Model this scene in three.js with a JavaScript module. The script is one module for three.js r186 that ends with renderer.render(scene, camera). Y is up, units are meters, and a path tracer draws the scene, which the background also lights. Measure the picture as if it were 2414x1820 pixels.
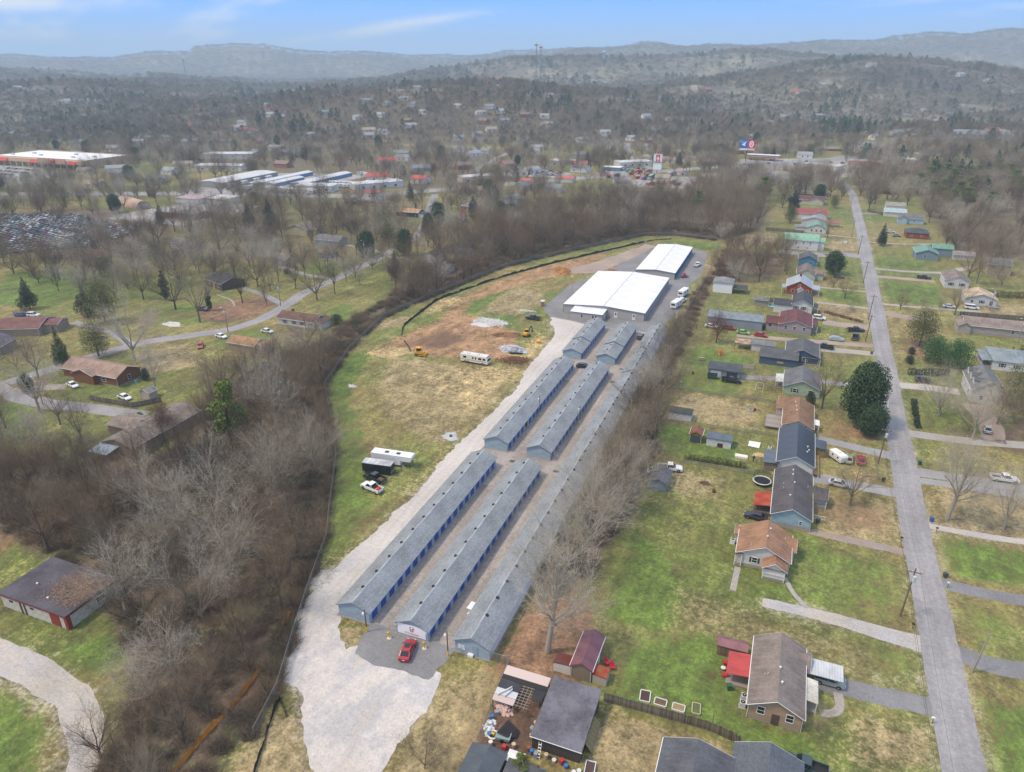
import * as THREE from 'three';
import { mergeGeometries } from 'three/addons/utils/BufferGeometryUtils.js';

/* ---------- camera, sky, sun, exposure ---------- */
// The world is aligned with the street: -z runs up the street and the storage rows, +x is east of it.
const scene = new THREE.Scene();
const camera = new THREE.PerspectiveCamera(57.06, 1024 / 772, 1, 30000);
camera.position.set(0, 88, 0);
camera.rotation.order = 'YXZ';
camera.rotation.y = 21.3 * Math.PI / 180;
camera.rotation.x = -24.276 * Math.PI / 180;
const renderer = new THREE.WebGLRenderer({ antialias: true });
renderer.toneMapping = THREE.LinearToneMapping;
renderer.toneMappingExposure = 1.3;
renderer.shadowMap.enabled = true;
const SUN_DIR = new THREE.Vector3(-0.42, 0.84, 0.30).normalize();
const sun = new THREE.DirectionalLight(0xffead2, 2.5);
sun.position.copy(SUN_DIR).multiplyScalar(900);
sun.shadow.radius = 15;
sun.castShadow = true;
Object.assign(sun.shadow.camera, { left: -500, right: 500, top: 500, bottom: -500, near: 10, far: 2500 });
sun.shadow.mapSize.set(4096, 4096);
scene.add(sun, sun.target);
scene.fog = new THREE.FogExp2(0xd0e6f2, 0.00021);

/* ---------- random numbers and noise ---------- */
function rng(seed) { let s = seed >>> 0; return () => { s = (s + 0x6d2b79f5) | 0; let t = Math.imul(s ^ (s >>> 15), 1 | s); t = (t + Math.imul(t ^ (t >>> 7), 61 | t)) ^ t; return ((t ^ (t >>> 14)) >>> 0) / 4294967296; }; }
const R0 = rng(11);
const clamp = (x, a = 0, b = 1) => Math.min(b, Math.max(a, x)), lerp = (a, b, t) => a + (b - a) * t;
const smooth = (a, b, x) => { const t = clamp((x - a) / (b - a)); return t * t * (3 - 2 * t); };
const TN = 512;
function makeTile(seed, base, octaves, gain = 0.5) {
  const r = rng(seed), out = new Float32Array(TN * TN); let amp = 1, total = 0;
  for (let o = 0, p = base; o < octaves && p <= TN / 2; o++, p *= 2, amp *= gain) {
    const g = new Float32Array(p * p); for (let i = 0; i < p * p; i++) g[i] = r();
    for (let y = 0; y < TN; y++) { const fy = y / TN * p, iy = fy | 0, ty = fy - iy, sy = ty * ty * (3 - 2 * ty), a = iy * p, b = ((iy + 1) % p) * p;
      for (let x = 0; x < TN; x++) { const fx = x / TN * p, ix = fx | 0, tx = fx - ix, sx = tx * tx * (3 - 2 * tx), jx = (ix + 1) % p;
        out[y * TN + x] += amp * lerp(lerp(g[a + ix], g[a + jx], sx), lerp(g[b + ix], g[b + jx], sx), sy); } }
    total += amp;
  }
  let m = 0; for (let i = 0; i < out.length; i++) { out[i] /= total; m += out[i]; } m /= out.length;
  let v = 0; for (let i = 0; i < out.length; i++) v += (out[i] - m) ** 2; v = Math.sqrt(v / out.length);
  for (let i = 0; i < out.length; i++) out[i] = (out[i] - m) / v;          // zero mean, unit spread
  return out;
}
const NA = makeTile(1, 4, 7), NB = makeTile(2, 5, 6, 0.6), NC = makeTile(3, 32, 4, 0.8);
function tap(t, u, v) {           // u, v in tiles
  u = (u - Math.floor(u)) * TN; v = (v - Math.floor(v)) * TN;
  const x = u | 0, y = v | 0, fx = u - x, fy = v - y, X = (x + 1) & 511, a = (y & 511) * TN, b = ((y + 1) & 511) * TN, x0 = x & 511;
  return lerp(lerp(t[a + x0], t[a + X], fx), lerp(t[b + x0], t[b + X], fx), fy);
}

/* ---------- the sky: clear blue with thin streaks of high cloud, plus an added light-whitening veil overhead ---------- */
{
  const SKYTURN = 0.26, W = 2048, Hh = 1024, d = new Float32Array(W * Hh * 4);
  for (let j = 0; j < Hh; j++) {
    const el = ((j + 0.5) / Hh - 0.5) * Math.PI;
    for (let i = 0; i < W; i++) {
      const az = ((i + 0.5) / W) * Math.PI * 2, s = Math.max(0, Math.sin(el)), o = (j * W + i) * 4;
      const k = smooth(0, 0.11, s), k2 = smooth(0.1, 0.9, s);
      let r = lerp(lerp(0.34, 0.06, k), 0.16, k2), g = lerp(lerp(0.66, 0.40, k), 0.33, k2), b = lerp(lerp(1.14, 1.2, k), 0.66, k2);
      // cloud sheet seen from below: plane coordinates, drawn out along one direction
      const az2 = az + SKYTURN, h = 1 / (s + 0.035), px = Math.cos(az2) * Math.cos(el) * h, py = Math.sin(az2) * Math.cos(el) * h;
      const ca = Math.cos(0.9), sa = Math.sin(0.9), qx = px * ca + py * sa, qy = -px * sa + py * ca;
      const big = tap(NA, qx * 0.031 + 0.13, qy * 0.027 + 0.62), str = tap(NB, qx * 0.02 + big * 0.02, qy * 0.11), fine = tap(NA, qx * 0.045 + 0.3, qy * 0.42 + big * 0.03);
      let c = smooth(-0.2, 1.9, big * 1.05 + str * 0.5 + fine * 0.45 + 0.15) * 0.85 * smooth(0.012, 0.035, s);
      c = lerp(c, 0.72, 0.55 * k2);  // veil added to the unseen upper sky to whiten the blue ambient light
      r = lerp(r, 0.93, c); g = lerp(g, 0.95, c); b = lerp(b, 1.0, c);
      if (el < 0) { r = 0.34; g = 0.5; b = 0.8; }
      d[o] = r; d[o + 1] = g; d[o + 2] = b; d[o + 3] = 1;
    }
  }
  const t = new THREE.DataTexture(d, W, Hh, THREE.RGBAFormat, THREE.FloatType);
  t.mapping = THREE.EquirectangularReflectionMapping; t.magFilter = t.minFilter = THREE.LinearFilter; t.wrapS = THREE.RepeatWrapping; t.needsUpdate = true;
  scene.background = t; scene.environment = t;
}

/* ---------- textures: tint maps around 1, multiplied by a material's colour ---------- */
function tex(w, h, fn, rx, rz, srgb = true) {          // rx, rz: metres that one tile covers
  const d = new Uint8Array(w * h * 4);
  for (let j = 0; j < h; j++) for (let i = 0; i < w; i++) {
    const c = fn(i / w, j / h, i, j), o = (j * w + i) * 4;
    if (typeof c === 'number') d[o] = d[o + 1] = d[o + 2] = clamp(c) * 255; else { d[o] = clamp(c[0]) * 255; d[o + 1] = clamp(c[1]) * 255; d[o + 2] = clamp(c[2]) * 255; }
    d[o + 3] = 255;
  }
  const t = new THREE.DataTexture(d, w, h); t.wrapS = t.wrapT = THREE.RepeatWrapping; t.magFilter = THREE.LinearFilter; t.minFilter = THREE.LinearMipmapLinearFilter; t.generateMipmaps = true;
  if (srgb) t.colorSpace = THREE.SRGBColorSpace; t.repeat.set(1 / rx, 1 / rz); t.needsUpdate = true; return t;
}
const TX = {
  shingle: tex(1024, 1024, (u, v, i, j) => { const row = j >> 4, r = rng(row * 977 + ((i + (row & 1) * 11) / 22 | 0) * 131)(); return 0.88 + 0.13 * (r - 0.5) + 0.022 * tap(NA, u, v) + 0.02 * tap(NB, u + 0.3, v * 0.5) + 0.02 * tap(NC, u * 4, v * 4) - ((j & 15) < 3 ? 0.1 : 0); }, 16, 13),
  whiteroof: tex(512, 512, (u, v, i, j) => 0.95 - ((i & 31) < 2 ? 0.1 : 0) + 0.018 * tap(NA, u, v) - 0.03 * Math.max(0, tap(NB, u * 3, v * 0.4) - 0.6) - (j < 2 ? 0.06 : 0), 9.6, 14),
  shingleFine: tex(512, 512, (u, v, i, j) => { const row = j >> 4, r = rng(row * 977 + ((i + (row & 1) * 10) / 22 | 0) * 131)(); return 0.88 + 0.10 * (r - 0.5) + 0.03 * tap(NA, u, v) + 0.025 * tap(NB, u * 3, v) - ((j & 15) < 3 ? 0.07 : 0); }, 6.4, 6.0),
  siding: tex(64, 128, (u, v, i, j) => 0.93 - ((j & 15) < 2 ? 0.22 : 0) + 0.02 * tap(NA, u, v), 4, 1.6),
  metal: tex(128, 128, (u, v, i) => 0.92 - ((i & 15) < 2 ? 0.18 : (i & 15) < 4 ? -0.06 : 0) + 0.03 * tap(NA, u, v), 3.2, 6),
  panel: tex(128, 64, (u, v, i) => 0.93 - ((i & 15) < 2 ? 0.1 : 0), 2.4, 6),
  brick: tex(256, 256, (u, v, i, j) => { const row = j >> 4, off = (row & 1) * 16, m = (j & 15) < 3 || ((i + off) & 31) < 3, r = rng(row * 71 + ((i + off) >> 5) * 13)(); return m ? [0.95, 0.95, 0.95] : [0.78 + 0.2 * (r - 0.5), 0.72 + 0.2 * (r - 0.5), 0.7 + 0.18 * (r - 0.5)]; }, 2.0, 1.3),
  block: tex(256, 256, (u, v, i, j) => 0.9 - ((j & 31) < 2 || ((i + ((j >> 5) & 1) * 32) & 63) < 2 ? 0.07 : 0) + 0.03 * tap(NA, u, v), 1.6, 1.6),
  wood: tex(256, 256, (u, v, i, j) => 0.82 + 0.1 * tap(NA, u * 6, v * 0.4) + 0.07 * tap(NB, u * 2, v), 1.5, 3),
  rust: tex(256, 256, (u, v, i) => { const n = tap(NA, u, v) + 0.5 * tap(NC, u, v); return [0.9, 0.78 + 0.12 * n, 0.7 + 0.18 * n].map((c) => c - ((i & 15) < 2 ? 0.14 : 0)); }, 3.2, 5),
  weather: tex(512, 512, (u, v) => 0.88 + 0.06 * tap(NA, u, v) + 0.04 * tap(NC, u, v), 9, 9),
  asphalt: tex(1024, 1024, (u, v) => 0.9 + 0.025 * tap(NA, u, v) + 0.022 * tap(NC, u * 2, v * 2) + 0.022 * tap(NC, u * 7, v * 7) - 0.3 * smooth(0.035, 0, Math.abs(tap(NB, u, v) + 0.5)) * smooth(0.1, 0.8, tap(NA, u + 0.3, v)), 21, 21),
  gravel: tex(1024, 1024, (u, v) => { const n = tap(NA, u, v), w = tap(NB, u + 0.4, v); const k = 0.9 + 0.022 * n + 0.028 * tap(NC, u * 3, v * 3) + 0.03 * tap(NC, u * 9, v * 9); return [k + 0.012 * w, k + 0.004 * w, k - 0.014 * w]; }, 26, 26),
  street: tex(256, 2048, (u, v) => { const w = Math.exp(-(((u - 0.27) / 0.07) ** 2)) + Math.exp(-(((u - 0.73) / 0.07) ** 2)), n = tap(NA, u * 0.3, v * 2), c = smooth(0.03, 0, Math.abs(tap(NB, u * 0.35, v * 3.1) + 0.35)) * smooth(-0.2, 0.6, n), p = tap(NA, u * 0.05 + 0.4, v) > 1.25 ? 0.06 : 0; return 0.86 + 0.035 * w + 0.02 * n + 0.025 * tap(NC, u * 0.4, v * 4) + 0.02 * tap(NC, u * 2, v * 19) - 0.16 * c - p - (Math.abs(u - 0.5) < 0.008 ? 0.05 : 0); }, 1, 64),
  lane: tex(256, 2048, (u, v) => { const n = tap(NA, u * 0.4, v * 1.5), st = smooth(0.4, 1.6, tap(NB, u * 1.2, v * 0.5) + 0.6 * tap(NC, u, v * 3)); const k = 0.84 + 0.025 * n + 0.03 * tap(NC, u * 2, v * 9) + 0.09 * st - 0.1 * smooth(0.03, 0, Math.abs(tap(NB, u * 0.6 + 0.2, v * 2) - 0.3)); return [k, k - 0.006, k - 0.015]; }, 23.1, 64),
  bark: tex(64, 128, (u, v) => 0.8 + 0.14 * tap(NA, u * 2, v * 0.5), 1, 2),
};
/* ---------- materials ---------- */
const MC = {};
function mat(color, o = {}) {
  const key = color + JSON.stringify(o); if (MC[key]) return MC[key];
  const { map, ...rest } = o;
  const m = new THREE.MeshPhysicalMaterial({ color, roughness: 0.85, side: THREE.DoubleSide, ...rest });
  if (map) m.map = TX[map];
  return (MC[key] = m);
}
const GLASS = mat('#20272e', { roughness: 0.12 }), WHITE = mat('#d8d8d6', { roughness: 0.6 }), BLACK = mat('#1b1b1c', { roughness: 0.6 }), STEEL = mat('#8b9094', { roughness: 0.4, metalness: 0.6 });
const roofM = (c, t = 'shingleFine') => mat(c, { map: t, roughness: 0.92 }), sideM = (c) => mat(c, { map: 'siding', roughness: 0.8 }), metalM = (c, r = 0.5) => mat(c, { map: 'metal', roughness: r }), plain = (c, r = 0.8) => mat(c, { roughness: r }), brickM = (c) => mat(c, { map: 'brick', roughness: 0.9 });

/* ---------- geometry helpers: all return indexed-free geometry with uv in metres ---------- */
const V = (x, y, z) => new THREE.Vector3(x, y, z);
class GB {            // collects flat polygons
  constructor() { this.p = []; this.n = []; this.t = []; }
  tri(a, b, c, n, uv) { for (const [q, k] of [[a, 0], [b, 1], [c, 2]]) { this.p.push(q.x, q.y, q.z); this.n.push(n.x, n.y, n.z); this.t.push(uv[k][0], uv[k][1]); } }
  poly(pts) {         // convex, flat; u runs level, v up the slope
    const n = V(0, 0, 0), e1 = V(0, 0, 0), e2 = V(0, 0, 0);
    for (let i = 1; i + 1 < pts.length && n.lengthSq() < 1e-12; i++) n.crossVectors(e1.subVectors(pts[i], pts[0]), e2.subVectors(pts[i + 1], pts[0]));
    n.normalize();
    let u = Math.abs(n.y) > 0.999 ? V(1, 0, 0) : V(n.z, 0, -n.x).normalize(); const v = V(0, 0, 0).crossVectors(n, u);
    const uv = pts.map((q) => [q.dot(u), q.dot(v)]);
    for (let i = 1; i + 1 < pts.length; i++) this.tri(pts[0], pts[i], pts[i + 1], n, [uv[0], uv[i], uv[i + 1]]);
    return this;
  }
  box(x0, x1, y0, y1, z0, z1) {
    const q = (x, y, z) => V(x ? x1 : x0, y ? y1 : y0, z ? z1 : z0);
    this.poly([q(0, 0, 1), q(1, 0, 1), q(1, 1, 1), q(0, 1, 1)]).poly([q(1, 0, 0), q(0, 0, 0), q(0, 1, 0), q(1, 1, 0)]).poly([q(1, 0, 1), q(1, 0, 0), q(1, 1, 0), q(1, 1, 1)])
      .poly([q(0, 0, 0), q(0, 0, 1), q(0, 1, 1), q(0, 1, 0)]).poly([q(0, 1, 1), q(1, 1, 1), q(1, 1, 0), q(0, 1, 0)]).poly([q(0, 0, 0), q(1, 0, 0), q(1, 0, 1), q(0, 0, 1)]);
    return this;
  }
  cbox(cx, cy, cz, w, h, d) { return this.box(cx - w / 2, cx + w / 2, cy - h / 2, cy + h / 2, cz - d / 2, cz + d / 2); }
  slab(pts, th) {     // a polygon with thickness, grown downwards
    const dn = pts.map((q) => V(q.x, q.y - th, q.z)); this.poly(pts); this.poly([...dn].reverse());
    for (let i = 0; i < pts.length; i++) { const j = (i + 1) % pts.length; this.poly([pts[j], pts[i], dn[i], dn[j]]); } return this;
  }
  prism(profile, axis, a, b) {   // closed convex profile of [s, y], swept along 'z' or 'x' from a to b
    const q = (k, t) => axis === 'z' ? V(profile[k][0], profile[k][1], t) : V(t, profile[k][1], profile[k][0]);
    const n = profile.length, idx = [...Array(n).keys()];
    this.poly(idx.map((k) => q(k, b))); this.poly(idx.map((k) => q(k, a)).reverse());
    for (let k = 0; k < n; k++) { const m = (k + 1) % n; this.poly([q(m, b), q(k, b), q(k, a), q(m, a)].reverse()); } return this;
  }
  bar(a, b, w, h = w) {           // a square bar from a to b
    const d = V(0, 0, 0).subVectors(b, a).normalize(), s = (Math.abs(d.y) > 0.9 ? V(1, 0, 0) : V(0, 1, 0)).cross(d).normalize(), t = V(0, 0, 0).crossVectors(d, s);
    const c = (q, i, j) => q.clone().addScaledVector(s, i * w / 2).addScaledVector(t, j * h / 2), A = [[-1, -1], [1, -1], [1, 1], [-1, 1]].map(([i, j]) => c(a, i, j)), B = [[-1, -1], [1, -1], [1, 1], [-1, 1]].map(([i, j]) => c(b, i, j));
    this.poly([...A].reverse()); this.poly(B); for (let i = 0; i < 4; i++) { const j = (i + 1) % 4; this.poly([A[i], A[j], B[j], B[i]]); } return this;
  }
  add(g) { g = g.index ? g.toNonIndexed() : g; this.p.push(...g.attributes.position.array); this.n.push(...g.attributes.normal.array); this.t.push(...(g.attributes.uv ? g.attributes.uv.array : new Float32Array(g.attributes.position.count * 2))); return this; }
  cyl(x, y0, y1, z, r0, r1 = r0, seg = 8) { const g = new THREE.CylinderGeometry(r1, r0, y1 - y0, seg); g.translate(x, (y0 + y1) / 2, z); return this.add(g); }
  tube(a, b, r0, r1 = r0, seg = 6) { const L = a.distanceTo(b), g = new THREE.CylinderGeometry(r1, r0, L, seg); g.translate(0, L / 2, 0); g.applyQuaternion(new THREE.Quaternion().setFromUnitVectors(V(0, 1, 0), V(0, 0, 0).subVectors(b, a).normalize())); g.translate(a.x, a.y, a.z); return this.add(g); }
  geo() { const g = new THREE.BufferGeometry(); g.setAttribute('position', new THREE.Float32BufferAttribute(this.p, 3)); g.setAttribute('normal', new THREE.Float32BufferAttribute(this.n, 3)); g.setAttribute('uv', new THREE.Float32BufferAttribute(this.t, 2)); return g; }
}
/* ---------- object helpers ---------- */
const taken = {};
function numbered(n) { const k = taken[n] = (taken[n] ?? -1) + 1; return k ? n + '_' + String(k).padStart(3, '0') : n; }
function fin(o) { o.castShadow = o.receiveShadow = true; return o; }
function thing(name, label, category, x = 0, y = 0, z = 0, turn = 0, group) {
  const o = new THREE.Group(); o.name = numbered(name); o.position.set(x, y, z); o.rotation.y = turn; o.userData = { label, category }; if (group) o.userData.group = group; scene.add(o); return o;
}
function part(name, g, m, parent, x = 0, y = 0, z = 0) { const o = fin(new THREE.Mesh(g instanceof GB ? g.geo() : g, m)); o.name = name; o.position.set(x, y, z); parent.add(o); return o; }
function solo(name, g, m, label, category, group) { const o = fin(new THREE.Mesh(g instanceof GB ? g.geo() : g, m)); o.name = numbered(name); o.userData = { label, category }; if (group) o.userData.group = group; scene.add(o); return o; }
function struct(name, g, m) { const o = fin(new THREE.Mesh(g instanceof GB ? g.geo() : g, m)); o.name = numbered(name); o.userData.kind = 'structure'; scene.add(o); return o; }
function dup(root, x, y, z, turn, label, group) { const r = root.clone(); r.name = numbered(root.name.replace(/_\d{3}$/, '')); r.position.set(x, y, z); r.rotation.y = turn; r.userData = { ...root.userData }; if (label) r.userData.label = label; if (group) r.userData.group = group; scene.add(r); return r; }
/* ---------- terrain: flat valley floor, wooded hills behind, far ridges ---------- */
const CA = Math.cos(21.3 * Math.PI / 180), SA = Math.sin(21.3 * Math.PI / 180);
const fl = (x, z) => [-z * CA - x * SA, -z * SA + x * CA];                // metres ahead of and to the right of the place the valley is viewed from
const HILLS = [[1280, -150, 56, 230, 340], [1750, 830, 92, 300, 430], [2700, 360, 104, 380, 950], [1650, -930, 46, 330, 320], [2400, -1500, 40, 400, 900], [2300, 1700, 60, 500, 600], [1500, 330, 22, 300, 260], [860, 560, 22, 130, 190]];
const prof = (pts, t) => { if (t <= pts[0][0]) return pts[0][1]; for (let i = 1; i < pts.length; i++) if (t <= pts[i][0]) { const a = pts[i - 1], b = pts[i]; return lerp(a[1], b[1], smooth(a[0], b[0], t)); } return pts[pts.length - 1][1]; };
// ridge heights by bearing (tangent, to the right)
const RIDGE_FAR = [[-1.0, 126], [-0.66, 140], [-0.53, 142], [-0.47, 171], [-0.42, 158], [-0.4, 181], [-0.35, 185], [-0.27, 167], [-0.16, 158], [-0.06, 161], [0.02, 171], [0.12, 161], [0.2, 153], [0.5, 131], [1, 104]];
const RIDGE_NEAR = [[-0.2, 0], [0.0, 48], [0.1, 145], [0.2, 169], [0.3, 190], [0.38, 211], [0.5, 201], [0.56, 204], [0.68, 246], [0.9, 264], [1.2, 222]];
function terrainH(x, z) {
  const [f, l] = fl(x, z); if (f < 560) return 0;
  let h = 0; for (const [hf, hl, a, sf, sl] of HILLS) h += a * Math.exp(-(((f - hf) / sf) ** 2) - (((l - hl) / sl) ** 2));
  h += (26 * tap(NA, f / 3000 + 0.3, l / 3000 + 0.2) + 14) * smooth(1500, 3400, f) + 3 * tap(NA, f / 700, l / 700) * smooth(800, 1300, f);
  h *= smooth(620, 1050, f) * (1 - 0.75 * smooth(3000, 3900, f));
  if (f > 3000) { const t = l / f, n = 1 + 0.06 * tap(NA, t * 2.2, f / 9000);
    h = Math.max(h, 0) + (prof(RIDGE_NEAR, t) * Math.exp(-(((f - 4600) / (f < 4600 ? 900 : 600)) ** 2)) + prof(RIDGE_FAR, t) * Math.exp(-(((f - 5700) / 620) ** 2))) * n + 5 * tap(NB, f / 2500, l / 2500) * smooth(3000, 3600, f); }
  return h;
}
/* ---------- what the ground is covered with ---------- */
const DRIVE = [-40,-40,-42.2,-55.2,-41.7,-61.3,-40.5,-66.7,-40.9,-73.5,-42.3,-75,-51.9,-75,-55.6,-75,-58,-73,-62.6,-76.3,-63.6,-78.8,-64.2,-80,-64.2,-244,-66,-249,-80,-247,-78.9,-240.4,-72.6,-227,-69.6,-182.6,-69.9,-155.6,-70,-125.6,-70.7,-112,-71.2,-90,-70.9,-82.5,-69.6,-76.1,-66.5,-69.4,-63.9,-64,-58.7,-62.1,-54,-57,-49.4,-52.4,-47,-40];
// gravel thrown out along the edges of gravel drives and the street: [width, x, z, ...]
const GRIT = [[7.6, -128,-51,-113,-50.5,-102,-51,-92,-50,-86,-47,-81,-43,-77,-38], [3.8, 4,-109.8,18,-110,31,-109], [3.4, 36,-147,45,-147,60,-148.5], [5.6, 38,-224.8,46,-226,54,-226], [6.0, 32.4,-20,33.4,-84,33.8,-146,35,-216,36.4,-290,37.7,-356,39.5,-480,40,-600], [1.6, 18,-97.6,26,-100,32,-101]];
const C_ = (r, g, b) => [r / 255, g / 255, b / 255];
const COVER = { green: C_(90, 108, 47), tan: C_(138, 124, 91), litter: C_(126, 99, 76), wood: C_(100, 86, 70), dirt: C_(147, 117, 85), straw: C_(170, 148, 106), mud: C_(96, 74, 58), pave: C_(150, 147, 144), grit: C_(140, 131, 117) };
const ZONES = {
  green: [[1, -122,-160,-131,-189,-125,-192,-121,-177,-113,-160,-105,-143,-97,-128,-88,-113,-80,-100,-78,-97,-84,-104,-96,-125,-110,-145], [.55, -118,-158,-104,-150,-88,-130,-74,-108,-72,-92,-79,-97,-97,-127,-112,-147], [1, -116,-244,-117.5,-263,-112.5,-287,-109.5,-270,-110,-241], [.8, -100,-236,-99,-250,-92,-280,-80,-300,-86,-285,-91,-250,-92,-238], [.9, -68,-395,-40,-398,-33,-390,-36,-380,-60,-385],
    [.85, -14,-79,3,-80,3,-92,-3,-100,-14,-92], [.9, -21,-97,-10,-97,-9,-112,-20,-122], [.6, 2,-111,10,-112,10,-117,3,-117], [.85, -28,-157,-4,-158,-4,-175,-27,-174], [.6, -27,-197,-6,-198,-7,-218,-25,-219], [.7, -26,-219,-3,-220,-4,-230,-24,-240], [.8, 0,-222,8,-222,8,-228,0,-228], [.9, 4,-76,14,-78,14,-83,4,-83], [.7, -4,-83,4,-83,4,-90,-4,-90], [.9, 38,-82,52,-86,52,-99,38,-102], [.85, 38,-131,56,-133,56,-144,38,-145], [.4, 38,-113,44,-114,46,-124,38,-125],
    [.9, 41,-318,62,-318,64,-348,41,-350], [.7, 40,-377,58,-379,72,-394,42,-399], [.7, 16,-311,33,-305,33,-328,16,-328], [.4, 12,-112,28,-112,28,-132,12,-132], [.45, 14,-98,29,-99,30,-110,10,-108], [.6, -22,-420,0,-418,-2,-440,-24,-440], [.7, 41,-500,56,-505,56,-520,42,-516],
    [1, -101,-56,-92,-55,-89,-60,-95,-63,-101,-60], [.95, -100,-46,-93,-46,-88,-42,-85,-36,-95,-30,-108,-40], [.7, -215,-120,-190,-117,-170,-100,-190,-88,-235,-105], [.5, -215,-185,-195,-195,-210,-215,-240,-200], [.85, -300,-180,-270,-186,-280,-235,-340,-220], [.55, -185,-178,-165,-175,-165,-195,-180,-198], [.85, -215,-272,-200,-270,-196,-285,-212,-282], [.8, -330,-395,-300,-390,-300,-425,-335,-425], [.7, -245,-385,-210,-380,-210,-400,-240,-400], [.7, -310,-300,-270,-310,-265,-330,-300,-330], [.6, -165,-205,-150,-205,-152,-225,-165,-235], [.6, -150,-255,-135,-262,-128,-290,-145,-290], [.8, -470,-500,-450,-480,-440,-530,-470,-560]],
  tan: [[.6, -118,-190,-90,-192,-74,-196,-70,-160,-74,-140,-95,-150,-110,-168], [1, -15,-64,3,-70,3,-77.5,-16,-77.5], [.65, -22,-178,0,-180,0,-196,-24,-196], [.6, 15,-135,29,-138,29,-155,15,-150], [.95, 38.5,-147,60,-151,60,-166,39,-165], [.85, 14,-285,32,-288,32,-302,15,-303], [.6, -30,-400,-5,-405,-5,-440,-30,-430], [.9, 20,-402,34,-405,34,-432,20,-430], [.75, -108,-245,-92,-245,-88,-270,-104,-285,-110,-275], [.85, -37,-262,-30,-262,-27,-330,-36,-372,-34,-330], [.8, -200,-160,-180,-148,-168,-163,-190,-174], [.8, -62,-60,-56,-62,-49,-52,-46,-40,-60,-38], [.75, -41,-50,-40,-72,-36,-78,-32,-78,-31,-62,-32,-45], [.8, -62,-74,-57,-72.8,-57,-79,-63,-79], [.7, 70,-310,95,-315,95,-330,80,-330], [.5, -20,-140,-5,-140,-5,-152,-20,-152], [.5, -8,-98,25,-99,22,-106,-10,-110], [.6, 18,-80,30,-84,30,-92,19,-90], [.7, -140,-205,-128,-218,-128,-230,-138,-225]],
  litter: [[1, -34,-78,-22,-78,-19,-90,-26,-102,-34,-97], [.9, -215,-205,-200,-195,-186,-205,-190,-225,-205,-228], [.6, -210,-140,-195,-125,-215,-122], [.5, 16,-181,30,-183,30,-190,18,-192], [.7, 40,-255,52,-252,54,-268,44,-275], [.45, 14,-140,28,-142,28,-152,15,-152], [.7, -135,-66,-160,-85,-140,-95], [.5, -230,-180,-215,-185,-225,-200], [.6, 80,-480,110,-485,110,-510,82,-505]],
  wood: [[1, -60,-40,-64,-58,-66,-68,-73,-84,-80,-98,-97,-127,-112,-146,-124,-160,-134,-188,-142,-222,-138,-252,-127,-310,-107,-350,-79,-404,-58,-414,-34,-408,-18,-440,-18,-540,-110,-505,-160,-430,-168,-330,-162,-280,-150,-240,-150,-215,-148,-190,-152,-165,-150,-140,-140,-128,-138,-112,-160,-102,-190,-92,-150,-77,-125,-73,-102,-66,-87,-58,-79,-46,-73,-30], [.9, -34,-96,-27,-100,-23,-130,-23,-160,-28,-190,-28,-240,-28,-300,-32,-340,-34,-300,-34.5,-130], [.8, -30,-320,-10,-325,0,-345,-2,-380,-30,-385], [.7, 56,-190,100,-190,110,-215,58,-212], [.9, 80,-420,200,-400,260,-700,100,-720,80,-560], [.6, -720,-560,-480,-560,-340,-480,-262,-520,-190,-620,-280,-800,-560,-760,-720,-700], [.45, -420,-330,-300,-230,-200,-300,-200,-400,-250,-470,-330,-440,-400,-400], [.5, -130,-520,-20,-545,-10,-640,-60,-720,-110,-670], [.5, 42,-610,110,-600,120,-860,30,-720], [.85, -900,-640,-720,-700,-560,-760,-400,-800,-330,-850,-200,-880,-100,-960,60,-1000,240,-960,460,-700,460,-1260,-900,-1260], [.9, -480,-320,-330,-240,-320,-260,-340,-330,-440,-360]],
  dirt: [[1, -123,-207,-122,-215,-116,-240,-105,-236,-88,-227,-81,-212,-80,-200,-90,-197,-106,-195,-118,-198,-127,-195], [1, -124,-250,-118,-290,-105,-322,-85,-360,-90,-320,-100,-300,-108,-285,-116,-260], [.8, -112,-230,-115,-245,-119,-262,-123,-250,-120,-230]],
  straw: [[1, -127,-188,-122,-199,-111,-197,-117,-189], [.7, -131,-250,-126,-262,-120,-255,-124,-240,-128,-230], [.5, -78,-190,-71,-180,-72,-225,-80,-230], [.35, -100,-175,-85,-170,-75,-182,-88,-190], [.7, -71.5,-86,-74,-90,-72,-101,-70.5,-100], [.8, -71.5,-117,-70,-117,-70,-142,-72,-140], [.4, -95,-190,-78,-195,-72,-160,-80,-165]],
  mud: [[1, -31,-64,-23,-64,-23,-77,-31,-77], [.6, -118,-201,-104,-201,-100,-214,-112,-220], [.7, -68,-55,-63,-62,-72,-84,-76,-92,-70,-70]],
  pave: [[1, -700,-380,-590,-395,-610,-480,-740,-490,-760,-420], [.9, -450,-430,-360,-450,-350,-560,-450,-540], [.8, -140,-575,-85,-585,-75,-660,-130,-640], [.8, -260,-600,-190,-605,-190,-640,-270,-660], [.9, -60,-700,40,-700,60,-850,-60,-800], [.8, -170,-640,-145,-640,-140,-690,-165,-690], [.7, -410,-330,-340,-330,-340,-400,-400,-410]],
};
ZONES.grit = [[0.95, ...DRIVE], [0.5, -64,-62,-58,-66,-66,-82,-74,-92,-72,-84]];
const KINDS = Object.keys(ZONES);
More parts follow.
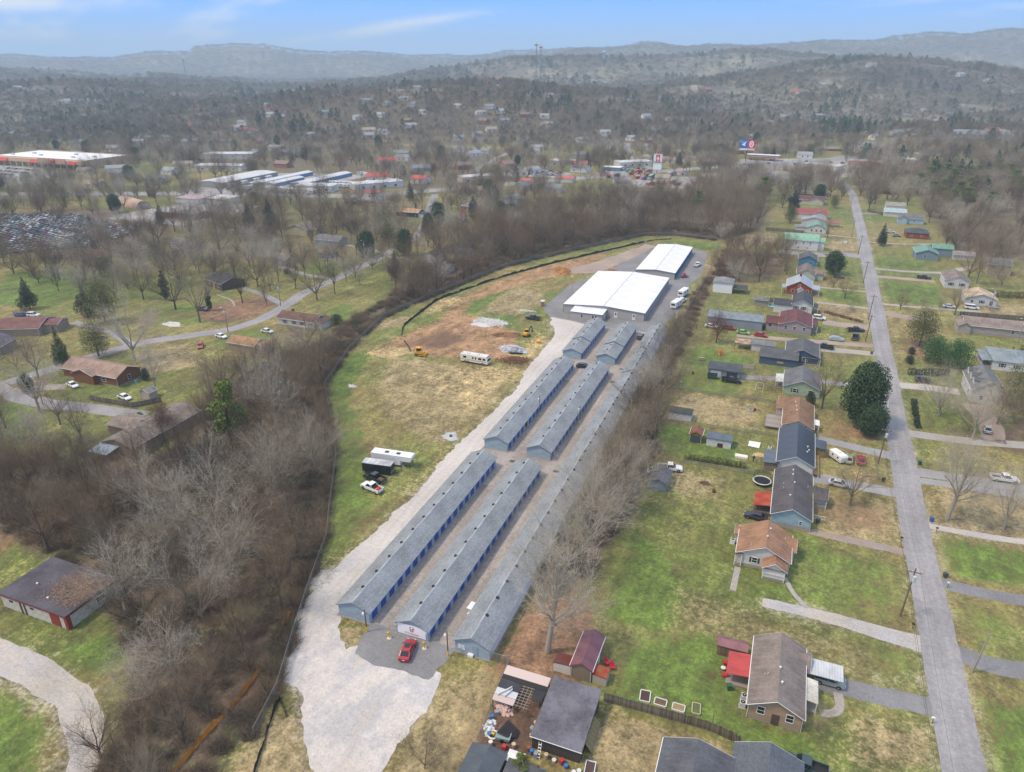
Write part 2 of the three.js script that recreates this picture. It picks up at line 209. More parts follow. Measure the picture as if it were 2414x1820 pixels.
function paintGround(x0, x1, z0, z1, w, h) {      // top-down colour map of that rectangle; row 0 is the north edge z0
  const D = 4, mw = Math.ceil(w / D) + 1, mh = Math.ceil(h / D) + 1, sx = mw / (x1 - x0), sz = mh / (z1 - z0), masks = {};
  for (const k of KINDS) {
    const c = document.createElement('canvas'); c.width = mw; c.height = mh; const q = c.getContext('2d'); q.fillStyle = '#000'; q.fillRect(0, 0, mw, mh); let any = false;
    for (const [s, ...p] of ZONES[k]) { q.beginPath(); for (let i = 0; i < p.length; i += 2) { const X = (p[i] - x0) * sx, Y = (p[i + 1] - z0) * sz; i ? q.lineTo(X, Y) : q.moveTo(X, Y); if (p[i] > x0 - 9 && p[i] < x1 + 9 && p[i + 1] > z0 - 9 && p[i + 1] < z1 + 9) any = true; } q.closePath(); const g = Math.round(s * 255); q.fillStyle = `rgb(${g},${g},${g})`; q.fill(); }
    if (k === 'grit') { any = true; q.lineJoin = 'round'; q.strokeStyle = 'rgb(150,150,150)'; for (const [w, ...p] of GRIT) { q.lineWidth = w * sx; q.beginPath(); for (let i = 0; i < p.length; i += 2) { const X = (p[i] - x0) * sx, Y = (p[i + 1] - z0) * sz; i ? q.lineTo(X, Y) : q.moveTo(X, Y); } q.stroke(); } }
    if (!any) continue;
    const src = q.getImageData(0, 0, mw, mh).data; let a = new Float32Array(mw * mh), b = new Float32Array(mw * mh); for (let i = 0; i < a.length; i++) a[i] = src[i * 4] / 255;
    const rad = Math.max(1, Math.round(1.5 * sx));
    for (let pass = 0; pass < 2; pass++) {
      for (let y = 0; y < mh; y++) { let s = 0; for (let x = -rad; x <= rad; x++) s += a[y * mw + clamp(x, 0, mw - 1)]; for (let x = 0; x < mw; x++) { b[y * mw + x] = s / (2 * rad + 1); s += a[y * mw + Math.min(mw - 1, x + rad + 1)] - a[y * mw + Math.max(0, x - rad)]; } }
      for (let x = 0; x < mw; x++) { let s = 0; for (let y = -rad; y <= rad; y++) s += b[clamp(y, 0, mh - 1) * mw + x]; for (let y = 0; y < mh; y++) { a[y * mw + x] = s / (2 * rad + 1); s += b[Math.min(mh - 1, y + rad + 1) * mw + x] - b[Math.max(0, y - rad) * mw + x]; } }
    }
    masks[k] = a;
  }
  const out = new Uint8Array(w * h * 4), list = Object.entries(masks), res = (x1 - x0) / w;
  for (let j = 0; j < h; j++) {
    const z = z0 + (j + 0.5) / h * (z1 - z0);
    for (let i = 0; i < w; i++) {
      const x = x0 + (i + 0.5) / w * (x1 - x0);
      const n1 = tap(NA, x / 150, z / 150), n2 = tap(NB, x / 47 + 0.3, z / 47), n3 = tap(NC, x / 61, z / 61), n4 = tap(NC, x / 17, z / 17), n5 = res < 0.5 ? tap(NB, x / 9, z / 23 + 0.4) : 0, n6 = res < 0.5 ? tap(NC, x / 7.3, z / 5.1 + 0.2) : 0;
      // olive winter lawn, broken by drier and greener patches
      const g = smooth(-2.1, 2.0, 0.9 * n1 + 0.6 * n2 + 0.5 * n3 + 0.55 * n6), dry = smooth(0.0, 2.2, 0.8 * n2 - 0.4 * n1 + 0.75 * n4 + 0.5 * n6);
      let r = lerp(128, 94, g), gg = lerp(116, 104, g), b = lerp(72, 50, g);
      r = lerp(r, 142, dry * 0.5); gg = lerp(gg, 127, dry * 0.5); b = lerp(b, 88, dry * 0.5);
      const wob = 0.2 * n4 + 0.16 * n3 + 0.12 * n2 + 0.2 * n6, mi = clamp(((i + n4 * 0.6 / res) / D) | 0, 0, mw - 1), mj = clamp(((j + n3 * 0.6 / res) / D) | 0, 0, mh - 1);
      for (const [k, a] of list) {
        let m = a[mj * mw + mi]; if (m <= 0.01) continue; m = smooth(0.12, 0.75, m * 1.05 + wob * (k === 'pave' ? 0.2 : 0.75)) * Math.min(1, m * 1.5 + 0.15);
        let c = COVER[k]; if (k === 'wood') { const q = 0.55 * smooth(0.5, 1.7, n2 + 0.4 * n4); c = [lerp(c[0], 0.34, q), lerp(c[1], 0.38, q), lerp(c[2], 0.18, q)]; } r = lerp(r, c[0] * 255, m); gg = lerp(gg, c[1] * 255, m); b = lerp(b, c[2] * 255, m);
      }
      const v = 1 + 0.07 * n4 + 0.05 * n3 + 0.05 * n5 + 0.035 * n2 + 0.075 * n6;
      const o = ((h - 1 - j) * w + i) * 4; out[o] = clamp(r * v, 0, 255); out[o + 1] = clamp(gg * v, 0, 255); out[o + 2] = clamp(b * v, 0, 255); out[o + 3] = 255;
    }
  }
  const t = new THREE.DataTexture(out, w, h); t.colorSpace = THREE.SRGBColorSpace; t.magFilter = THREE.LinearFilter; t.minFilter = THREE.LinearFilter; t.wrapS = t.wrapT = THREE.MirroredRepeatWrapping; t.needsUpdate = true; return t;
}
function flatSheet(name, x0, x1, z0, z1, w, h) {
  const g = new GB(); g.p.push(x0, 0, z1, x1, 0, z1, x1, 0, z0, x0, 0, z1, x1, 0, z0, x0, 0, z0); for (let i = 0; i < 6; i++) g.n.push(0, 1, 0); g.t.push(0, 0, 1, 0, 1, 1, 0, 0, 1, 1, 0, 1);
  const m = new THREE.MeshStandardMaterial({ map: paintGround(x0, x1, z0, z1, w, h), roughness: 0.97 }); return struct(name, g, m);
}
flatSheet('ground', -230, 80, -232, -26, 2048, 1361);
flatSheet('ground', -350, 110, -440, -232, 2048, 926);
flatSheet('ground', -350, -230, -232, -90, 600, 710);
console.log('sheets');
{
  // one terrain sheet to the horizon, in rings round the viewpoint
  const rings = [], angs = []; for (let r = 18; r < 7600; r *= r > 600 && r < 3500 ? 1.028 : 1.05) rings.push(r);
  for (let a = -78; a <= 78; a += 0.75) angs.push(a); for (let a = 92; a < 282; a += 14) angs.push(a);
  const build = (i0, i1, uvOf) => {
    const p = [], n = [], t = [], idx = [], na = angs.length;
    for (let i = i0; i <= i1; i++) for (let k = 0; k < na; k++) {
      const a = (angs[k] - 21.3) * Math.PI / 180, x = Math.sin(a) * rings[i], z = -Math.cos(a) * rings[i];
      const h = terrainH(x, z), e = 30, hx = terrainH(x + e, z) - h, hz = terrainH(x, z + e) - h, q = V(-hx / e, 1, -hz / e).normalize();
      p.push(x, h - 0.06, z); n.push(q.x, q.y, q.z); t.push(...uvOf(x, z));
      if (i < i1) { const A = (i - i0) * na + k, B = (i - i0) * na + (k + 1) % na; idx.push(A, B, A + na, B, B + na, A + na); }
    }
    const g = new THREE.BufferGeometry(); g.setAttribute('position', new THREE.Float32BufferAttribute(p, 3)); g.setAttribute('normal', new THREE.Float32BufferAttribute(n, 3)); g.setAttribute('uv', new THREE.Float32BufferAttribute(t, 2)); g.setIndex(idx); return g;
  };
  const cut = rings.findIndex((r) => r > 1250);
  const X0 = -800, X1 = 450, Z0 = -1250, Z1 = 0;
  struct('terrain', build(0, cut, (x, z) => [(x - X0) / (X1 - X0), (Z1 - z) / (Z1 - Z0)]), new THREE.MeshStandardMaterial({ map: paintGround(X0, X1, Z0, Z1, 1536, 1536), roughness: 0.97, side: THREE.DoubleSide }));
  const wt = tex(512, 512, (u, v) => { const a = tap(NA, u, v), b = tap(NC, u, v); return [0.43 + 0.05 * a + 0.03 * b, 0.41 + 0.05 * a + 0.03 * b, 0.36 + 0.03 * a + 0.03 * b]; }, 900, 900);
  struct('hills', build(cut, rings.length - 1, (x, z) => [x, z]), new THREE.MeshStandardMaterial({ map: wt, roughness: 0.97, side: THREE.DoubleSide }));
}
console.log('terrain');
/* ---------- roads, drives and yards: thin sheets over the ground ---------- */
const ASPHALT = mat('#9c9a9a', { map: 'asphalt', roughness: 0.9 }), ASPHALT2 = mat('#868687', { map: 'asphalt', roughness: 0.9 }), GRAVEL = mat('#bcb6ae', { map: 'gravel', roughness: 0.96 }), LANE = mat('#aaa39d', { map: 'lane', roughness: 0.95 }), CONC = mat('#aca69d', { map: 'gravel', roughness: 0.93 }), DIRTY = mat('#a8978a', { map: 'gravel', roughness: 0.96 });
const STREET = mat('#a3a1a1', { map: 'street', roughness: 0.9 }); const ROADS = [];                       // [x, z, half width] samples that trees keep clear of
function edgeNoise(x, z, a) { return a * (0.55 * tap(NA, x / 60, z / 60) + 0.22 * tap(NC, x / 60, z / 60)); }
function strip(name, pts, width, m, y = 0.02, rough = 0.12) {
  const c = new THREE.CatmullRomCurve3(pts.map(([x, z]) => V(x, 0, z)), false, 'catmullrom', 0.3), L = c.getLength(), n = Math.max(4, Math.min(620, Math.ceil(L / 1.3))), p = [], t = [], nn = [], idx = [];
  for (let i = 0; i <= n; i++) {
    const u = i / n, q = c.getPointAt(u), d = c.getTangentAt(u), w = Array.isArray(width) ? lerp(width[0], width[1], u) : width; ROADS.push([q.x, q.z, w / 2]);
    for (const s of [-1, 1]) { const e = w / 2 + edgeNoise(q.x + s * 7, q.z, rough), x = q.x - d.z * s * e, z = q.z + d.x * s * e; p.push(x, terrainH(q.x, q.z) + y, z); m === STREET ? t.push((s + 1) / 2, u * L) : t.push(x, z); nn.push(0, 1, 0); }
    if (i < n) { const a = i * 2; idx.push(a, a + 1, a + 2, a + 1, a + 3, a + 2); }
  }
  const g = new THREE.BufferGeometry(); g.setAttribute('position', new THREE.Float32BufferAttribute(p, 3)); g.setAttribute('normal', new THREE.Float32BufferAttribute(nn, 3)); g.setAttribute('uv', new THREE.Float32BufferAttribute(t, 2)); g.setIndex(idx);
  return struct(name, g, m);
}
function patch(name, flat, m, y = 0.016, rough = 0.25) {       // a polygon with uneven edges
  const pts = []; for (let i = 0; i < flat.length; i += 2) { const j = (i + 2) % flat.length, ax = flat[i], az = flat[i + 1], bx = flat[j], bz = flat[j + 1], L = Math.hypot(bx - ax, bz - az), n = rough ? Math.max(1, Math.ceil(L / 0.9)) : 1; for (let k = 0; k < n; k++) { const x = lerp(ax, bx, k / n), z = lerp(az, bz, k / n), e = rough ? edgeNoise(x, z, rough * 1.6) : 0, nx = (bz - az) / L, nz = -(bx - ax) / L; pts.push(new THREE.Vector2(x + nx * e, -(z + nz * e))); } }
  const g = new THREE.ShapeGeometry(new THREE.Shape(pts)), a = g.attributes.position, uv = [], p = [], nn = [];
  for (let i = 0; i < a.count; i++) { const x = a.getX(i), z = -a.getY(i); p.push(x, y, z); uv.push(x, z); nn.push(0, 1, 0); }
  g.setAttribute('position', new THREE.Float32BufferAttribute(p, 3)); g.setAttribute('normal', new THREE.Float32BufferAttribute(nn, 3)); g.setAttribute('uv', new THREE.Float32BufferAttribute(uv, 2));
  return struct(name, g, m);
}
const DRIVEM = new THREE.MeshStandardMaterial({ roughness: 0.96, map: (() => { const w = 512, h = 2048, X0 = -82, X1 = -38, Z0 = -251, Z1 = -37, d = new Uint8Array(w * h * 4); for (let j = 0; j < h; j++) for (let i = 0; i < w; i++) { const x = lerp(X0, X1, (i + 0.5) / w), z = lerp(Z1, Z0, (j + 0.5) / h), n = tap(NA, x / 40, z / 40), m = tap(NB, x / 16, z / 30), f = tap(NC, x / 14, z / 14), g = tap(NC, x / 5, z / 5), north = z < -84, cx = north ? -67.4 : lerp(-55, -66.5, smooth(-50, -82, z)), rut = Math.exp(-(((Math.abs(x - cx - 0.3 * n) - 0.9) / 0.35) ** 2)) * (0.5 + 0.5 * smooth(-0.5, 1, m)), grey = north ? 0.25 : smooth(-0.6, 1.2, 0.7 * m + 0.6 * n + 1.1 * Math.exp(-(((x + 50) / 6) ** 2) - (((z + 63) / 7) ** 2))), tan = smooth(0.9, 2.1, m + 0.5 * f + (z > -56 ? 0.6 : 0)), k = 1 + 0.018 * n + 0.02 * f + 0.03 * g - 0.05 * rut, o = (j * w + i) * 4; let c = [lerp(190, 170, grey), lerp(184, 168, grey), lerp(177, 168, grey)]; c = [lerp(c[0], 182, tan * 0.5), lerp(c[1], 170, tan * 0.5), lerp(c[2], 155, tan * 0.5)]; for (let q = 0; q < 3; q++) d[o + q] = clamp(c[q] * k, 0, 255); d[o + 3] = 255; } const t = new THREE.DataTexture(d, w, h); t.colorSpace = THREE.SRGBColorSpace; t.magFilter = THREE.LinearFilter; t.repeat.set(1 / (X1 - X0), 1 / (Z0 - Z1)); t.offset.set(-X0 / (X1 - X0), -Z1 / (Z0 - Z1)); t.wrapS = t.wrapT = THREE.RepeatWrapping; t.needsUpdate = true; return t; })() });
patch('gravel_drive', DRIVE, DRIVEM, 0.016, 0.6);
patch('storage_lane', [-64.1,-79.4,-41,-79.4,-41,-243.6,-64.1,-243.6], LANE, 0.028, 0);
patch('asphalt_pad', [-56.1,-73.1,-51.9,-72.1,-42.4,-72.4,-41.1,-78,-40.9,-80,-57.4,-80,-57,-77.4], ASPHALT2, 0.034, 0.25);
patch('asphalt_yard', [-87,-257,-86.5,-292,-78.7,-316,-66,-372,-62,-376,-41.3,-379,-37,-372,-34.7,-330,-37,-312,-35.7,-267,-38,-258,-36,-243.4,-64,-243.4,-72,-246,-81,-247.5], ASPHALT2, 0.022, 0.15);
patch('gravel_apron', [-99,-306,-90,-328,-80,-350,-72,-384,-62,-380,-66,-372,-78.7,-316], DIRTY, 0.019, 0.7);
strip('street', [[32.4,-20],[33.4,-84],[33.8,-146],[35,-216],[36.4,-290],[37.7,-356],[39.5,-480],[40,-600],[35,-660],[20,-720],[2,-790]], 5.7, STREET, 0.03, 0.16);
strip('lane_road', [[-215,-128],[-212,-142],[-208,-158],[-204,-170],[-194,-181],[-185.5,-191],[-182.5,-204],[-184,-220],[-187.8,-238],[-188,-262],[-189.4,-296],[-191,-312],[-195,-350],[-203,-375],[-238,-454],[-252,-488]], 5.4, STREET, 0.03, 0.15);
strip('lane_road', [[-232,-130],[-215,-125],[-205,-122.5],[-190,-122],[-178,-124],[-158,-126.5]], 5.5, ASPHALT, 0.024, 0.3);
strip('lane_road', [[-246,-176],[-236,-175],[-222,-173],[-208,-167]], 3.4, ASPHALT, 0.026, 0.15);
strip('highway', [[-720,-300],[-600,-350],[-520,-385],[-422,-425],[-381,-442],[-309,-456],[-262,-502],[-184,-597],[-121,-673],[-60,-741],[80,-880]], 16, ASPHALT, 0.03, 0.2);
strip('gravel_loop', [[-128,-51],[-113,-50.5],[-102,-51],[-92,-50],[-86,-47],[-81,-43],[-77,-38]], [7, 4], GRAVEL, 0.02, 0.5);
for (const [pts, w, m] of [
  [[[14.6,-94.4],[22,-94.6],[31,-95.1]], 3.6, ASPHALT2], [[[5.5,-109.8],[18,-110],[31,-109]], [2.2, 4.2], GRAVEL], [[[13,-136],[22,-135.6],[31,-135.5]], 2.4, DIRTY], [[[13.5,-158.5],[22,-158.8],[31.5,-158.4]], 4, ASPHALT], [[[14.5,-180],[22,-178.6],[32,-176.8]], 4, ASPHALT], [[[-7.2,-214],[5,-217],[16,-219],[33,-221]], 3.4, ASPHALT], [[[16,-248],[24,-249.5],[34,-250.5]], 4.6, CONC], [[[-12,-252.5],[2,-254],[16,-256],[34,-258.4]], 4, DIRTY], [[[17,-279],[25,-278],[34.5,-278]], 6, DIRTY], [[[14.8,-304.5],[24,-304],[35,-303]], 2.6, CONC], [[[15,-328],[24,-328],[36,-327.6]], 1.6, CONC],
  [[[36,-147],[45,-147],[60,-148.5]], 2.2, GRAVEL], [[[36,-127.6],[43,-127.2],[56,-128]], 3.4, ASPHALT2], [[[36,-109],[41,-108],[52,-109]], 3.8, ASPHALT2], [[[36.5,-170.6],[48,-170.8],[66,-171.5]], 3.8, ASPHALT], [[[36.5,-166.4],[48,-167.2],[66,-168.6]], 2.6, ASPHALT], [[[37,-191.4],[48,-192],[64,-195],[76,-198]], 4.4, CONC], [[[57,-194],[58,-205],[56,-218]], 6, DIRTY], [[[38,-224.8],[46,-226],[54,-226]], 4.4, GRAVEL], [[[38.5,-311.6],[52,-312],[75,-315]], 2.8, CONC], [[[38,-300],[46,-297],[56,-297]], 5, DIRTY], [[[39.5,-371],[55,-371],[70,-375],[84,-391]], 3.6, CONC], [[[40,-356.5],[52,-356.5],[64,-356.5]], 4.2, DIRTY], [[[40.5,-431],[54,-432],[81,-441]], 2.2, CONC], [[[42,-520],[50,-522],[58,-524]], 3, DIRTY], [[[20,-390],[28,-396],[38.5,-394]], 9, ASPHALT], [[[-4,-392],[8,-390],[22,-391]], 8, ASPHALT], [[[20,-442],[30,-441],[39,-440]], 2.4, CONC],
  [[[-188,-262],[-205,-264],[-222,-270],[-228,-274]], 3.2, CONC], [[[-186,-222],[-200,-230],[-218,-236]], 2.8, ASPHALT], [[[-196,-133],[-203,-128],[-208,-124]], 4.5, CONC], [[[-190.4,-312],[-205,-318],[-222,-322]], 3, CONC], [[[-190,-308],[-176,-306],[-160,-296]], 3.4, ASPHALT], [[[-283,-636],[-290,-680],[-297,-715],[-303,-780]], 6, ASPHALT], [[[-262,-600],[-275,-620],[-283,-636]], 6, ASPHALT], [[[-128,-690],[-145,-722],[-170,-790],[-185,-835],[-200,-900]], 7, ASPHALT], [[[-14,-770],[20,-820],[70,-900],[110,-1000]], 6, ASPHALT], [[[-60,-1010],[-75,-1080],[-50,-1150],[-90,-1200]], 6, CONC], [[[40,-640],[90,-660],[150,-700],[210,-705]], 6, ASPHALT]]) strip('driveway', pts, w, m, 0.018, 0.3);
for (const [pts, w] of [[[[0.4,-118.6],[0.2,-111.3]], 1.1], [[[9,-118.5],[10.6,-114.5],[13,-111.2]], 0.9], [[[17.6,-93],[17.8,-90],[16.6,-88.4],[15,-88]], 1.3], [[[16,-161],[19,-160.6]], 1], [[[-221,-224],[-210,-220],[-203,-214]], 0.8]]) strip('footpath', pts, w, CONC, 0.024, 0.04);
console.log('roads');
/* ---------- buildings ---------- */
const KEEP = [];                                    // rectangles that trees keep clear of
const keep = (x0, x1, z0, z1, m = 1.5) => KEEP.push([Math.min(x0, x1) - m, Math.max(x0, x1) + m, Math.min(z0, z1) - m, Math.max(z0, z1) + m]);
const WG = {};
function winGeo(w, h) {                             // frame with a cross bar, facing +z
  const k = w + '_' + h; if (WG[k]) return WG[k]; const g = new GB(), t = 0.09;
  g.box(-w / 2 - t, w / 2 + t, h, h + t, -0.04, 0.06).box(-w / 2 - t, w / 2 + t, -t, 0, -0.04, 0.08).box(-w / 2 - t, -w / 2, 0, h, -0.04, 0.06).box(w / 2, w / 2 + t, 0, h, -0.04, 0.06).box(-w / 2, w / 2, h / 2 - 0.03, h / 2 + 0.03, -0.02, 0.05);
  return (WG[k] = { f: g.geo(), p: new GB().box(-w / 2, w / 2, 0, h, -0.03, 0.025).geo() });
}
const TURN = { S: 0, E: Math.PI / 2, N: Math.PI, W: -Math.PI / 2 };
function onSide(b, side, off, y, out = 0) { return side === 'S' ? [off, y, b.z1 + out] : side === 'N' ? [off, y, b.z0 - out] : side === 'E' ? [b.x1 + out, y, off] : [b.x0 - out, y, off]; }
function addWindow(T, b, side, off, y, w, h, shutter, frame = WHITE) {
  const g = winGeo(w, h), o = part('window', g.f, frame, T, ...onSide(b, side, off, y, 0.0)); o.rotation.y = TURN[side]; part('pane', g.p, GLASS, o);
  if (shutter) for (const s of [-1, 1]) { const q = part('shutter', shutGeo(h), plain(shutter), T, ...onSide(b, side, off, y, 0)); q.rotation.y = TURN[side]; q.translateX(s * (w / 2 + 0.3)); }
  return o;
}
const SG = {}; function shutGeo(h) { return SG[h] ??= new GB().box(-0.18, 0.18, 0, h, -0.02, 0.05).geo(); }
const DG = {}; function doorGeo(w, h) { return DG[w + '_' + h] ??= new GB().box(-w / 2 - 0.08, w / 2 + 0.08, 0, h + 0.08, -0.03, 0.04).box(-w / 2, w / 2, 0.02, h, -0.03, 0.07).geo(); }
function addDoor(T, b, side, off, w, h, m, y = 0) { const o = part('door', doorGeo(w, h), m, T, ...onSide(b, side, off, y)); o.rotation.y = TURN[side]; part('handle', HANDLE, STEEL, o, w * 0.38, h * 0.48, 0.09); return o; }
const HANDLE = new GB().cbox(0, 0, 0, 0.14, 0.05, 0.05).geo(), VENT = new GB().cyl(0, -0.1, 0.28, 0, 0.11, 0.11, 8).cyl(0, 0.28, 0.34, 0, 0.2, 0.16, 8).geo(), BOXVENT = new GB().prism([[-0.22, -0.12], [0.22, -0.12], [0.22, 0.14], [0.1, 0.2], [-0.22, 0.2]], 'z', -0.2, 0.2).geo(), SMALLPIPE = new GB().cyl(0, -0.1, 0.3, 0, 0.05, 0.05, 6).geo();
// walls with the gables in one piece; axis is the direction of the ridge
function volume(T, b, names = ['wall', 'roof']) {
  const { x0, x1, z0, z1, h, rise = 1.6, axis = 'z', wall, roof, ov = 0.35, base = 0 } = b, g = new GB(), r = new GB(), th = 0.14;
  if (base) part('foundation', new GB().box(x0 + 0.04, x1 - 0.04, 0, base, z0 + 0.04, z1 - 0.04), plain('#9a9086', 0.95), T);
  if (b.hip) {
    g.box(x0, x1, base, h, z0, z1);
    const X0 = x0 - ov, X1 = x1 + ov, Z0 = z0 - ov, Z1 = z1 + ov, k = Math.min(X1 - X0, Z1 - Z0) / 2, y = h - 0.05, t = h + rise, lx = X1 - X0 > Z1 - Z0, xm = (X0 + X1) / 2, zm = (Z0 + Z1) / 2;
    const A = lx ? V(X0 + k, t, zm) : V(xm, t, Z1 - k), B = lx ? V(X1 - k, t, zm) : V(xm, t, Z0 + k), q = [V(X0, y, Z1), V(X1, y, Z1), V(X1, y, Z0), V(X0, y, Z0)];
    if (lx) { r.slab([q[0], q[1], B, A], th).slab([q[1], q[2], B], th).slab([q[2], q[3], A, B], th).slab([q[3], q[0], A], th); } else { r.slab([q[0], q[1], A], th).slab([q[1], q[2], B, A], th).slab([q[2], q[3], B], th).slab([q[3], q[0], A, B], th); }
  } else if (b.flat !== undefined) {
    g.box(x0, x1, base, h, z0, z1); const f = b.flat; r.slab([V(x0 - ov, h + 0.12 + f[0], z1 + ov), V(x1 + ov, h + 0.12 + f[1], z1 + ov), V(x1 + ov, h + 0.12 + f[2], z0 - ov), V(x0 - ov, h + 0.12 + f[3], z0 - ov)], th);
  } else if (axis === 'z') {
    const xm = b.ridge ?? (x0 + x1) / 2, sl = rise / (xm - x0), sr = rise / (x1 - xm);
    g.prism([[x0, base], [x1, base], [x1, h], [xm, h + rise], [x0, h]], 'z', z0, z1);
    const y = th + 0.015; r.slab([V(x0 - ov, h - ov * sl + y, z1 + ov), V(xm, h + rise + y, z1 + ov), V(xm, h + rise + y, z0 - ov), V(x0 - ov, h - ov * sl + y, z0 - ov)], th).slab([V(xm, h + rise + y, z1 + ov), V(x1 + ov, h - ov * sr + y, z1 + ov), V(x1 + ov, h - ov * sr + y, z0 - ov), V(xm, h + rise + y, z0 - ov)], th);
    if (b.trim !== null) for (const z of [z1 + ov + 0.012, z0 - ov - 0.012]) { const m = b.trim ?? WHITE; part('rake_board', new GB().bar(V(x0 - ov, h - ov * sl + y - 0.1, z), V(xm, h + rise + y - 0.1, z), 0.2, 0.03).bar(V(xm, h + rise + y - 0.1, z), V(x1 + ov, h - ov * sr + y - 0.1, z), 0.2, 0.03), m, T); }
  } else {
    const zm = (z0 + z1) / 2, s = rise / (zm - z0), y = th + 0.015;
    g.prism([[z1, base], [z0, base], [z0, h], [zm, h + rise], [z1, h]], 'x', x0, x1);
    r.slab([V(x0 - ov, h - ov * s + y, z1 + ov), V(x1 + ov, h - ov * s + y, z1 + ov), V(x1 + ov, h + rise + y, zm), V(x0 - ov, h + rise + y, zm)], th).slab([V(x0 - ov, h + rise + y, zm), V(x1 + ov, h + rise + y, zm), V(x1 + ov, h - ov * s + y, z0 - ov), V(x0 - ov, h - ov * s + y, z0 - ov)], th);
    if (b.trim !== null) for (const x of [x1 + ov + 0.012, x0 - ov - 0.012]) { const m = b.trim ?? WHITE; part('rake_board', new GB().bar(V(x, h - ov * s + y - 0.1, z1 + ov), V(x, h + rise + y - 0.1, zm), 0.03, 0.2).bar(V(x, h + rise + y - 0.1, zm), V(x, h - ov * s + y - 0.1, z0 - ov), 0.03, 0.2), m, T); }
  }
  part(names[0], g, wall, T); part(names[1], r, roof, T);
}
function roofY(b, x, z) { const xm = b.ridge ?? (b.x0 + b.x1) / 2, zm = (b.z0 + b.z1) / 2; return b.hip ? b.h + b.rise * 0.75 : b.axis === 'x' ? b.h + b.rise * (1 - Math.abs(z - zm) / (zm - b.z0)) + 0.17 : b.h + b.rise * (1 - Math.abs(x - xm) / (x < xm ? xm - b.x0 : b.x1 - xm)) + 0.17; }
function house(o) {                                  // o: main volume + wings, windows [side, offset, sill, w, h, shutter], doors, vents, porches
  const cx = (o.x0 + o.x1) / 2, cz = (o.z0 + o.z1) / 2, T = thing(o.name ?? 'house', o.label, o.cat ?? 'house', cx, o.y ?? 0, cz, o.turn ?? 0, o.group), loc = (b) => ({ ...b, x0: b.x0 - cx, x1: b.x1 - cx, z0: b.z0 - cz, z1: b.z1 - cz, ridge: b.ridge === undefined ? undefined : b.ridge - cx });
  const m = loc({ rise: 1.7, axis: 'z', h: 2.9, ...o }); keep(o.x0, o.x1, o.z0, o.z1); keep(o.x0, o.x1 + (o.x0 < -60 ? 4 : 0), o.z0, o.z1 + (o.clearing ?? 5)); volume(T, m);
  if (!o.hip && o.flat === undefined && o.trim !== null && !o.group) { const ov = o.ov ?? 0.35; if (m.axis === 'z') for (const s of [-1, 1]) { const X = s < 0 ? m.x0 - ov - 0.05 : m.x1 + ov + 0.05, y = m.h - ov * m.rise / ((m.x1 - m.x0) / 2); part('gutter', new GB().box(X - 0.06, X + 0.06, y - 0.05, y + 0.09, m.z0 - ov, m.z1 + ov).cyl(X - s * 0.3, 0.1, y, m.z1 + 0.06, 0.045, 0.045, 6), WHITE, T); } else for (const s of [-1, 1]) { const Z = s < 0 ? m.z0 - ov - 0.05 : m.z1 + ov + 0.05, y = m.h - ov * m.rise / ((m.z1 - m.z0) / 2); part('gutter', new GB().box(m.x0 - ov, m.x1 + ov, y - 0.05, y + 0.09, Z - 0.06, Z + 0.06).cyl(m.x1 + 0.06, 0.1, y, Z - s * 0.3, 0.045, 0.045, 6), WHITE, T); } }
  const vols = [m];
  for (const w of o.wings ?? []) { const b = loc({ rise: 1.2, axis: 'x', h: 2.7, wall: o.wall, roof: o.roof, ...w }); keep(w.x0, w.x1, w.z0, w.z1); if (b.open) { roofOnPosts(T, b); } else volume(T, b, ['wing_wall', 'wing_roof']); vols.push(b); }
  for (const [s, off, y, w, h, sh, vi = 0] of o.win ?? []) addWindow(T, vols[vi], s, off - (s === 'S' || s === 'N' ? cx : cz), y, w, h, sh);
  for (const [s, off, w, h, c = '#7c2f2a', vi = 0, y = o.base ?? 0] of o.door ?? []) addDoor(T, vols[vi], s, off - (s === 'S' || s === 'N' ? cx : cz), w, h, plain(c), y);
  for (const [x, z, k = 0] of o.vent ?? []) part('roof_vent', [VENT, BOXVENT, SMALLPIPE][k], k === 1 ? BLACK : plain('#cfcfcc', 0.5), T, x - cx, roofY(m, x - cx, z - cz), z - cz);
  for (const [x, z, c = '#8a4a3a'] of o.chimney ?? []) part('chimney', new GB().box(-0.4, 0.4, 0, 1.9, -0.35, 0.35).box(-0.48, 0.48, 1.7, 1.85, -0.43, 0.43), brickM(c), T, x - cx, roofY(m, x - cx, z - cz) - 0.9, z - cz);
  return T;
}
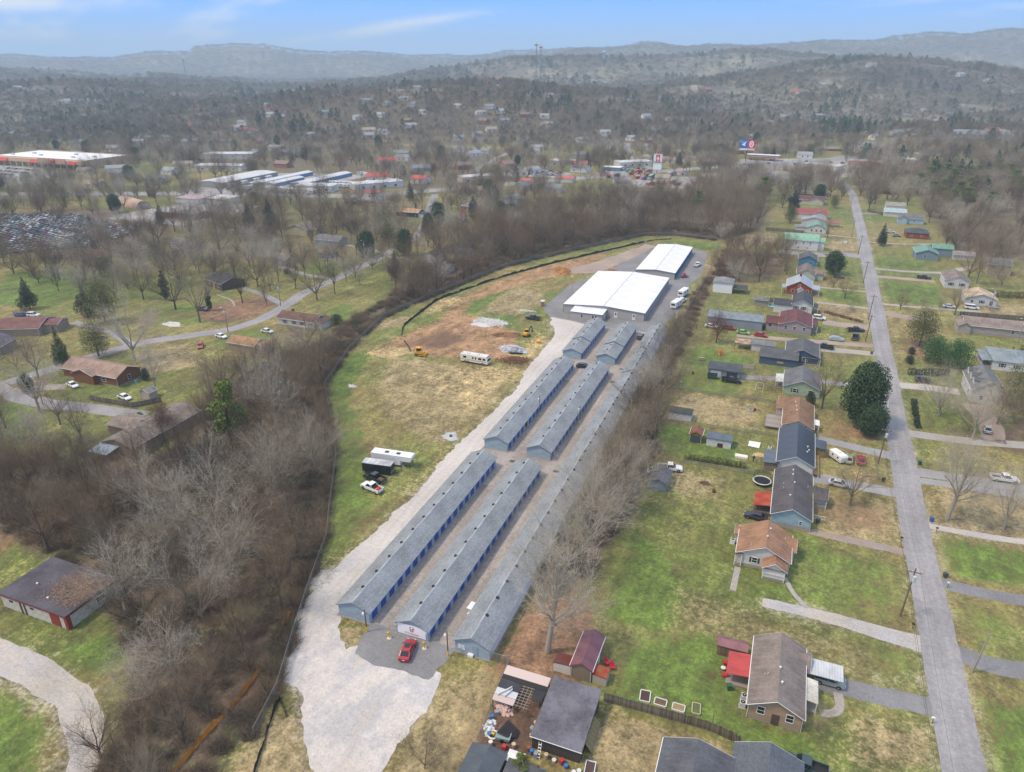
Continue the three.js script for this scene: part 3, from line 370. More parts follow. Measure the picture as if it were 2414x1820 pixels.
function roofOnPosts(T, b) {                          // porch or carport: sloping roof on posts over a deck
  const { x0, x1, z0, z1, h, fall = [0, 0, 0, 0], roof, deck = 0, post = WHITE, th = 0.1 } = b;
  part(b.pn ?? 'porch_roof', new GB().slab([V(x0, h + fall[0], z1), V(x1, h + fall[1], z1), V(x1, h + fall[2], z0), V(x0, h + fall[3], z0)], th), roof, T);
  if (deck) part('porch_deck', new GB().box(x0 + 0.1, x1 - 0.1, 0, deck, z0 + 0.1, z1 - 0.1), b.deckM ?? plain('#8d857a'), T);
  for (const [x, z] of b.posts ?? [[x0 + 0.15, z1 - 0.15], [x1 - 0.15, z1 - 0.15], [x1 - 0.15, z0 + 0.15]]) { const u = (x - x0) / (x1 - x0), v = (z1 - z) / (z1 - z0); part('post', new GB().box(x - 0.07, x + 0.07, 0, h - th + lerp(lerp(fall[0], fall[1], u), lerp(fall[3], fall[2], u), v), z - 0.07, z + 0.07), post, T); }
  if (b.rail) { const g = new GB(); for (const [xa, za, xb, zb] of b.rail) { g.bar(V(xa, deck + 0.9, za), V(xb, deck + 0.9, zb), 0.06).bar(V(xa, deck + 0.15, za), V(xb, deck + 0.15, zb), 0.05); const n = Math.ceil(Math.hypot(xb - xa, zb - za) / 0.3); for (let i = 0; i <= n; i++) { const x = lerp(xa, xb, i / n), z = lerp(za, zb, i / n); g.box(x - 0.02, x + 0.02, deck + 0.15, deck + 0.9, z - 0.02, z + 0.02); } } part('railing', g, b.railM ?? WHITE, T); }
}
/* ---- the storage rows ---- */
const S_WALL = mat('#9fb2c1', { map: 'siding', roughness: 0.8 }), S_ROOF = mat('#939a9f', { map: 'shingle', roughness: 0.93 }), S_DOOR = mat('#1c50b4', { roughness: 0.5, map: 'siding' }), S_TRIM = plain('#93a3b2'), S_BASE = mat('#a39a90', { map: 'gravel', roughness: 0.95 });
const ROLLDOOR = new GB().box(0, 0.05, 0, 2.15, -0.95, 0.95).geo();
function storageRow(label, x0, x1, z0, z1, nd, o = {}) {
  const cx = (x0 + x1) / 2, cz = (z0 + z1) / 2, L = z1 - z0, hw = (x1 - x0) / 2, h = o.h ?? 2.5, rise = o.rise ?? 1.35;
  const T = thing('storage_row', label, 'storage building', cx, 0, cz, 0, 'rows of blue roller-door storage units'); keep(x0, x1, z0, z1, 2);
  const w = new GB(), t = 0.2;
  w.prism([[-hw, 0], [hw, 0], [hw, h], [0, h + rise], [-hw, h]], 'z', L / 2 - t, L / 2); w.prism([[-hw, 0], [hw, 0], [hw, h], [0, h + rise], [-hw, h]], 'z', -L / 2, -L / 2 + t); w.box(-hw, -hw + t, 0, h, -L / 2 + t, L / 2 - t);
  if (nd) {
    const pitch = (L - 0.6) / nd; w.box(hw - t, hw, 2.15, h, -L / 2 + t, L / 2 - t);
    for (let i = 0; i <= nd; i++) { const z = -L / 2 + 0.3 + i * pitch; w.box(hw - t, hw, 0, 2.15, Math.max(-L / 2 + t, z - (pitch - 1.9) / 2), Math.min(L / 2 - t, z + (pitch - 1.9) / 2)); }
    for (let i = 0; i < nd; i++) if (o.open !== i) part('door', ROLLDOOR, S_DOOR, T, hw - 0.16, 0.02, -L / 2 + 0.3 + (i + 0.5) * pitch);
    w.box(-hw + t, hw - 1.6, 0, h, -L / 2 + t, L / 2 - t);
  } else w.box(hw - t, hw, 0, h, -L / 2 + t, L / 2 - t);
  part('wall', w, S_WALL, T);
  if (o.east) part('east_wall', new GB().box(hw + 0.01, hw + 0.06, 0, h - 0.02, -L / 2 + 0.02, L / 2 - 0.02), o.east, T);
  part('footing', new GB().box(-hw - 0.25, hw + 0.3, 0.0, 0.1, -L / 2 - 0.25, L / 2 + 0.25), S_BASE, T);
  const ov = 0.32, s = rise / hw, th = 0.13, y = th + 0.01;
  part('roof', new GB().slab([V(-hw - ov, h - ov * s + y, L / 2 + ov), V(0, h + rise + y, L / 2 + ov), V(0, h + rise + y, -L / 2 - ov), V(-hw - ov, h - ov * s + y, -L / 2 - ov)], th).slab([V(0, h + rise + y, L / 2 + ov), V(hw + ov, h - ov * s + y, L / 2 + ov), V(hw + ov, h - ov * s + y, -L / 2 - ov), V(0, h + rise + y, -L / 2 - ov)], th), S_ROOF, T);
  part('ridge_cap', new GB().slab([V(-0.16, h + rise + y - 0.16 * s + 0.03, L / 2 + ov), V(0, h + rise + y + 0.03, L / 2 + ov), V(0, h + rise + y + 0.03, -L / 2 - ov), V(-0.16, h + rise + y - 0.16 * s + 0.03, -L / 2 - ov)], 0.03).slab([V(0, h + rise + y + 0.03, L / 2 + ov), V(0.16, h + rise + y - 0.16 * s + 0.03, L / 2 + ov), V(0.16, h + rise + y - 0.16 * s + 0.03, -L / 2 - ov), V(0, h + rise + y + 0.03, -L / 2 - ov)], 0.03), mat('#aab0b6', { map: 'weather', roughness: 0.9 }), T);
  for (const sx of [-1, 1]) part('eave_trim', new GB().box(sx * (hw + ov) - 0.02, sx * (hw + ov) + 0.02, h - ov * s - 0.12, h - ov * s + 0.02, -L / 2 - ov, L / 2 + ov), S_TRIM, T, sx * 0.021, 0.1, 0);
  const vx = o.vx ?? -0.42; for (let z = -L / 2 + 2.2; z < L / 2 - 1; z += 4.6) part('roof_vent', BOXVENT, BLACK, T, vx, h + rise + y - Math.abs(vx) * s + 0.06, z);
  return T;
}
storageRow('blue storage row beside the gravel drive, nearest the entrance', -63.6, -57.4, -136.4, -79.6, 19);
const signRow = storageRow('blue storage row with the white STORAGE sign on its gable', -52.1, -46.0, -136.4, -79.4, 19, { vx: -0.3 });
storageRow('blue storage row beside the gravel drive, second from the entrance', -63.6, -57.4, -201.2, -144.0, 19, { open: 14 });
storageRow('blue storage row in the middle of the lot, behind the signed one', -52.1, -46.0, -201.0, -143.7, 19, { vx: -0.3 });
storageRow('short lower storage row with a stepped roof beside the gravel drive', -63.7, -57.5, -220.4, -209.6, 4, { h: 2.3, rise: 1.2 });
storageRow('short storage row nearest the white warehouse on the drive side', -63.7, -57.5, -241.2, -220.75, 7, { h: 2.6 });
storageRow('short lower storage row with a stepped roof in the middle of the lot', -52.2, -46.0, -219.8, -209.2, 4, { h: 2.3, rise: 1.2 });
storageRow('short storage row in the middle, nearest the white warehouse', -52.2, -46.0, -241.0, -220.15, 7, { h: 2.6 });
const C_EAST = plain('#dad8d2', 0.8);
const office = storageRow('long blue storage row along the tree belt, its end wall with notices', -41.0, -35.0, -197.6, -79.4, 0, { vx: 0.35, east: C_EAST });
storageRow('storage row in the tree belt line, middle step of its roof', -41.0, -35.0, -218.6, -198.0, 0, { h: 2.75, vx: 0.3, east: C_EAST });
storageRow('storage row in the tree belt line, farthest from the entrance', -41.0, -35.0, -242.0, -219.0, 0, { h: 2.95, vx: 0.3, east: C_EAST });
{ // the sign on the gable and fittings of the front row
  const c = document.createElement('canvas'); c.width = 1024; c.height = 440; const q = c.getContext('2d'); q.fillStyle = '#e9eaec'; q.fillRect(0, 0, 1024, 440);
  q.fillStyle = '#1d2742'; const P = (p) => { q.beginPath(); p.forEach(([x, y], i) => i ? q.lineTo(x, y) : q.moveTo(x, y)); q.closePath(); q.fill(); };
  P([[430, 78], [500, 40], [505, 64], [452, 98]]); P([[540, 40], [612, 78], [618, 112], [598, 100], [594, 92], [540, 64]]);
  P([[452, 106], [486, 124], [486, 232], [520, 252], [520, 128], [534, 122], [534, 288], [452, 246]]); q.fillStyle = '#c0392f';
  P([[542, 128], [610, 92], [610, 196], [566, 222], [566, 272], [542, 286]]); q.fillStyle = '#e9eaec'; P([[566, 146], [588, 134], [588, 182], [566, 194]]); q.fillStyle = '#e9eaec'; q.fillRect(500, 124, 12, 100);
  q.fillStyle = '#b5353b'; q.font = 'bold 96px sans-serif'; q.textAlign = 'center'; q.save(); q.translate(512, 388); q.scale(1.22, 1); q.fillText('STORAGE', 0, 0); q.restore();
  const t = new THREE.CanvasTexture(c); t.colorSpace = THREE.SRGBColorSpace; t.magFilter = THREE.LinearFilter;
  const g = new THREE.BoxGeometry(5.3, 2.15, 0.06), face = new THREE.MeshStandardMaterial({ map: t, roughness: 0.6 }), w = plain('#dfe0e2', 0.6);
  const o = fin(new THREE.Mesh(g, [w, w, w, w, face, w])); o.name = 'sign_board'; o.position.set(0, 1.52, 28.5 + 0.035); o.userData.label = 'white board with the STORAGE lettering and a boxed letter mark'; signRow.add(o);
  for (const s of [-1, 1]) part('wall_lamp', new GB().cbox(0, 0, 0, 0.28, 0.36, 0.22), WHITE, signRow, s * 2.86, 2.2, 28.62);
  const L = 118.2 / 2; for (const [x, y, w2, h2] of [[-2.2, 1.6, 0.5, 0.4], [-1.6, 1.45, 0.6, 0.5], [-2.2, 1.1, 0.5, 0.4], [-1.5, 0.95, 0.55, 0.4]]) part('notice', new GB().cbox(x, y, 0, w2, h2, 0.02), WHITE, office, 0, 0, L + 0.012);
  part('wall_cabinet', new GB().cbox(-0.1, 0.3, 0.3, 0.95, 0.5, 0.55), WHITE, office, 0, 0, L); part('door', doorGeo(0.9, 2), plain('#8397a8'), office, 0.6, 0.1, L); part('conduit', new GB().cyl(0.95, 0.5, 2.2, 0.03, 0.03), STEEL, office, 0, 0, L);
}
/* ---- white warehouses ---- */
const W_ROOF = mat('#e8e9ea', { map: 'whiteroof', roughness: 0.45 }), W_WALL = mat('#b3afaa', { map: 'panel', roughness: 0.6 }), W_TRIM = plain('#3c5f86', 0.5), W_DOOR = mat('#a9a7a5', { map: 'siding', roughness: 0.6 }), B_DOOR = mat('#2c5f9e', { map: 'siding', roughness: 0.5 });
function warehouse(label, x0, x1, z0, z1, h, rise, nd, doorM) {
  const cx = (x0 + x1) / 2, cz = (z0 + z1) / 2, hw = (x1 - x0) / 2, L = z1 - z0, T = thing('warehouse', label, 'warehouse', cx, 0, cz, 0, 'white-roofed metal warehouses'); keep(x0, x1, z0, z1, 2);
  part('wall', new GB().prism([[-hw, 0], [hw, 0], [hw, h], [0, h + rise], [-hw, h]], 'z', -L / 2, L / 2), W_WALL, T); const y = 0.13;
  part('roof', new GB().slab([V(-hw - 0.2, h + y, L / 2 + 0.2), V(0, h + rise + y, L / 2 + 0.2), V(0, h + rise + y, -L / 2 - 0.2), V(-hw - 0.2, h + y, -L / 2 - 0.2)], 0.1).slab([V(0, h + rise + y, L / 2 + 0.2), V(hw + 0.2, h + y, L / 2 + 0.2), V(hw + 0.2, h + y, -L / 2 - 0.2), V(0, h + rise + y, -L / 2 - 0.2)], 0.1), W_ROOF, T);
  part('ridge_cap', new GB().bar(V(0, h + rise + y + 0.03, L / 2 + 0.2), V(0, h + rise + y + 0.03, -L / 2 - 0.2), 0.06, 0.4), plain('#eceded', 0.5), T);
  part('front_trim', new GB().bar(V(-hw - 0.2, h - 0.04, L / 2 + 0.22), V(0, h + rise - 0.04, L / 2 + 0.22), 0.22, 0.04).bar(V(0, h + rise - 0.04, L / 2 + 0.22), V(hw + 0.2, h - 0.04, L / 2 + 0.22), 0.22, 0.04), W_TRIM, T);
  part('gutter', new GB().box(hw + 0.2, hw + 0.32, h - 0.1, h + 0.06, -L / 2 - 0.2, L / 2 + 0.2), W_TRIM, T);
  for (const x of [-hw - 0.02, hw + 0.02]) part('corner_trim', new GB().box(x - 0.08, x + 0.08, 0, h - 0.1, L / 2 - 0.1, L / 2 + 0.03), W_TRIM, T);
  const p = (L - 2) / nd; for (let i = 0; i < nd; i++) part('door', new GB().box(hw - 0.02, hw + 0.05, 0.02, 2.5, -p * 0.42, p * 0.42), doorM, T, 0, 0, -L / 2 + 1 + (i + 0.5) * p);
  for (let i = 0; i <= nd; i++) part('pilaster', new GB().box(hw, hw + 0.09, 0, h - 0.12, -0.08, 0.08), W_TRIM, T, 0, 0, -L / 2 + 1 + i * p);
  return T;
}
const whD = warehouse('large white-roofed warehouse with a low office in front', -77.8, -46, -307.6, -255.3, 3.1, 1.1, 14, W_DOOR);
warehouse('narrower white-roofed warehouse with blue doors, behind the large one', -62.6, -45, -370.6, -317, 3.0, 0.8, 15, B_DOOR);
{ const b = { x0: -11.1, x1: 1.3, z0: 26.15, z1: 32.9 }; part('office_wall', new GB().box(b.x0, b.x1, 0, 2.75, b.z0, b.z1), W_WALL, whD); part('office_roof', new GB().slab([V(b.x0 - 0.2, 2.9, b.z1 + 0.2), V(b.x1 + 0.2, 2.9, b.z1 + 0.2), V(b.x1 + 0.2, 3.06, b.z0), V(b.x0 - 0.2, 3.06, b.z0)], 0.1), W_ROOF, whD);
  part('office_trim', new GB().box(b.x0 - 0.22, b.x1 + 0.22, 2.68, 2.86, b.z1 + 0.2, b.z1 + 0.26).box(b.x1 + 0.22, b.x1 + 0.28, 2.68, 2.86, b.z0, b.z1 + 0.2), W_TRIM, whD);
  for (const x of [-6.6, -2.3, -1.1]) addWindow(whD, b, 'S', x, 1.0, 0.8, 1.2); addDoor(whD, b, 'E', 29.5, 1, 2.1, WHITE); addDoor(whD, { z1: 26.15 }, 'S', 4.9, 1.1, 2.2, WHITE); addDoor(whD, { z1: 26.15 }, 'S', 11.9, 1.1, 2.2, WHITE); for (const x of [4.9, 11.9]) { const g = winGeo(0.5, 0.8), o = part('door_window', g.p, GLASS, whD, x, 1.2, 26.24); } }
console.log('storage');
/* ---- houses along the west side of the street ---- */
const SH = '#3a3d42';
house({ label: 'tan sided house with a taupe shingle roof and red porch roof behind', x0: 4.9, x1: 12.2, z0: -97.2, z1: -83.2, h: 3.0, rise: 1.9, base: 0.5, wall: sideM('#b2977c'), roof: roofM('#8b8078'), win: [['S', 6.6, 1.5, 0.95, 1.3], ['S', 10.6, 1.4, 0.95, 1.3], ['E', -86, 1.4, 0.9, 1.2], ['E', -92, 1.4, 0.9, 1.2]], door: [['S', 8.7, 0.9, 1.9, '#55443a', 0, 0.1], ['E', -89, 0.95, 2, '#6a4a3a']], vent: [[8.6, -89.5], [9.0, -86.8], [7.0, -88.4, 2], [6.6, -88.4, 2]],
  wings: [{ open: 1, pn: 'red_porch_roof', x0: 1.1, x1: 4.85, z0: -93.3, z1: -88.4, h: 2.45, fall: [-0.15, 0.3, 0.3, -0.15], roof: metalM('#b8433c', 0.45), deck: 0.3, posts: [[1.3, -93], [1.3, -90.8], [1.3, -88.6], [3, -88.6]], post: plain('#6b5444') },
    { open: 1, pn: 'porch_awning', x0: 12.25, x1: 14.4, z0: -91.8, z1: -87.2, h: 2.4, fall: [0.25, -0.1, -0.1, 0.25], roof: mat('#cfcbbd', { map: 'weather' }), deck: 0.4, rail: [[14.3, -1.9, 14.3, 1.2]].map(([x, a, , b]) => [5.75, a + 0, 5.75, b]) },
    { x0: 10.9, x1: 12.9, z0: -97, z1: -93.4, h: 2.5, rise: 1.1 }] });
house({ name: 'garden_shed', cat: 'shed', label: 'narrow timber shed with a mauve metal roof beside the red porch roof', x0: -0.8, x1: 3.8, z0: -96.4, z1: -94.3, h: 2.0, rise: 0.5, axis: 'x', wall: mat('#8c7660', { map: 'wood' }), roof: metalM('#8a5c62', 0.5), trim: null, ov: 0.15, win: [['S', 3, 1.0, 0.5, 0.4]], door: [['S', 0.2, 0.8, 1.7, '#6b5a48']] });
house({ label: 'white cottage with a light brown cross-gabled roof', x0: 0.0, x1: 9.3, z0: -128.2, z1: -119.4, h: 3.1, rise: 2.3, base: 0.6, ridge: 4.8, wall: sideM('#d3d1cc'), roof: roofM('#a27c60'), win: [['S', 3.2, 1.3, 0.9, 1.1, SH], ['E', -122, 1.4, 0.9, 1.1, SH]], vent: [[5.3, -125.6], [4.9, -122.5], [2.2, -120.5, 2]], door: [['S', 0.7, 0.9, 2, '#b9b2a6']],
  wings: [{ x0: 4.9, x1: 8.8, z0: -119.6, z1: -116.9, h: 2.7, rise: 1.2, axis: 'z', wall: plain('#c9c7c2') }, { x0: -0.9, x1: 0.4, z0: -128.8, z1: -126.2, h: 2.5, rise: 0.6 }, { open: 1, x0: -0.5, x1: 1.0, z0: -121.4, z1: -119, h: 2.6, fall: [0, 0.25, 0.25, 0], roof: roofM('#8f6f58'), deck: 0.6 }, { x0: 8.6, x1: 10.2, z0: -128.1, z1: -123.8, h: 2.6, rise: 1.3 }, { open: 1, x0: 4.8, x1: 8.9, z0: -118.4, z1: -116.7, h: 2.4, fall: [0.1, 0.1, 0.3, 0.3], roof: roofM('#a27c60'), deck: 0.5, rail: [[0.2, 7.0, 4.2, 7.0]] }] });
house({ label: 'light blue house with a dark grey roof and a rusty lean-to', x0: 5.5, x1: 13, z0: -154, z1: -135.4, h: 3.0, rise: 1.9, base: 0.9, wall: sideM('#9db7c4'), roof: roofM('#5d5a5d'), vent: [[8.9, -149.5], [9.3, -145.8], [8.6, -140.6], [8.9, -151.6], [7.2, -146.5, 2], [7.2, -144.6, 2]], win: [['S', 11.2, 1.4, 0.5, 0.8], ['E', -140, 1.6, 0.9, 1.1]],
  wings: [{ open: 1, pn: 'rusty_porch_roof', x0: 1.6, x1: 5.5, z0: -144, z1: -138.4, h: 2.5, fall: [-0.2, 0.25, 0.25, -0.2], roof: mat('#a8563a', { map: 'rust', roughness: 0.8 }), deck: 0.7, deckM: mat('#77695a', { map: 'wood' }), posts: [[1.8, -143.8], [1.8, -141], [1.8, -138.6], [4.2, -138.6]], post: plain('#6b5846'), rail: [[-7.4, 6.2, -7.4, 3]], railM: plain('#7a6c5c') }, { x0: 12.6, x1: 16.2, z0: -150, z1: -146, h: 2.5, rise: 1.2 }, { open: 1, x0: 13.1, x1: 16.4, z0: -147.4, z1: -145.2, h: 2.4, fall: [0, 0, 0.1, 0.1], roof: roofM('#5d5a5d'), deck: 0.8, rail: [[4, 4.9, 6.9, 4.9]] }] });
house({ label: 'white house with a charcoal standing-seam metal roof', x0: 5.6, x1: 13.4, z0: -176, z1: -158.6, h: 3.0, rise: 1.9, base: 0.5, wall: sideM('#dcdedf'), roof: mat('#4c535d', { map: 'metal', roughness: 0.4, metalness: 0.3 }), vent: [[12, -166.2], [12.3, -164.8], [11.9, -163.4]], win: [['E', -162, 1.3, 0.9, 1.1], ['E', -169, 1.3, 0.9, 1.1]],
  wings: [{ x0: 2.7, x1: 5.7, z0: -164.2, z1: -158.2, h: 2.2, flat: [0, 0.35, 0.35, 0], wall: mat('#8f8272', { map: 'wood' }), roof: metalM('#5a626c', 0.4) }, { x0: 12.8, x1: 16.2, z0: -173.4, z1: -169.4, h: 2.4, flat: [0.4, 0, 0, 0.4], wall: mat('#a08458', { map: 'wood' }), roof: metalM('#46505c', 0.4) }, { open: 1, x0: 13.5, x1: 15, z0: -168.6, z1: -158.8, h: 1.0, th: 0.08, roof: mat('#b0925f', { map: 'wood' }), pn: 'deck' }] });
house({ label: 'cream house with a brown shingle roof and a weathered deck behind', x0: 6, x1: 13.2, z0: -193.4, z1: -178.8, h: 3.0, rise: 1.8, base: 0.5, wall: sideM('#c8bca8'), roof: roofM('#8f7058'), trim: plain('#cfcac0'), vent: [[8.6, -190.6], [8.9, -187.6], [9.0, -184.8], [7.2, -189, 2], [7, -184, 2]], win: [['E', -183, 1.3, 0.9, 1.1]], wings: [{ x0: 4.1, x1: 6.4, z0: -196.2, z1: -189, h: 2.5, flat: [0, 0.6, 0.6, 0], wall: sideM('#c6c0b8') }, { x0: 4.6, x1: 9.4, z0: -197.6, z1: -193.2, h: 2.5, rise: 1.0 }, { open: 1, pn: 'deck', x0: 1.6, x1: 6.0, z0: -188.6, z1: -180.6, h: 0.8, th: 0.12, roof: mat('#a39b94', { map: 'wood' }), posts: [], rail: [[-7.9, -2.4, -7.9, 5.4], [-7.9, 5.4, -3.7, 5.4]], railM: plain('#8f867c') }, { open: 1, x0: 13.2, x1: 15, z0: -186, z1: -182.6, h: 2.3, fall: [0.2, 0, 0, 0.2], roof: WHITE }] });
house({ label: 'pale green house with a grey roof behind the leafless yard tree', x0: 5.4, x1: 15, z0: -217, z1: -205, h: 3.0, rise: 2.1, base: 0.5, wall: sideM('#a9bda6'), roof: roofM('#6f7376'), win: [['S', 8.4, 1.2, 1.0, 1.2, SH], ['S', 12.6, 1.2, 1, 1.2]], wings: [{ open: 1, x0: 2.8, x1: 5.4, z0: -215, z1: -208.6, h: 2.5, fall: [-0.1, 0.1, 0.1, -0.1], roof: plain('#c3c5c4'), deck: 0.5, rail: [[-7.2, -3.8, -7.2, 2.2]] }] });
house({ label: 'dark blue house with a grey roof and a long back wing', x0: 5, x1: 14.8, z0: -243.4, z1: -232, h: 3.0, rise: 1.9, base: 0.3, wall: sideM('#4b5f78'), roof: roofM('#5f6165'), win: [['S', 10.9, 1.2, 1.6, 1.1], ['E', -238, 1.2, 1, 1.2]], wings: [{ x0: -2.8, x1: 8.6, z0: -236, z1: -227.6, h: 2.6, rise: 1.2, axis: 'x', trim: null }, { open: 1, x0: 11, x1: 15.6, z0: -234.4, z1: -231.4, h: 2.5, fall: [0, 0, 0.2, 0.2], roof: roofM('#5f6165'), deck: 0.4 }], door: [['S', 3.6, 1.8, 0.5, '#b0956a', 1, 0.9]] });
house({ label: 'mauve house with a maroon roof and grey block base', x0: 1.8, x1: 12.4, z0: -275, z1: -260.6, h: 3.4, rise: 1.8, base: 0.9, wall: sideM('#a99ca0'), roof: roofM('#704545'), win: [['S', 4, 1.7, 0.9, 1.2], ['S', 7, 1.7, 0.9, 1.2], ['S', 10.2, 1.7, 0.9, 1.2], ['S', -1.4, 1.6, 1.2, 1.2, null, 1]], wings: [{ x0: -2.8, x1: 3, z0: -268, z1: -261.6, h: 3.1, rise: 1.6, base: 0.8 }, { open: 1, x0: 12.3, x1: 14.8, z0: -272, z1: -264.6, h: 2.8, fall: [0.3, 0, 0, 0.3], roof: roofM('#704545'), deck: 0.5 }] });
house({ label: 'white house with a charcoal roof between the mauve and brick houses', x0: 5.5, x1: 12.6, z0: -297, z1: -284.4, h: 4.2, rise: 2.0, base: 0.4, wall: sideM('#d8d9d9'), roof: roofM('#4a4c51'), win: [['S', 9.6, 2.2, 1, 1.2, SH], ['S', 6.8, 2.2, 1, 1.2, SH]], wings: [{ x0: -1.2, x1: 6, z0: -291, z1: -284.9, h: 3.4, rise: 1.2 }, { open: 1, x0: 12.4, x1: 15, z0: -293, z1: -288, h: 2.7, fall: [0.3, 0, 0, 0.3], roof: roofM('#4a4c51') }] });
house({ name: 'garage', cat: 'garage', label: 'long grey garage building beside the mauve house', x0: -23.4, x1: -4, z0: -268.6, z1: -260.2, h: 3.2, rise: 1.0, axis: 'x', wall: mat('#8f99a3', { map: 'panel' }), roof: metalM('#7f8890', 0.5), trim: null, ov: 0.2, door: [['S', -16, 3, 2.4, '#7d8791'], ['S', -8.5, 3, 2.4, '#7d8791']] });
house({ label: 'red brick house with a pale metal roof and a white dormer', x0: 2.6, x1: 12.4, z0: -324, z1: -311.8, h: 3.5, rise: 2.6, base: 0.3, wall: brickM('#a8543c'), roof: metalM('#a9b0b6', 0.4), win: [['S', 5.2, 1.2, 1.3, 1.2], ['S', 10.8, 1.2, 0.9, 1.3], ['S', 7.5, 3.8, 0.7, 0.9]], door: [['S', 8, 1, 2.1, '#d0cfcb']], chimney: [[7.5, -320]], wings: [{ x0: 7.0, x1: 9.2, z0: -312.4, z1: -310.6, h: 2.7, rise: 0.9, axis: 'z', wall: plain('#d0d0ce') }, { open: 1, x0: 12.2, x1: 15.6, z0: -320, z1: -313, h: 2.8, fall: [0.2, 0, 0, 0.2], roof: metalM('#a9b0b6', 0.4), deck: 0.4 }, { open: 1, x0: 0.6, x1: 2.8, z0: -318, z1: -312, h: 2.7, fall: [0, 0.2, 0.2, 0], roof: metalM('#9aa2a8', 0.4) }] });
house({ label: 'pale green house with a taupe roof next to the brick house', x0: 6.2, x1: 13.6, z0: -348, z1: -336.6, h: 3.2, rise: 2.2, wall: sideM('#bcc3b2'), roof: roofM('#85776e'), win: [['S', 9, 1.2, 0.9, 1.1]], wings: [{ x0: 12, x1: 17.4, z0: -346, z1: -340, h: 2.7, rise: 1.2 }] });
house({ label: 'bright blue gabled house with a grey roof near the church', x0: 6.4, x1: 14.6, z0: -374, z1: -364, h: 3.2, rise: 2.0, wall: sideM('#4f8fb5'), roof: roofM('#65676a'), win: [['S', 12, 1.2, 0.9, 1.1]] });
house({ name: 'church', cat: 'church', label: 'white church hall with a pale green metal roof', x0: -1.6, x1: 15, z0: -408, z1: -398.6, h: 5.2, rise: 2.4, axis: 'x', wall: sideM('#dedfdf'), roof: metalM('#86b49a', 0.5), trim: plain('#86b49a'), win: [['S', 0.6, 3.2, 0.6, 1], ['S', 4.2, 3.2, 0.6, 1], ['S', 7.8, 3.2, 0.6, 1], ['S', 11.2, 3.2, 0.6, 1], ['S', 0.2, 0.9, 0.6, 0.6], ['S', 5.6, 0.9, 0.7, 0.7], ['S', 10.2, 0.9, 0.7, 0.6]], wings: [{ x0: 14.6, x1: 18, z0: -406, z1: -400, h: 4.6, rise: 1.5, trim: null }] });
house({ label: 'white house with a green metal roof north of the church', x0: 9.4, x1: 19.6, z0: -455, z1: -444.6, h: 3.2, rise: 2, wall: sideM('#d2d3d0'), roof: metalM('#74a087', 0.5), win: [['S', 12, 1, 0.9, 1.2], ['S', 14.5, 1, 0.9, 1.2], ['S', 17, 1, 0.9, 1.2]], wings: [{ x0: 3, x1: 9.6, z0: -453, z1: -447, h: 2.6, rise: 0.8, roof: roofM('#8d9091') }] });
house({ label: 'white house with a light grey roof and a red carport', x0: 6.4, x1: 20, z0: -474, z1: -466.4, h: 3.3, rise: 1.8, axis: 'z', wall: sideM('#cfd0cf'), roof: roofM('#a3a5a6'), wings: [{ open: 1, x0: 20, x1: 28, z0: -472, z1: -466.5, h: 2.6, fall: [0.2, 0, 0, 0.2], roof: metalM('#a94d44', 0.5) }] });
house({ label: 'long white house with a brick red metal roof', x0: 2, x1: 20.6, z0: -497, z1: -488, h: 3.6, rise: 1.9, axis: 'x', wall: sideM('#d6d5d2'), roof: metalM('#9b4540', 0.5), win: [['S', 12, 1.2, 0.8, 1.2], ['S', 16, 1.2, 0.8, 1.2]], wings: [{ x0: 11, x1: 20.4, z0: -492, z1: -486.4, h: 3.4, rise: 1.8, axis: 'z' }] });
house({ label: 'cream gabled house with a maroon roof near the street bend', x0: -1, x1: 20, z0: -553, z1: -543, h: 3.3, rise: 2, axis: 'x', wall: sideM('#cbc3b1'), roof: roofM('#6d4a46'), win: [['S', 13, 1.2, 0.7, 1.2], ['S', 15.5, 1.2, 0.7, 1.2]], wings: [{ x0: 9.5, x1: 19, z0: -548, z1: -541.6, h: 3.2, rise: 2, axis: 'z' }] });
house({ label: 'tall white two-storey house with a grey roof by the street bend', x0: 12, x1: 21.6, z0: -598, z1: -588.6, h: 5.6, rise: 1.8, axis: 'z', wall: sideM('#d8d9da'), roof: roofM('#85888c'), win: [['S', 15, 1, 0.9, 1.2], ['S', 18, 3.4, 1, 1]], wings: [{ x0: 13, x1: 21, z0: -588.8, z1: -584, h: 2.6, rise: 1, roof: roofM('#8e9196') }, { open: 1, x0: 1, x1: 11, z0: -590, z1: -583, h: 2.6, roof: metalM('#8a929a', 0.5) }] });
house({ label: 'white two-storey outbuilding with a hipped grey roof beside the warehouses', x0: -26.6, x1: -18.8, z0: -311.5, z1: -304, h: 4.6, rise: 1.5, hip: 1, wall: plain('#d9dad9'), roof: roofM('#8c8f92'), wings: [{ open: 1, x0: -18.6, x1: -12.8, z0: -311, z1: -304.6, h: 2.4, roof: roofM('#4a4b4d'), pn: 'carport_roof', post: plain('#56504a') }] });
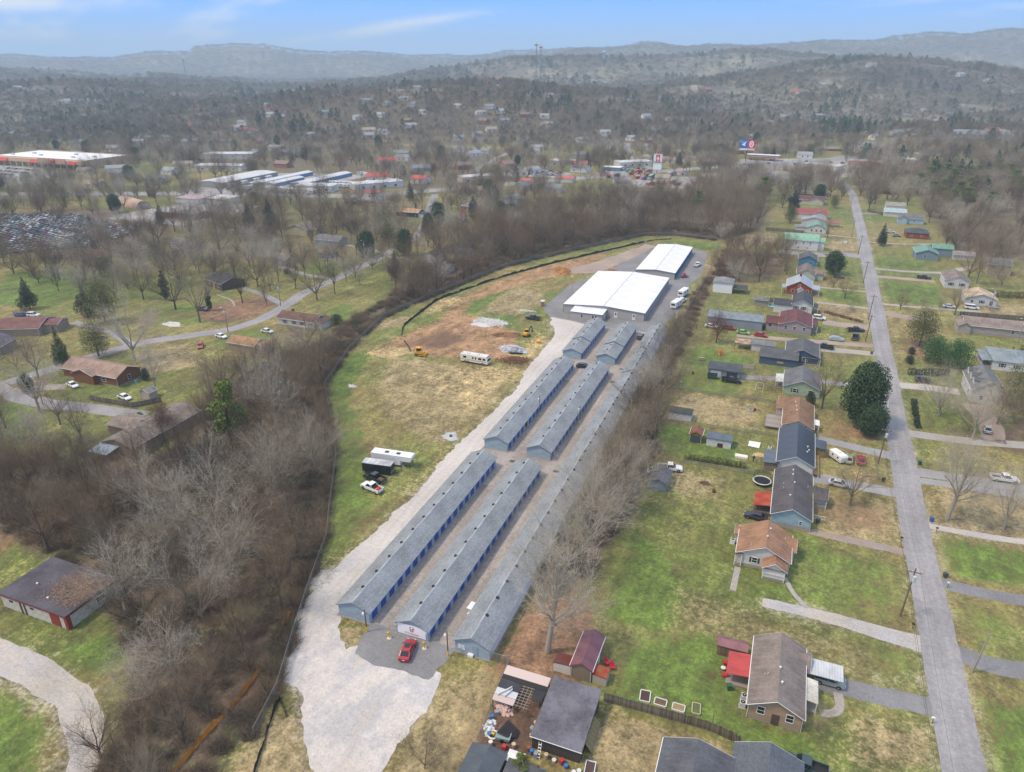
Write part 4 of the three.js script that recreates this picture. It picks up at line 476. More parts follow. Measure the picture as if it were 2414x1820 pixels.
/* ---- sheds and outbuildings in the back yards ---- */
const barn = house({ name: 'garden_shed', cat: 'shed', label: 'tan metal barn shed with a mauve metal roof and two lean-tos', x0: -21.7, x1: -18.3, z0: -88.7, z1: -81.0, h: 2.5, rise: 0.95, wall: mat('#94826f', { map: 'panel' }), roof: metalM('#86565a', 0.5), trim: plain('#6d4347'), ov: 0.12, door: [['E', -85.5, 0.9, 2, '#cfcac2']], wings: [{ x0: -24.6, x1: -21.8, z0: -83.4, z1: -81.3, h: 1.8, flat: [-0.1, 0.15, 0.15, -0.1], ov: 0.05, wall: plain('#c9c6c0'), roof: mat('#6b3a36', { map: 'rust' }) }, { x0: -18.2, x1: -16.0, z0: -83.3, z1: -81.1, h: 1.7, flat: [0.15, -0.1, -0.1, 0.15], ov: 0.05, wall: mat('#c1b9ab', { map: 'panel' }), roof: mat('#a65a3a', { map: 'rust' }) }] });
house({ name: 'garden_shed', cat: 'shed', label: 'small wooden shed with dark double doors and a brown hipped roof', x0: -15.9, x1: -12.9, z0: -169.4, z1: -166, h: 2.3, rise: 0.8, axis: 'z', wall: mat('#9a7448', { map: 'wood' }), roof: roofM('#8a5b44'), trim: plain('#9a7448'), ov: 0.12, door: [['S', -15, 1.1, 1.9, '#3f4a52'], ['S', -13.8, 1.1, 1.9, '#3f4a52']] });
house({ name: 'garden_shed', cat: 'shed', label: 'white block shed with a blue-grey metal roof and a ladder on it', x0: -11.6, x1: -5.6, z0: -169, z1: -165.6, h: 2.2, rise: 0.6, axis: 'x', wall: mat('#d8d8d5', { map: 'block' }), roof: metalM('#5c6876', 0.45), trim: null, ov: 0.2, door: [['S', -8.2, 1.2, 1.1, '#4b2f28']] });
house({ name: 'garden_shed', cat: 'shed', label: 'white block shed with a dark flat roof beside the tree belt', x0: -23.2, x1: -17.1, z0: -180.4, z1: -177, h: 2.3, rise: 0.5, axis: 'x', wall: mat('#d5d4cf', { map: 'block' }), roof: roofM('#4d5350'), trim: null, ov: 0.2 });
house({ name: 'garden_shed', cat: 'shed', label: 'grey shed half hidden under the tree belt beside the white pickup', x0: -21.2, x1: -17.2, z0: -146, z1: -139.8, h: 2.2, rise: 0.9, wall: sideM('#8a97a0'), roof: roofM('#6e7074'), trim: null });
house({ name: 'garage', cat: 'garage', label: 'open-fronted garage with a dark slate roof and a dumpster beside it', x0: -16.9, x1: -7.5, z0: -217, z1: -211, h: 2.7, rise: 0.8, axis: 'x', wall: sideM('#8d959b'), roof: roofM('#525a60'), trim: null, door: [['S', -14.6, 3, 2.1, '#bfc2c2'], ['S', -9.8, 3, 2.1, '#3b3e40']] });
house({ name: 'carport', cat: 'carport', label: 'old open carport with a rusty white roof joined to a grey hut', x0: -6.2, x1: 1.0, z0: -243, z1: -238.6, h: 2.4, rise: 0.6, axis: 'x', wall: plain('#d2d1cd'), roof: roofM('#838587'), trim: null, door: [['S', -4.4, 1.6, 1.9, '#bdbcb8']], wings: [{ open: 1, x0: -11.6, x1: -6.3, z0: -242.6, z1: -238, h: 2.4, roof: mat('#b5b0a8', { map: 'rust' }), post: plain('#5c5048') }] });
house({ name: 'pool_shed', cat: 'shed', label: 'small open grey hut beside the swimming pool', x0: -8.8, x1: -3.6, z0: -296, z1: -291.5, h: 2.2, rise: 0.8, hip: 1, wall: plain('#8c857c'), roof: roofM('#7c7e80') });
/* ---- east side of the street ---- */
house({ label: 'white house with grey dormers beside the big olive evergreen', x0: 55.5, x1: 63.5, z0: -233, z1: -219, h: 4.2, rise: 2.8, wall: sideM('#d6d7d6'), roof: roofM('#74787c'), win: [['S', 58, 1.2, 0.9, 1.2], ['W', -223, 1.3, 0.9, 1.2], ['W', -228, 1.3, 0.9, 1.2]], wings: [0, 1, 2].map((k) => ({ x0: 55.9, x1: 59, z0: -231.4 + k * 4, z1: -229.6 + k * 4, h: 5.7, rise: 0.7, ov: 0.15, roof: roofM('#5f6468') })) });
house({ label: 'white house with a blue-grey roof where a person stands on the ridge', x0: 66.5, x1: 79, z0: -262, z1: -249, h: 3.2, rise: 2.1, hip: 1, wall: sideM('#dcdddd'), roof: roofM('#8c989e'), win: [['S', 69, 1.2, 0.9, 1.2, SH], ['S', 73, 1.2, 0.9, 1.2, SH]], wings: [{ open: 1, x0: 63.4, x1: 67, z0: -260, z1: -250, h: 2.6, fall: [-0.1, 0.2, 0.2, -0.1], roof: roofM('#8c989e'), deck: 0.6 }] });
house({ label: 'long taupe ranch house with a dark red foundation', x0: 64, x1: 86, z0: -294, z1: -284.6, h: 3.2, rise: 1.8, axis: 'x', base: 0.7, wall: sideM('#b0a69e'), roof: roofM('#94857c'), win: [['S', 79, 1.5, 0.9, 1.1]], wings: [{ x0: 62, x1: 66, z0: -291, z1: -284, h: 2.9, rise: 1.2, axis: 'z' }] });
house({ label: 'white house with a peach coloured roof and a front deck', x0: 70.6, x1: 81, z0: -333, z1: -322.4, h: 3.2, rise: 1.8, base: 0.3, wall: sideM('#cfd2d6'), roof: mat('#c9b496', { map: 'weather' }), win: [['S', 72.6, 1.3, 0.9, 1], ['S', 76, 1.3, 0.9, 1.2, SH]], door: [['S', 79.3, 0.9, 2, '#5a5048']], wings: [{ open: 1, x0: 78, x1: 82, z0: -322.4, z1: -320, h: 0.7, roof: mat('#9c948a', { map: 'wood' }), pn: 'deck', posts: [], rail: [[2.2, 7.7, 6.2, 7.7]] }] });
house({ label: 'white gabled house with a taupe roof and shuttered windows', x0: 66.4, x1: 75.4, z0: -360, z1: -347.2, h: 3.5, rise: 2, wall: sideM('#d9d9d5'), roof: roofM('#8a7d76'), win: [['S', 68.7, 1.2, 1.3, 1.3, SH], ['S', 72.9, 1.2, 1.3, 1.3, SH]] });
house({ label: 'blue-grey house with a green metal roof among bare trees', x0: 60.6, x1: 70.2, z0: -410, z1: -398, h: 3.4, rise: 1.8, wall: sideM('#7f93a0'), roof: metalM('#6d9782', 0.5), win: [['S', 64.6, 1.3, 0.9, 1.2]], wings: [{ x0: 69, x1: 78, z0: -416, z1: -408, h: 4.2, rise: 1.4 }] });
house({ name: 'garage', cat: 'garage', label: 'low white outbuilding behind the green-roofed house', x0: 78, x1: 87, z0: -411, z1: -404, h: 2.7, rise: 1, axis: 'x', wall: plain('#c5c3bd'), roof: roofM('#9b9a96') });
house({ label: 'tan two-storey house at the end of the concrete drive', x0: 88, x1: 97, z0: -389, z1: -378.5, h: 5, rise: 1.7, axis: 'x', wall: sideM('#b7ab93'), roof: roofM('#6d747a'), win: [['S', 90, 3, 0.9, 1.1], ['S', 94, 3, 0.9, 1.1]] });
house({ label: 'red brick bungalow with a dark hipped roof', x0: 61.4, x1: 72.6, z0: -461, z1: -450, h: 3.2, rise: 2, hip: 1, wall: brickM('#a2583f'), roof: roofM('#4f565b'), win: [['S', 64, 1.2, 1, 1], ['S', 69, 1.2, 1, 1]] });
house({ label: 'pale blue house with a grey roof behind the brick bungalow', x0: 61.4, x1: 75, z0: -502, z1: -494.4, h: 3.3, rise: 1.7, axis: 'x', wall: sideM('#a9c2d0'), roof: roofM('#77767a'), win: [['S', 64, 1.2, 0.8, 1.3], ['S', 70, 1.2, 0.8, 1]], wings: [{ x0: 61, x1: 66, z0: -496, z1: -492.6, h: 3.2, rise: 1.6, axis: 'z' }] });
house({ label: 'house with a light teal metal roof on the east side', x0: 55, x1: 67.6, z0: -523, z1: -515, h: 3.0, rise: 1.5, axis: 'x', wall: plain('#c8c2b6'), roof: metalM('#a8bcc0', 0.5) });
house({ label: 'long white house with a tan roof on the east side', x0: 58, x1: 69.5, z0: -549, z1: -540, h: 3.2, rise: 1.4, axis: 'x', wall: plain('#d2d0ca'), roof: roofM('#a69d8e') });
house({ label: 'dark red house with a slate roof under the pines', x0: 61.6, x1: 71, z0: -622, z1: -611, h: 3, rise: 1.6, axis: 'x', wall: brickM('#7d3d33'), roof: roofM('#585f68') });
console.log('houses');
const FAR = [[-2032,-1636,40.0,"c",12,9,-0.48],[-2059,-1709,44.7,"c",15,9,-0.41],[-1981,-1692,41.4,"b",10,8,-0.12],[-1942,-1685,39.7,"c",13,8,-0.33],[-1467,-1065,38.7,"c",13,9,0.34],[-1401,-1072,37.9,"c",10,9,-0.34],[-1400,-994,29.8,"b",10,10,0.37],[-1327,-1048,31.2,"w",13,8,-0.4],[-1265,-1012,23.3,"w",13,10,0.44],[-1257,-1052,25.5,"w",13,8,0.41],[-1290,-1116,32.4,"t",13,10,-0.13],[-1215,-1030,20.8,"w",12,8,-0.3],[-2015,-1783,45.8,"c",13,8,0.53],[-1926,-1800,44.1,"w",13,8,0.49],[-1877,-1793,42.4,"w",13,10,-0.37],[-1781,-1757,37.3,"b",15,10,-0.25],[-907,-664,0.7,"w",15,8,-0.32],[-882,-681,1.0,"t",13,8,-0.5],[-818,-649,0.3,"t",15,10,0.6],[-724,-619,-0.2,"w",15,10,-0.19],[-747,-720,2.2,"w",12,8,-0.1],[-788,-806,8.4,"r",12,10,0.16],[-642,-708,1.2,"w",13,8,-0.17],[-605,-729,1.6,"m",13,10,0.07],[-751,-679,0.8,"w",13,8,0.41],[-992,-691,1.2,"w",12,9,0.32],[-722,-894,20.6,"w",12,8,-0.2],[-712,-807,8.7,"w",12,9,-0.05],[-873,-2132,37.1,"r",10,9,0.24],[-410,-1135,40.0,"w",13,10,0.21],[-348,-1021,19.0,"w",13,8,-0.21],[-222,-1115,15.0,"w",13,8,0.33],[-390,-968,16.4,"t",15,10,0.22],[-508,-912,17.4,"b",10,9,0.14],[-507,-845,7.9,"w",15,9,-0.44],[-513,-816,5.3,"w",15,10,0.55],[-543,-992,34.4,"t",13,10,-0.59],[-510,-962,26.0,"w",10,9,-0.4],[-573,-1019,41.8,"w",13,9,0.09],[-212,-846,0.4,"w",15,8,-0.09],[-202,-929,2.4,"w",12,8,-0.53],[-165,-851,0.1,"w",10,10,-0.4],[-147,-815,-0.2,"c",12,10,-0.55],[-123,-740,-0.5,"c",15,10,-0.3],[-126,-806,-0.3,"c",10,8,0.4],[-186,-996,4.9,"t",13,9,0.18],[-208,-1284,24.5,"w",12,9,-0.36],[-273,-762,-0.2,"w",15,9,-0.01],[-358,-754,0.1,"w",12,9,-0.07],[-195,-676,-0.5,"r",15,8,-0.0],[21,-1665,51.4,"w",10,8,-0.29],[-31,-1597,40.7,"r",12,10,-0.35],[-188,-1520,36.9,"b",12,9,0.44],[-216,-1549,38.8,"c",12,9,-0.54],[-164,-1285,20.9,"w",13,10,-0.46],[-54,-1194,7.9,"c",15,10,0.18],[-10,-1312,10.8,"w",10,9,-0.14],[5,-1259,7.5,"w",15,8,0.52],[90,-1270,4.2,"t",12,9,-0.24],[115,-1286,3.8,"t",15,10,-0.22],[149,-1307,3.3,"w",15,10,-0.34],[214,-1030,13.7,"c",13,9,0.51],[310,-1387,2.3,"w",15,8,0.43],[114,-975,9.8,"c",13,10,0.2],[77,-977,8.4,"w",10,9,0.48],[16,-987,5.6,"b",12,9,0.2],[131,-952,8.3,"t",10,8,0.23],[220,-1438,6.8,"t",15,10,-0.03],[264,-1459,6.8,"b",15,9,-0.34],[149,-1404,7.3,"t",10,8,0.51],[185,-1491,12.6,"w",10,10,0.45],[-116,-891,0.6,"w",10,9,0.37],[351,-1723,37.7,"w",15,8,0.06],[329,-1806,57.8,"w",12,8,0.21],[280,-1824,69.1,"w",13,10,0.33],[111,-1848,87.9,"w",15,10,-0.07],[64,-1217,4.0,"w",10,8,0.23],[-42,-1275,11.0,"c",10,9,0.07],[190,-1344,3.3,"w",13,10,0.33],[251,-1554,16.8,"w",10,9,-0.5],[50,-1180,4.0,"c",10,9,0.41],[117,-1185,3.5,"w",10,8,0.55]];
/* ---- west side: houses beyond the creek ---- */
{ const T = thing('block_building', 'derelict white block building with red trim and a leaf-strewn flat roof', 'building', -112.5, 0, -64.8); keep(-120.6, -104.4, -70, -59.6, 1); const x = 8, z = 5.1, W = mat('#cfc9bd', { map: 'block' }), RD = mat('#a4452f', { map: 'brick' });
  part('wall', new GB().box(-x, x, 0, 2.7, -z, z), W, T); part('fascia', new GB().box(-x - 0.25, x + 0.25, 2.7, 3.1, -z - 0.25, z + 0.25), RD, T); part('roof', new GB().slab([V(-x - 0.3, 3.2, z + 0.3), V(x + 0.3, 3.2, z + 0.3), V(x + 0.3, 3.28, -z - 0.3), V(-x - 0.3, 3.28, -z - 0.3)], 0.1), mat('#56525a', { map: 'weather' }), T);
  part('door', doorGeo(2.2, 2.2), RD, T, 5.1, 0.1, z); for (const q of [-5.6, -0.4]) part('window', new GB().cbox(q, 1.9, z, 0.9, 0.4, 0.06), BLACK, T); for (const q of [-3.2, -2.2]) part('downpipe', new GB().cbox(q, 1.35, z + 0.08, 0.22, 2.7, 0.16), plain('#6e5240'), T); part('corner_pier', new GB().box(x - 0.7, x + 0.04, 0, 2.69, z - 0.7, z + 0.04), RD, T); addWindow(T, { x1: x }, 'E', -1.5, 1.2, 1.6, 0.9);
  for (const [a, b] of [[-3.6, 1.2], [1.6, 3.2]]) part('roof_vent', VENT, WHITE, T, a, 3.25, b); part('roof_stack', SMALLPIPE, plain('#5a4038'), T, -2, 3.3, 0);
  const g = new GB(), r = rng(5); for (let i = 0; i < 1500; i++) { const u = r() ** 0.7 * 9 - 1, v = (r() * 2 - 1) * z * 0.95 * (0.4 + 0.6 * r()) - 0.6, s = 0.1 + r() * 0.14, a = r() * 6.3; g.poly([V(u + Math.cos(a) * s, 3.3 + r() * 0.05, v + Math.sin(a) * s), V(u + Math.cos(a + 2.2) * s, 3.31, v + Math.sin(a + 2.2) * s), V(u + Math.cos(a + 4.2) * s, 3.3 + r() * 0.06, v + Math.sin(a + 4.2) * s)]); } const lf = part('fallen_leaves', g, plain('#77614f', 0.95), T); lf.userData.kind = 'stuff'; }
house({ label: 'long grey-brown house with a blue tarp over its end', x0: -151, x1: -141.5, z0: -130, z1: -107.5, h: 3, rise: 1.6, wall: sideM('#8d7f75'), roof: roofM('#8f857d'), trim: plain('#6d6259'), wings: [{ x0: -158, x1: -150, z0: -122, z1: -115, h: 2.8, rise: 1.1, roof: roofM('#9a8d82') }, { open: 1, pn: 'tarp_roof', x0: -151.6, x1: -145.6, z0: -107.6, z1: -103.6, h: 2.5, fall: [-0.3, -0.2, 0.2, 0.2], roof: plain('#9db2c6', 0.4), post: plain('#6a5f55') }] });
house({ label: 'brown timber house with a wide tan roof and stone corner', x0: -203, x1: -180.6, z0: -146.6, z1: -138, h: 3.1, rise: 1.9, axis: 'x', base: 0.4, wall: mat('#84583a', { map: 'siding' }), roof: roofM('#a58c7c'), trim: plain('#8a5a3c'), win: [['S', -186, 1.1, 1.6, 1.2], ['E', -142.4, 1.1, 1, 1.3, '#5d3a22']], wings: [{ x0: -197, x1: -188.6, z0: -143, z1: -136.6, h: 3, rise: 1.5, axis: 'z' }] });
house({ name: 'garden_shed', cat: 'shed', label: 'small pale shed by the plank fence near the brown timber house', x0: -168.2, x1: -164.6, z0: -137.6, z1: -134.6, h: 2.2, rise: 0.9, wall: sideM('#bdb3a4'), roof: roofM('#8d8880'), ov: 0.15 });
house({ label: 'long white ranch house with a brown roof beside the lane', x0: -172.4, x1: -156, z0: -209.4, z1: -202, h: 2.9, rise: 1.6, axis: 'x', base: 0.3, wall: sideM('#dcdbd7'), roof: roofM('#74594c'), win: [['S', -169, 1.1, 0.9, 1.2, SH], ['S', -165, 1.1, 0.9, 1.2, SH], ['S', -161.5, 1.1, 0.9, 1.2, SH]], wings: [{ x0: -158.4, x1: -153.6, z0: -208.6, z1: -202.6, h: 2.6, rise: 1.2, axis: 'z' }], chimney: [[-168, -206, '#8a6a5c']] });
house({ label: 'small stone house with a peach roof and white ruined porch', x0: -171.6, x1: -160.6, z0: -181, z1: -175, h: 2.8, rise: 1.4, axis: 'x', wall: mat('#c3b493', { map: 'brick' }), roof: roofM('#b08a66'), win: [['S', -169.5, 1, 0.7, 1], ['S', -164.5, 1, 0.7, 1]], wings: [{ x0: -161.6, x1: -157.6, z0: -180, z1: -176, h: 2.4, rise: 1.1, axis: 'z', wall: plain('#cfcdc8') }] });
house({ label: 'low house with a faded maroon roof and long beige wall', x0: -262, x1: -246, z0: -170, z1: -157, h: 2.9, rise: 1.7, axis: 'x', turn: 0.45, wall: sideM('#a99a88'), roof: roofM('#7f5a52'), wings: [{ x0: -250, x1: -241, z0: -168, z1: -160, h: 3, rise: 0.9 }] });
house({ label: 'grey house at the west edge below the maroon roof', x0: -249, x1: -240, z0: -150, z1: -141, h: 2.9, rise: 1.7, turn: 0.4, wall: sideM('#8b8f92'), roof: roofM('#6d6670'), win: [['S', -244, 1, 0.8, 1.1]] });
house({ label: 'dark grey house with a yellow door among the oaks', x0: -234, x1: -220.4, z0: -242, z1: -231, h: 3, rise: 1.9, axis: 'x', turn: -0.35, wall: brickM('#6d665f'), roof: roofM('#4b4a4e'), win: [['S', -231, 1.1, 1, 1.1], ['S', -223.4, 1.1, 1.6, 1.2]], door: [['S', -227, 1, 2.1, '#d8b11e']] });
house({ label: 'tan ranch house with a grey-brown roof where a black car is parked', x0: -241, x1: -223, z0: -283, z1: -275, h: 2.9, rise: 1.6, axis: 'x', turn: -0.15, wall: sideM('#b29c84'), roof: roofM('#8a8078'), win: [['S', -237, 1, 1, 1.2], ['S', -233, 1, 1, 1.2]], wings: [{ x0: -230, x1: -223.6, z0: -279, z1: -273.4, h: 2.7, rise: 1.2, axis: 'z', wall: sideM('#9fb2bb') }] });
house({ name: 'garage', cat: 'garage', label: 'blue-grey hut with a rusty hipped roof', x0: -218.4, x1: -211.4, z0: -299.6, z1: -293, h: 2.5, rise: 1.1, hip: 1, wall: sideM('#75838f'), roof: roofM('#86604d') });
house({ label: 'grey-roofed house behind the blue-grey hut', x0: -237, x1: -222.6, z0: -325, z1: -316.4, h: 3, rise: 1.8, axis: 'x', wall: sideM('#93a3a8'), roof: roofM('#77777a'), win: [['S', -228, 1, 1, 1.2]] });
house({ label: 'cream house with gabled grey roofs beside the conifer clump', x0: -268.6, x1: -254, z0: -346, z1: -332, h: 3.2, rise: 2.6, wall: sideM('#c2bb9c'), roof: roofM('#857c73'), wings: [{ x0: -258, x1: -251, z0: -344, z1: -336, h: 3, rise: 2.2 }] });
house({ label: 'dark blue and white house with a half-stripped roof', x0: -236.6, x1: -221, z0: -411, z1: -402.6, h: 3, rise: 1.5, axis: 'x', wall: sideM('#3c4757'), roof: mat('#b9aa92', { map: 'rust' }), win: [['S', -234, 1, 1, 1.1]], wings: [{ x0: -223, x1: -216.4, z0: -410, z1: -403, h: 2.5, rise: 0.9, wall: plain('#c9cbcc'), roof: roofM('#51545a') }] });
house({ label: 'white house with a dark roof among bare trees by the creek', x0: -166, x1: -158.6, z0: -313, z1: -303.6, h: 3.2, rise: 2, wall: sideM('#d2d4d3'), roof: roofM('#4b4d52'), wings: [{ x0: -160, x1: -146, z0: -322, z1: -314, h: 3.4, rise: 1.9, wall: sideM('#cfccb4') }] });
house({ name: 'garage', cat: 'garage', label: 'dark-roofed garage with a cream door by the creek', x0: -152, x1: -144.4, z0: -296, z1: -287, h: 2.7, rise: 1.3, axis: 'x', wall: plain('#a79f93'), roof: roofM('#46484d'), door: [['S', -147, 2.4, 2.1, '#c8bfae']] });
house({ name: 'garage', cat: 'garage', label: 'white double garage on the rise beyond the lane', x0: -304, x1: -287.4, z0: -289, z1: -280.6, h: 3, rise: 1.6, axis: 'x', turn: -0.25, wall: plain('#cfd0cf'), roof: roofM('#7d7b7d'), door: [['E', -284.6, 2.6, 2.1, '#dcdcda']] });
house({ label: 'brown-roofed house with a white car port left of the lane trees', x0: -330, x1: -306, z0: -252, z1: -244, h: 3, rise: 1.6, axis: 'x', turn: -0.5, wall: plain('#b3aa99'), roof: roofM('#7c5346') });
house({ label: 'two-storey red and cream house between two tall evergreens', x0: -200, x1: -190, z0: -431, z1: -421, h: 5.6, rise: 1.7, hip: 1, wall: sideM('#b3745c'), roof: roofM('#8a837d'), win: [['S', -196, 3.6, 2.4, 1.2], ['S', -192, 3.4, 1, 1]], wings: [{ x0: -195, x1: -189.6, z0: -422, z1: -419.6, h: 4.6, flat: [0, 0, 0.2, 0.2], wall: sideM('#c9b892') }] });
house({ label: 'grey house with a broad gable in front of the two-storey one', x0: -196, x1: -186, z0: -402, z1: -393, h: 3, rise: 2.1, wall: sideM('#9a948d'), roof: roofM('#83776f') });
house({ label: 'pale house with a light blue gable in the northern wood', x0: -189, x1: -175, z0: -476, z1: -464, h: 4, rise: 2.4, wall: sideM('#a9bccb'), roof: roofM('#8d9295') });
house({ label: 'white building with a pink-red hipped roof beside the highway', x0: -293, x1: -278, z0: -457, z1: -446, h: 5.2, rise: 1.6, hip: 1, name: 'building', cat: 'building', wall: plain('#d9dadb'), roof: roofM('#b0605c'), win: [['S', -289, 2.6, 1.1, 1.1], ['S', -283, 2.6, 1.1, 1.1]] });
house({ label: 'white house with a maroon roof north of the warehouses', x0: -107, x1: -94, z0: -528, z1: -518, h: 3, rise: 2.2, axis: 'x', wall: sideM('#d6d3ce'), roof: roofM('#6e4041'), wings: [{ x0: -106, x1: -100, z0: -522, z1: -515.6, h: 3, rise: 2, axis: 'z' }] });
for (const [x0, x1, z0, z1, n] of [[-211, -197, -564, -555, 'left'], [-188, -172, -588, -579, 'right']]) house({ name: 'shop', cat: 'shop', label: `low shop with a bright pink-red metal roof, the ${n} of two by the highway`, x0, x1, z0, z1, h: 3.2, rise: 1.4, axis: 'x', wall: plain('#c8c6c2'), roof: metalM('#c2605a', 0.5), trim: null });
house({ label: 'white shop with red trim under the great bare tree by the highway', name: 'shop', cat: 'shop', x0: -194, x1: -177, z0: -652, z1: -642, h: 3, rise: 1.9, axis: 'x', wall: plain('#d5d5d2'), roof: roofM('#8b8f90'), win: [['S', -190, 1, 1, 1.3], ['S', -182, 1, 1, 1.3]], wings: [{ x0: -185, x1: -178, z0: -646, z1: -640.6, h: 3, rise: 1.9, axis: 'z', trim: plain('#b23a34') }] });
house({ label: 'low white flat-roofed dealership beside rows of cars', name: 'shop', cat: 'shop', x0: -168, x1: -152, z0: -672, z1: -662, h: 3.2, flat: [0, 0, 0, 0], wall: plain('#6f7c94'), roof: plain('#d9d9d6') });
house({ label: 'red brick house behind a clipped dark hedge', x0: -190, x1: -175, z0: -776, z1: -765, h: 3.2, rise: 2.2, hip: 1, wall: brickM('#a2573f'), roof: roofM('#5d636b') });
house({ label: 'white house with a broad gable by the side road', x0: -339, x1: -319, z0: -757, z1: -747, h: 3.4, rise: 2, axis: 'x', wall: sideM('#dcdcd8'), roof: roofM('#90938f'), win: [['S', -335, 1, 1, 1.3], ['S', -329, 1, 1, 1.3], ['S', -323, 1, 1, 1.3]] });
for (const [x0, x1, z0, z1, w, r, d] of [[-115, -95, -763, -753, '#d3d0c6', '#8f7f74', 'white bungalow with a hipped taupe roof'], [-130, -117, -746, -737, '#b9b1a6', '#7b7c7f', 'stone-coloured bungalow with a grey roof'], [-91, -73, -776, -765, '#c9cbd0', '#46494f', 'dark-roofed cottage with a white dormer'], [-50, -32, -742, -732, '#6d7276', '#9a9c9f', 'dark grey two-tier building'], [-152, -140, -758, -749, '#c2b59a', '#9b958b', 'tan bungalow with a pale roof']]) house({ label: d + ' beyond the highway', x0, x1, z0, z1, h: 3.6, rise: 2.4, hip: 1, wall: plain(w), roof: roofM(r), win: [['S', (x0 + x1) / 2 - 3, 1, 1, 1.3], ['S', (x0 + x1) / 2 + 4, 1, 1, 1.3]] });
house({ label: 'large grey-blue hall with a long grey roof at the foot of the right hill', name: 'hall', cat: 'hall', x0: 160, x1: 215, z0: -1010, z1: -985, y: 10, h: 7, rise: 4, axis: 'x', wall: plain('#9db0b8'), roof: roofM('#8b9398') });
house({ label: 'long white building with a columned front beyond the highway', name: 'building', cat: 'building', x0: 45, x1: 80, z0: -925, z1: -908, y: 3, h: 6, rise: 2, hip: 1, wall: plain('#c9d0d6'), roof: roofM('#8a8f98'), win: [['S', 52, 1, 1.6, 3], ['S', 60, 1, 1.6, 3], ['S', 68, 1, 1.6, 3], ['S', 75, 1, 1.6, 3]] });
house({ label: 'brick restaurant with a green canopy roof beyond the highway', name: 'restaurant', cat: 'restaurant', x0: 5, x1: 40, z0: -905, z1: -888, y: 1, h: 4, rise: 1.6, hip: 1, wall: brickM('#a45a45'), roof: roofM('#8b8f86'), wings: [{ x0: 3, x1: 14, z0: -890, z1: -884, h: 3, flat: [0, 0, 0, 0], wall: plain('#3f6a58'), roof: plain('#3f6a58') }] });
house({ label: 'tan gabled hall left of the brick restaurant', name: 'hall', cat: 'hall', x0: -14, x1: 2, z0: -890, z1: -876, y: 0.6, h: 5.5, rise: 3, wall: plain('#bdb09a'), roof: roofM('#6f5552') });
house({ label: 'low white flat-roofed shop at the end of the street', name: 'shop', cat: 'shop', x0: 70, x1: 105, z0: -832, z1: -815, y: 0, h: 4.5, flat: [0, 0, 0, 0], wall: plain('#cfcdc6'), roof: plain('#c2c3c2') });
/* ---- the second storage yard and the quonset by the highway ---- */
const ST2 = mat('#9a9c9d', { map: 'panel' }), ST2R = mat('#d2d4d6', { map: 'panel', roughness: 0.5 }), ST2D = plain('#3f7bb0', 0.5);
[[-445, -421, -520, -452, 4, 0, 'wide grey storage hall with parked campers along it'], [-409, -399, -540, -464, 2.8, 20, 'long pale storage row with blue doors, left of three'], [-396, -386, -510, -470, 2.8, 11, 'short pale storage row with blue doors, in the middle of three'], [-376, -364, -548, -478, 2.8, 18, 'long pale storage row with blue doors, right of three']].forEach(([x0, x1, z0, z1, h, nd, label]) => {
  const T = thing('storage_hall', label, 'storage building', (x0 + x1) / 2, 0, (z0 + z1) / 2, 0, 'pale storage halls by the highway'), hw = (x1 - x0) / 2, L = z1 - z0; keep(x0, x1, z0, z1, 3); volume(T, { x0: -hw, x1: hw, z0: -L / 2, z1: L / 2, h, rise: 0.9, wall: ST2, roof: ST2R, trim: null, ov: 0.2 });
  for (let i = 0; i < nd; i++) part('door', new GB().box(hw - 0.02, hw + 0.06, 0, 2.3, -1.3, 1.3), ST2D, T, 0, 0, -L / 2 + 1.9 + i * (L - 3) / nd); });
{ const T = thing('quonset_hut', 'half-round corrugated hut with patchy rust and white roof', 'hut', -423, 0, -368, -0.35), p = []; for (let i = 0; i <= 10; i++) { const a = i / 10 * Math.PI; p.push([Math.cos(a) * 5, Math.sin(a) * 5.4]); } keep(-440, -406, -378, -358); part('shell', new GB().prism(p, 'x', -16, 16), mat('#c9c2ba', { map: 'rust' }), T); part('door', new GB().box(15.98, 16.1, 0, 3, -1.6, 1.6), plain('#a9a5a0'), T); }
for (const [x0, x1, z0, z1, c, n] of [[-405, -385, -404, -388, '#b9a6a4', 'pinkish'], [-383, -366, -408, -394, '#c9c6c2', 'pale'], [-378, -347, -358, -344, '#c4c4c2', 'white and red']]) house({ name: 'workshop', cat: 'workshop', label: `low ${n} roofed workshop by the salvage yard`, x0, x1, z0, z1, h: 3.6, flat: [0, 0, 0.5, 0.5], wall: n === 'white and red' ? plain('#8d4a42') : plain('#c3c0bb'), roof: metalM(c, 0.6) });
for (const [x, z, w, d, t, c, n] of [[-150, -705, 34, 14, 0.7, '#d2d0ca', 'white'], [-215, -690, 26, 13, 0.3, '#b9b4aa', 'beige'], [-310, -500, 40, 13, 0.9, '#c6c8c8', 'grey'], [-345, -470, 30, 12, 0.2, '#cfd0ce', 'pale'], [20, -745, 34, 14, -0.5, '#c9c5ba', 'cream'], [110, -880, 46, 16, -0.4, '#cdd0d0', 'silver'], [-250, -560, 30, 12, 0.8, '#c8bdb0', 'tan'], [-500, -540, 44, 16, 0.3, '#cfcfca', 'white-roofed'], [-560, -620, 50, 18, 0.4, '#c2c4c4', 'grey-roofed'], [60, -790, 30, 14, -0.3, '#b8553f', 'red-fronted']]) house({ name: 'shop', cat: 'shop', label: `long low ${n} commercial building beside the highway`, x0: x - w / 2, x1: x + w / 2, z0: z - d / 2, z1: z + d / 2, turn: t, clearing: 14, h: 4.4, flat: [0, 0, 0.3, 0.3], wall: plain(c), roof: mat('#d4d5d5', { map: 'weather' }), win: [-3, -1, 1, 3].map((k) => ['S', x + k * w / 9, 0.8, 2, 1.6]) });
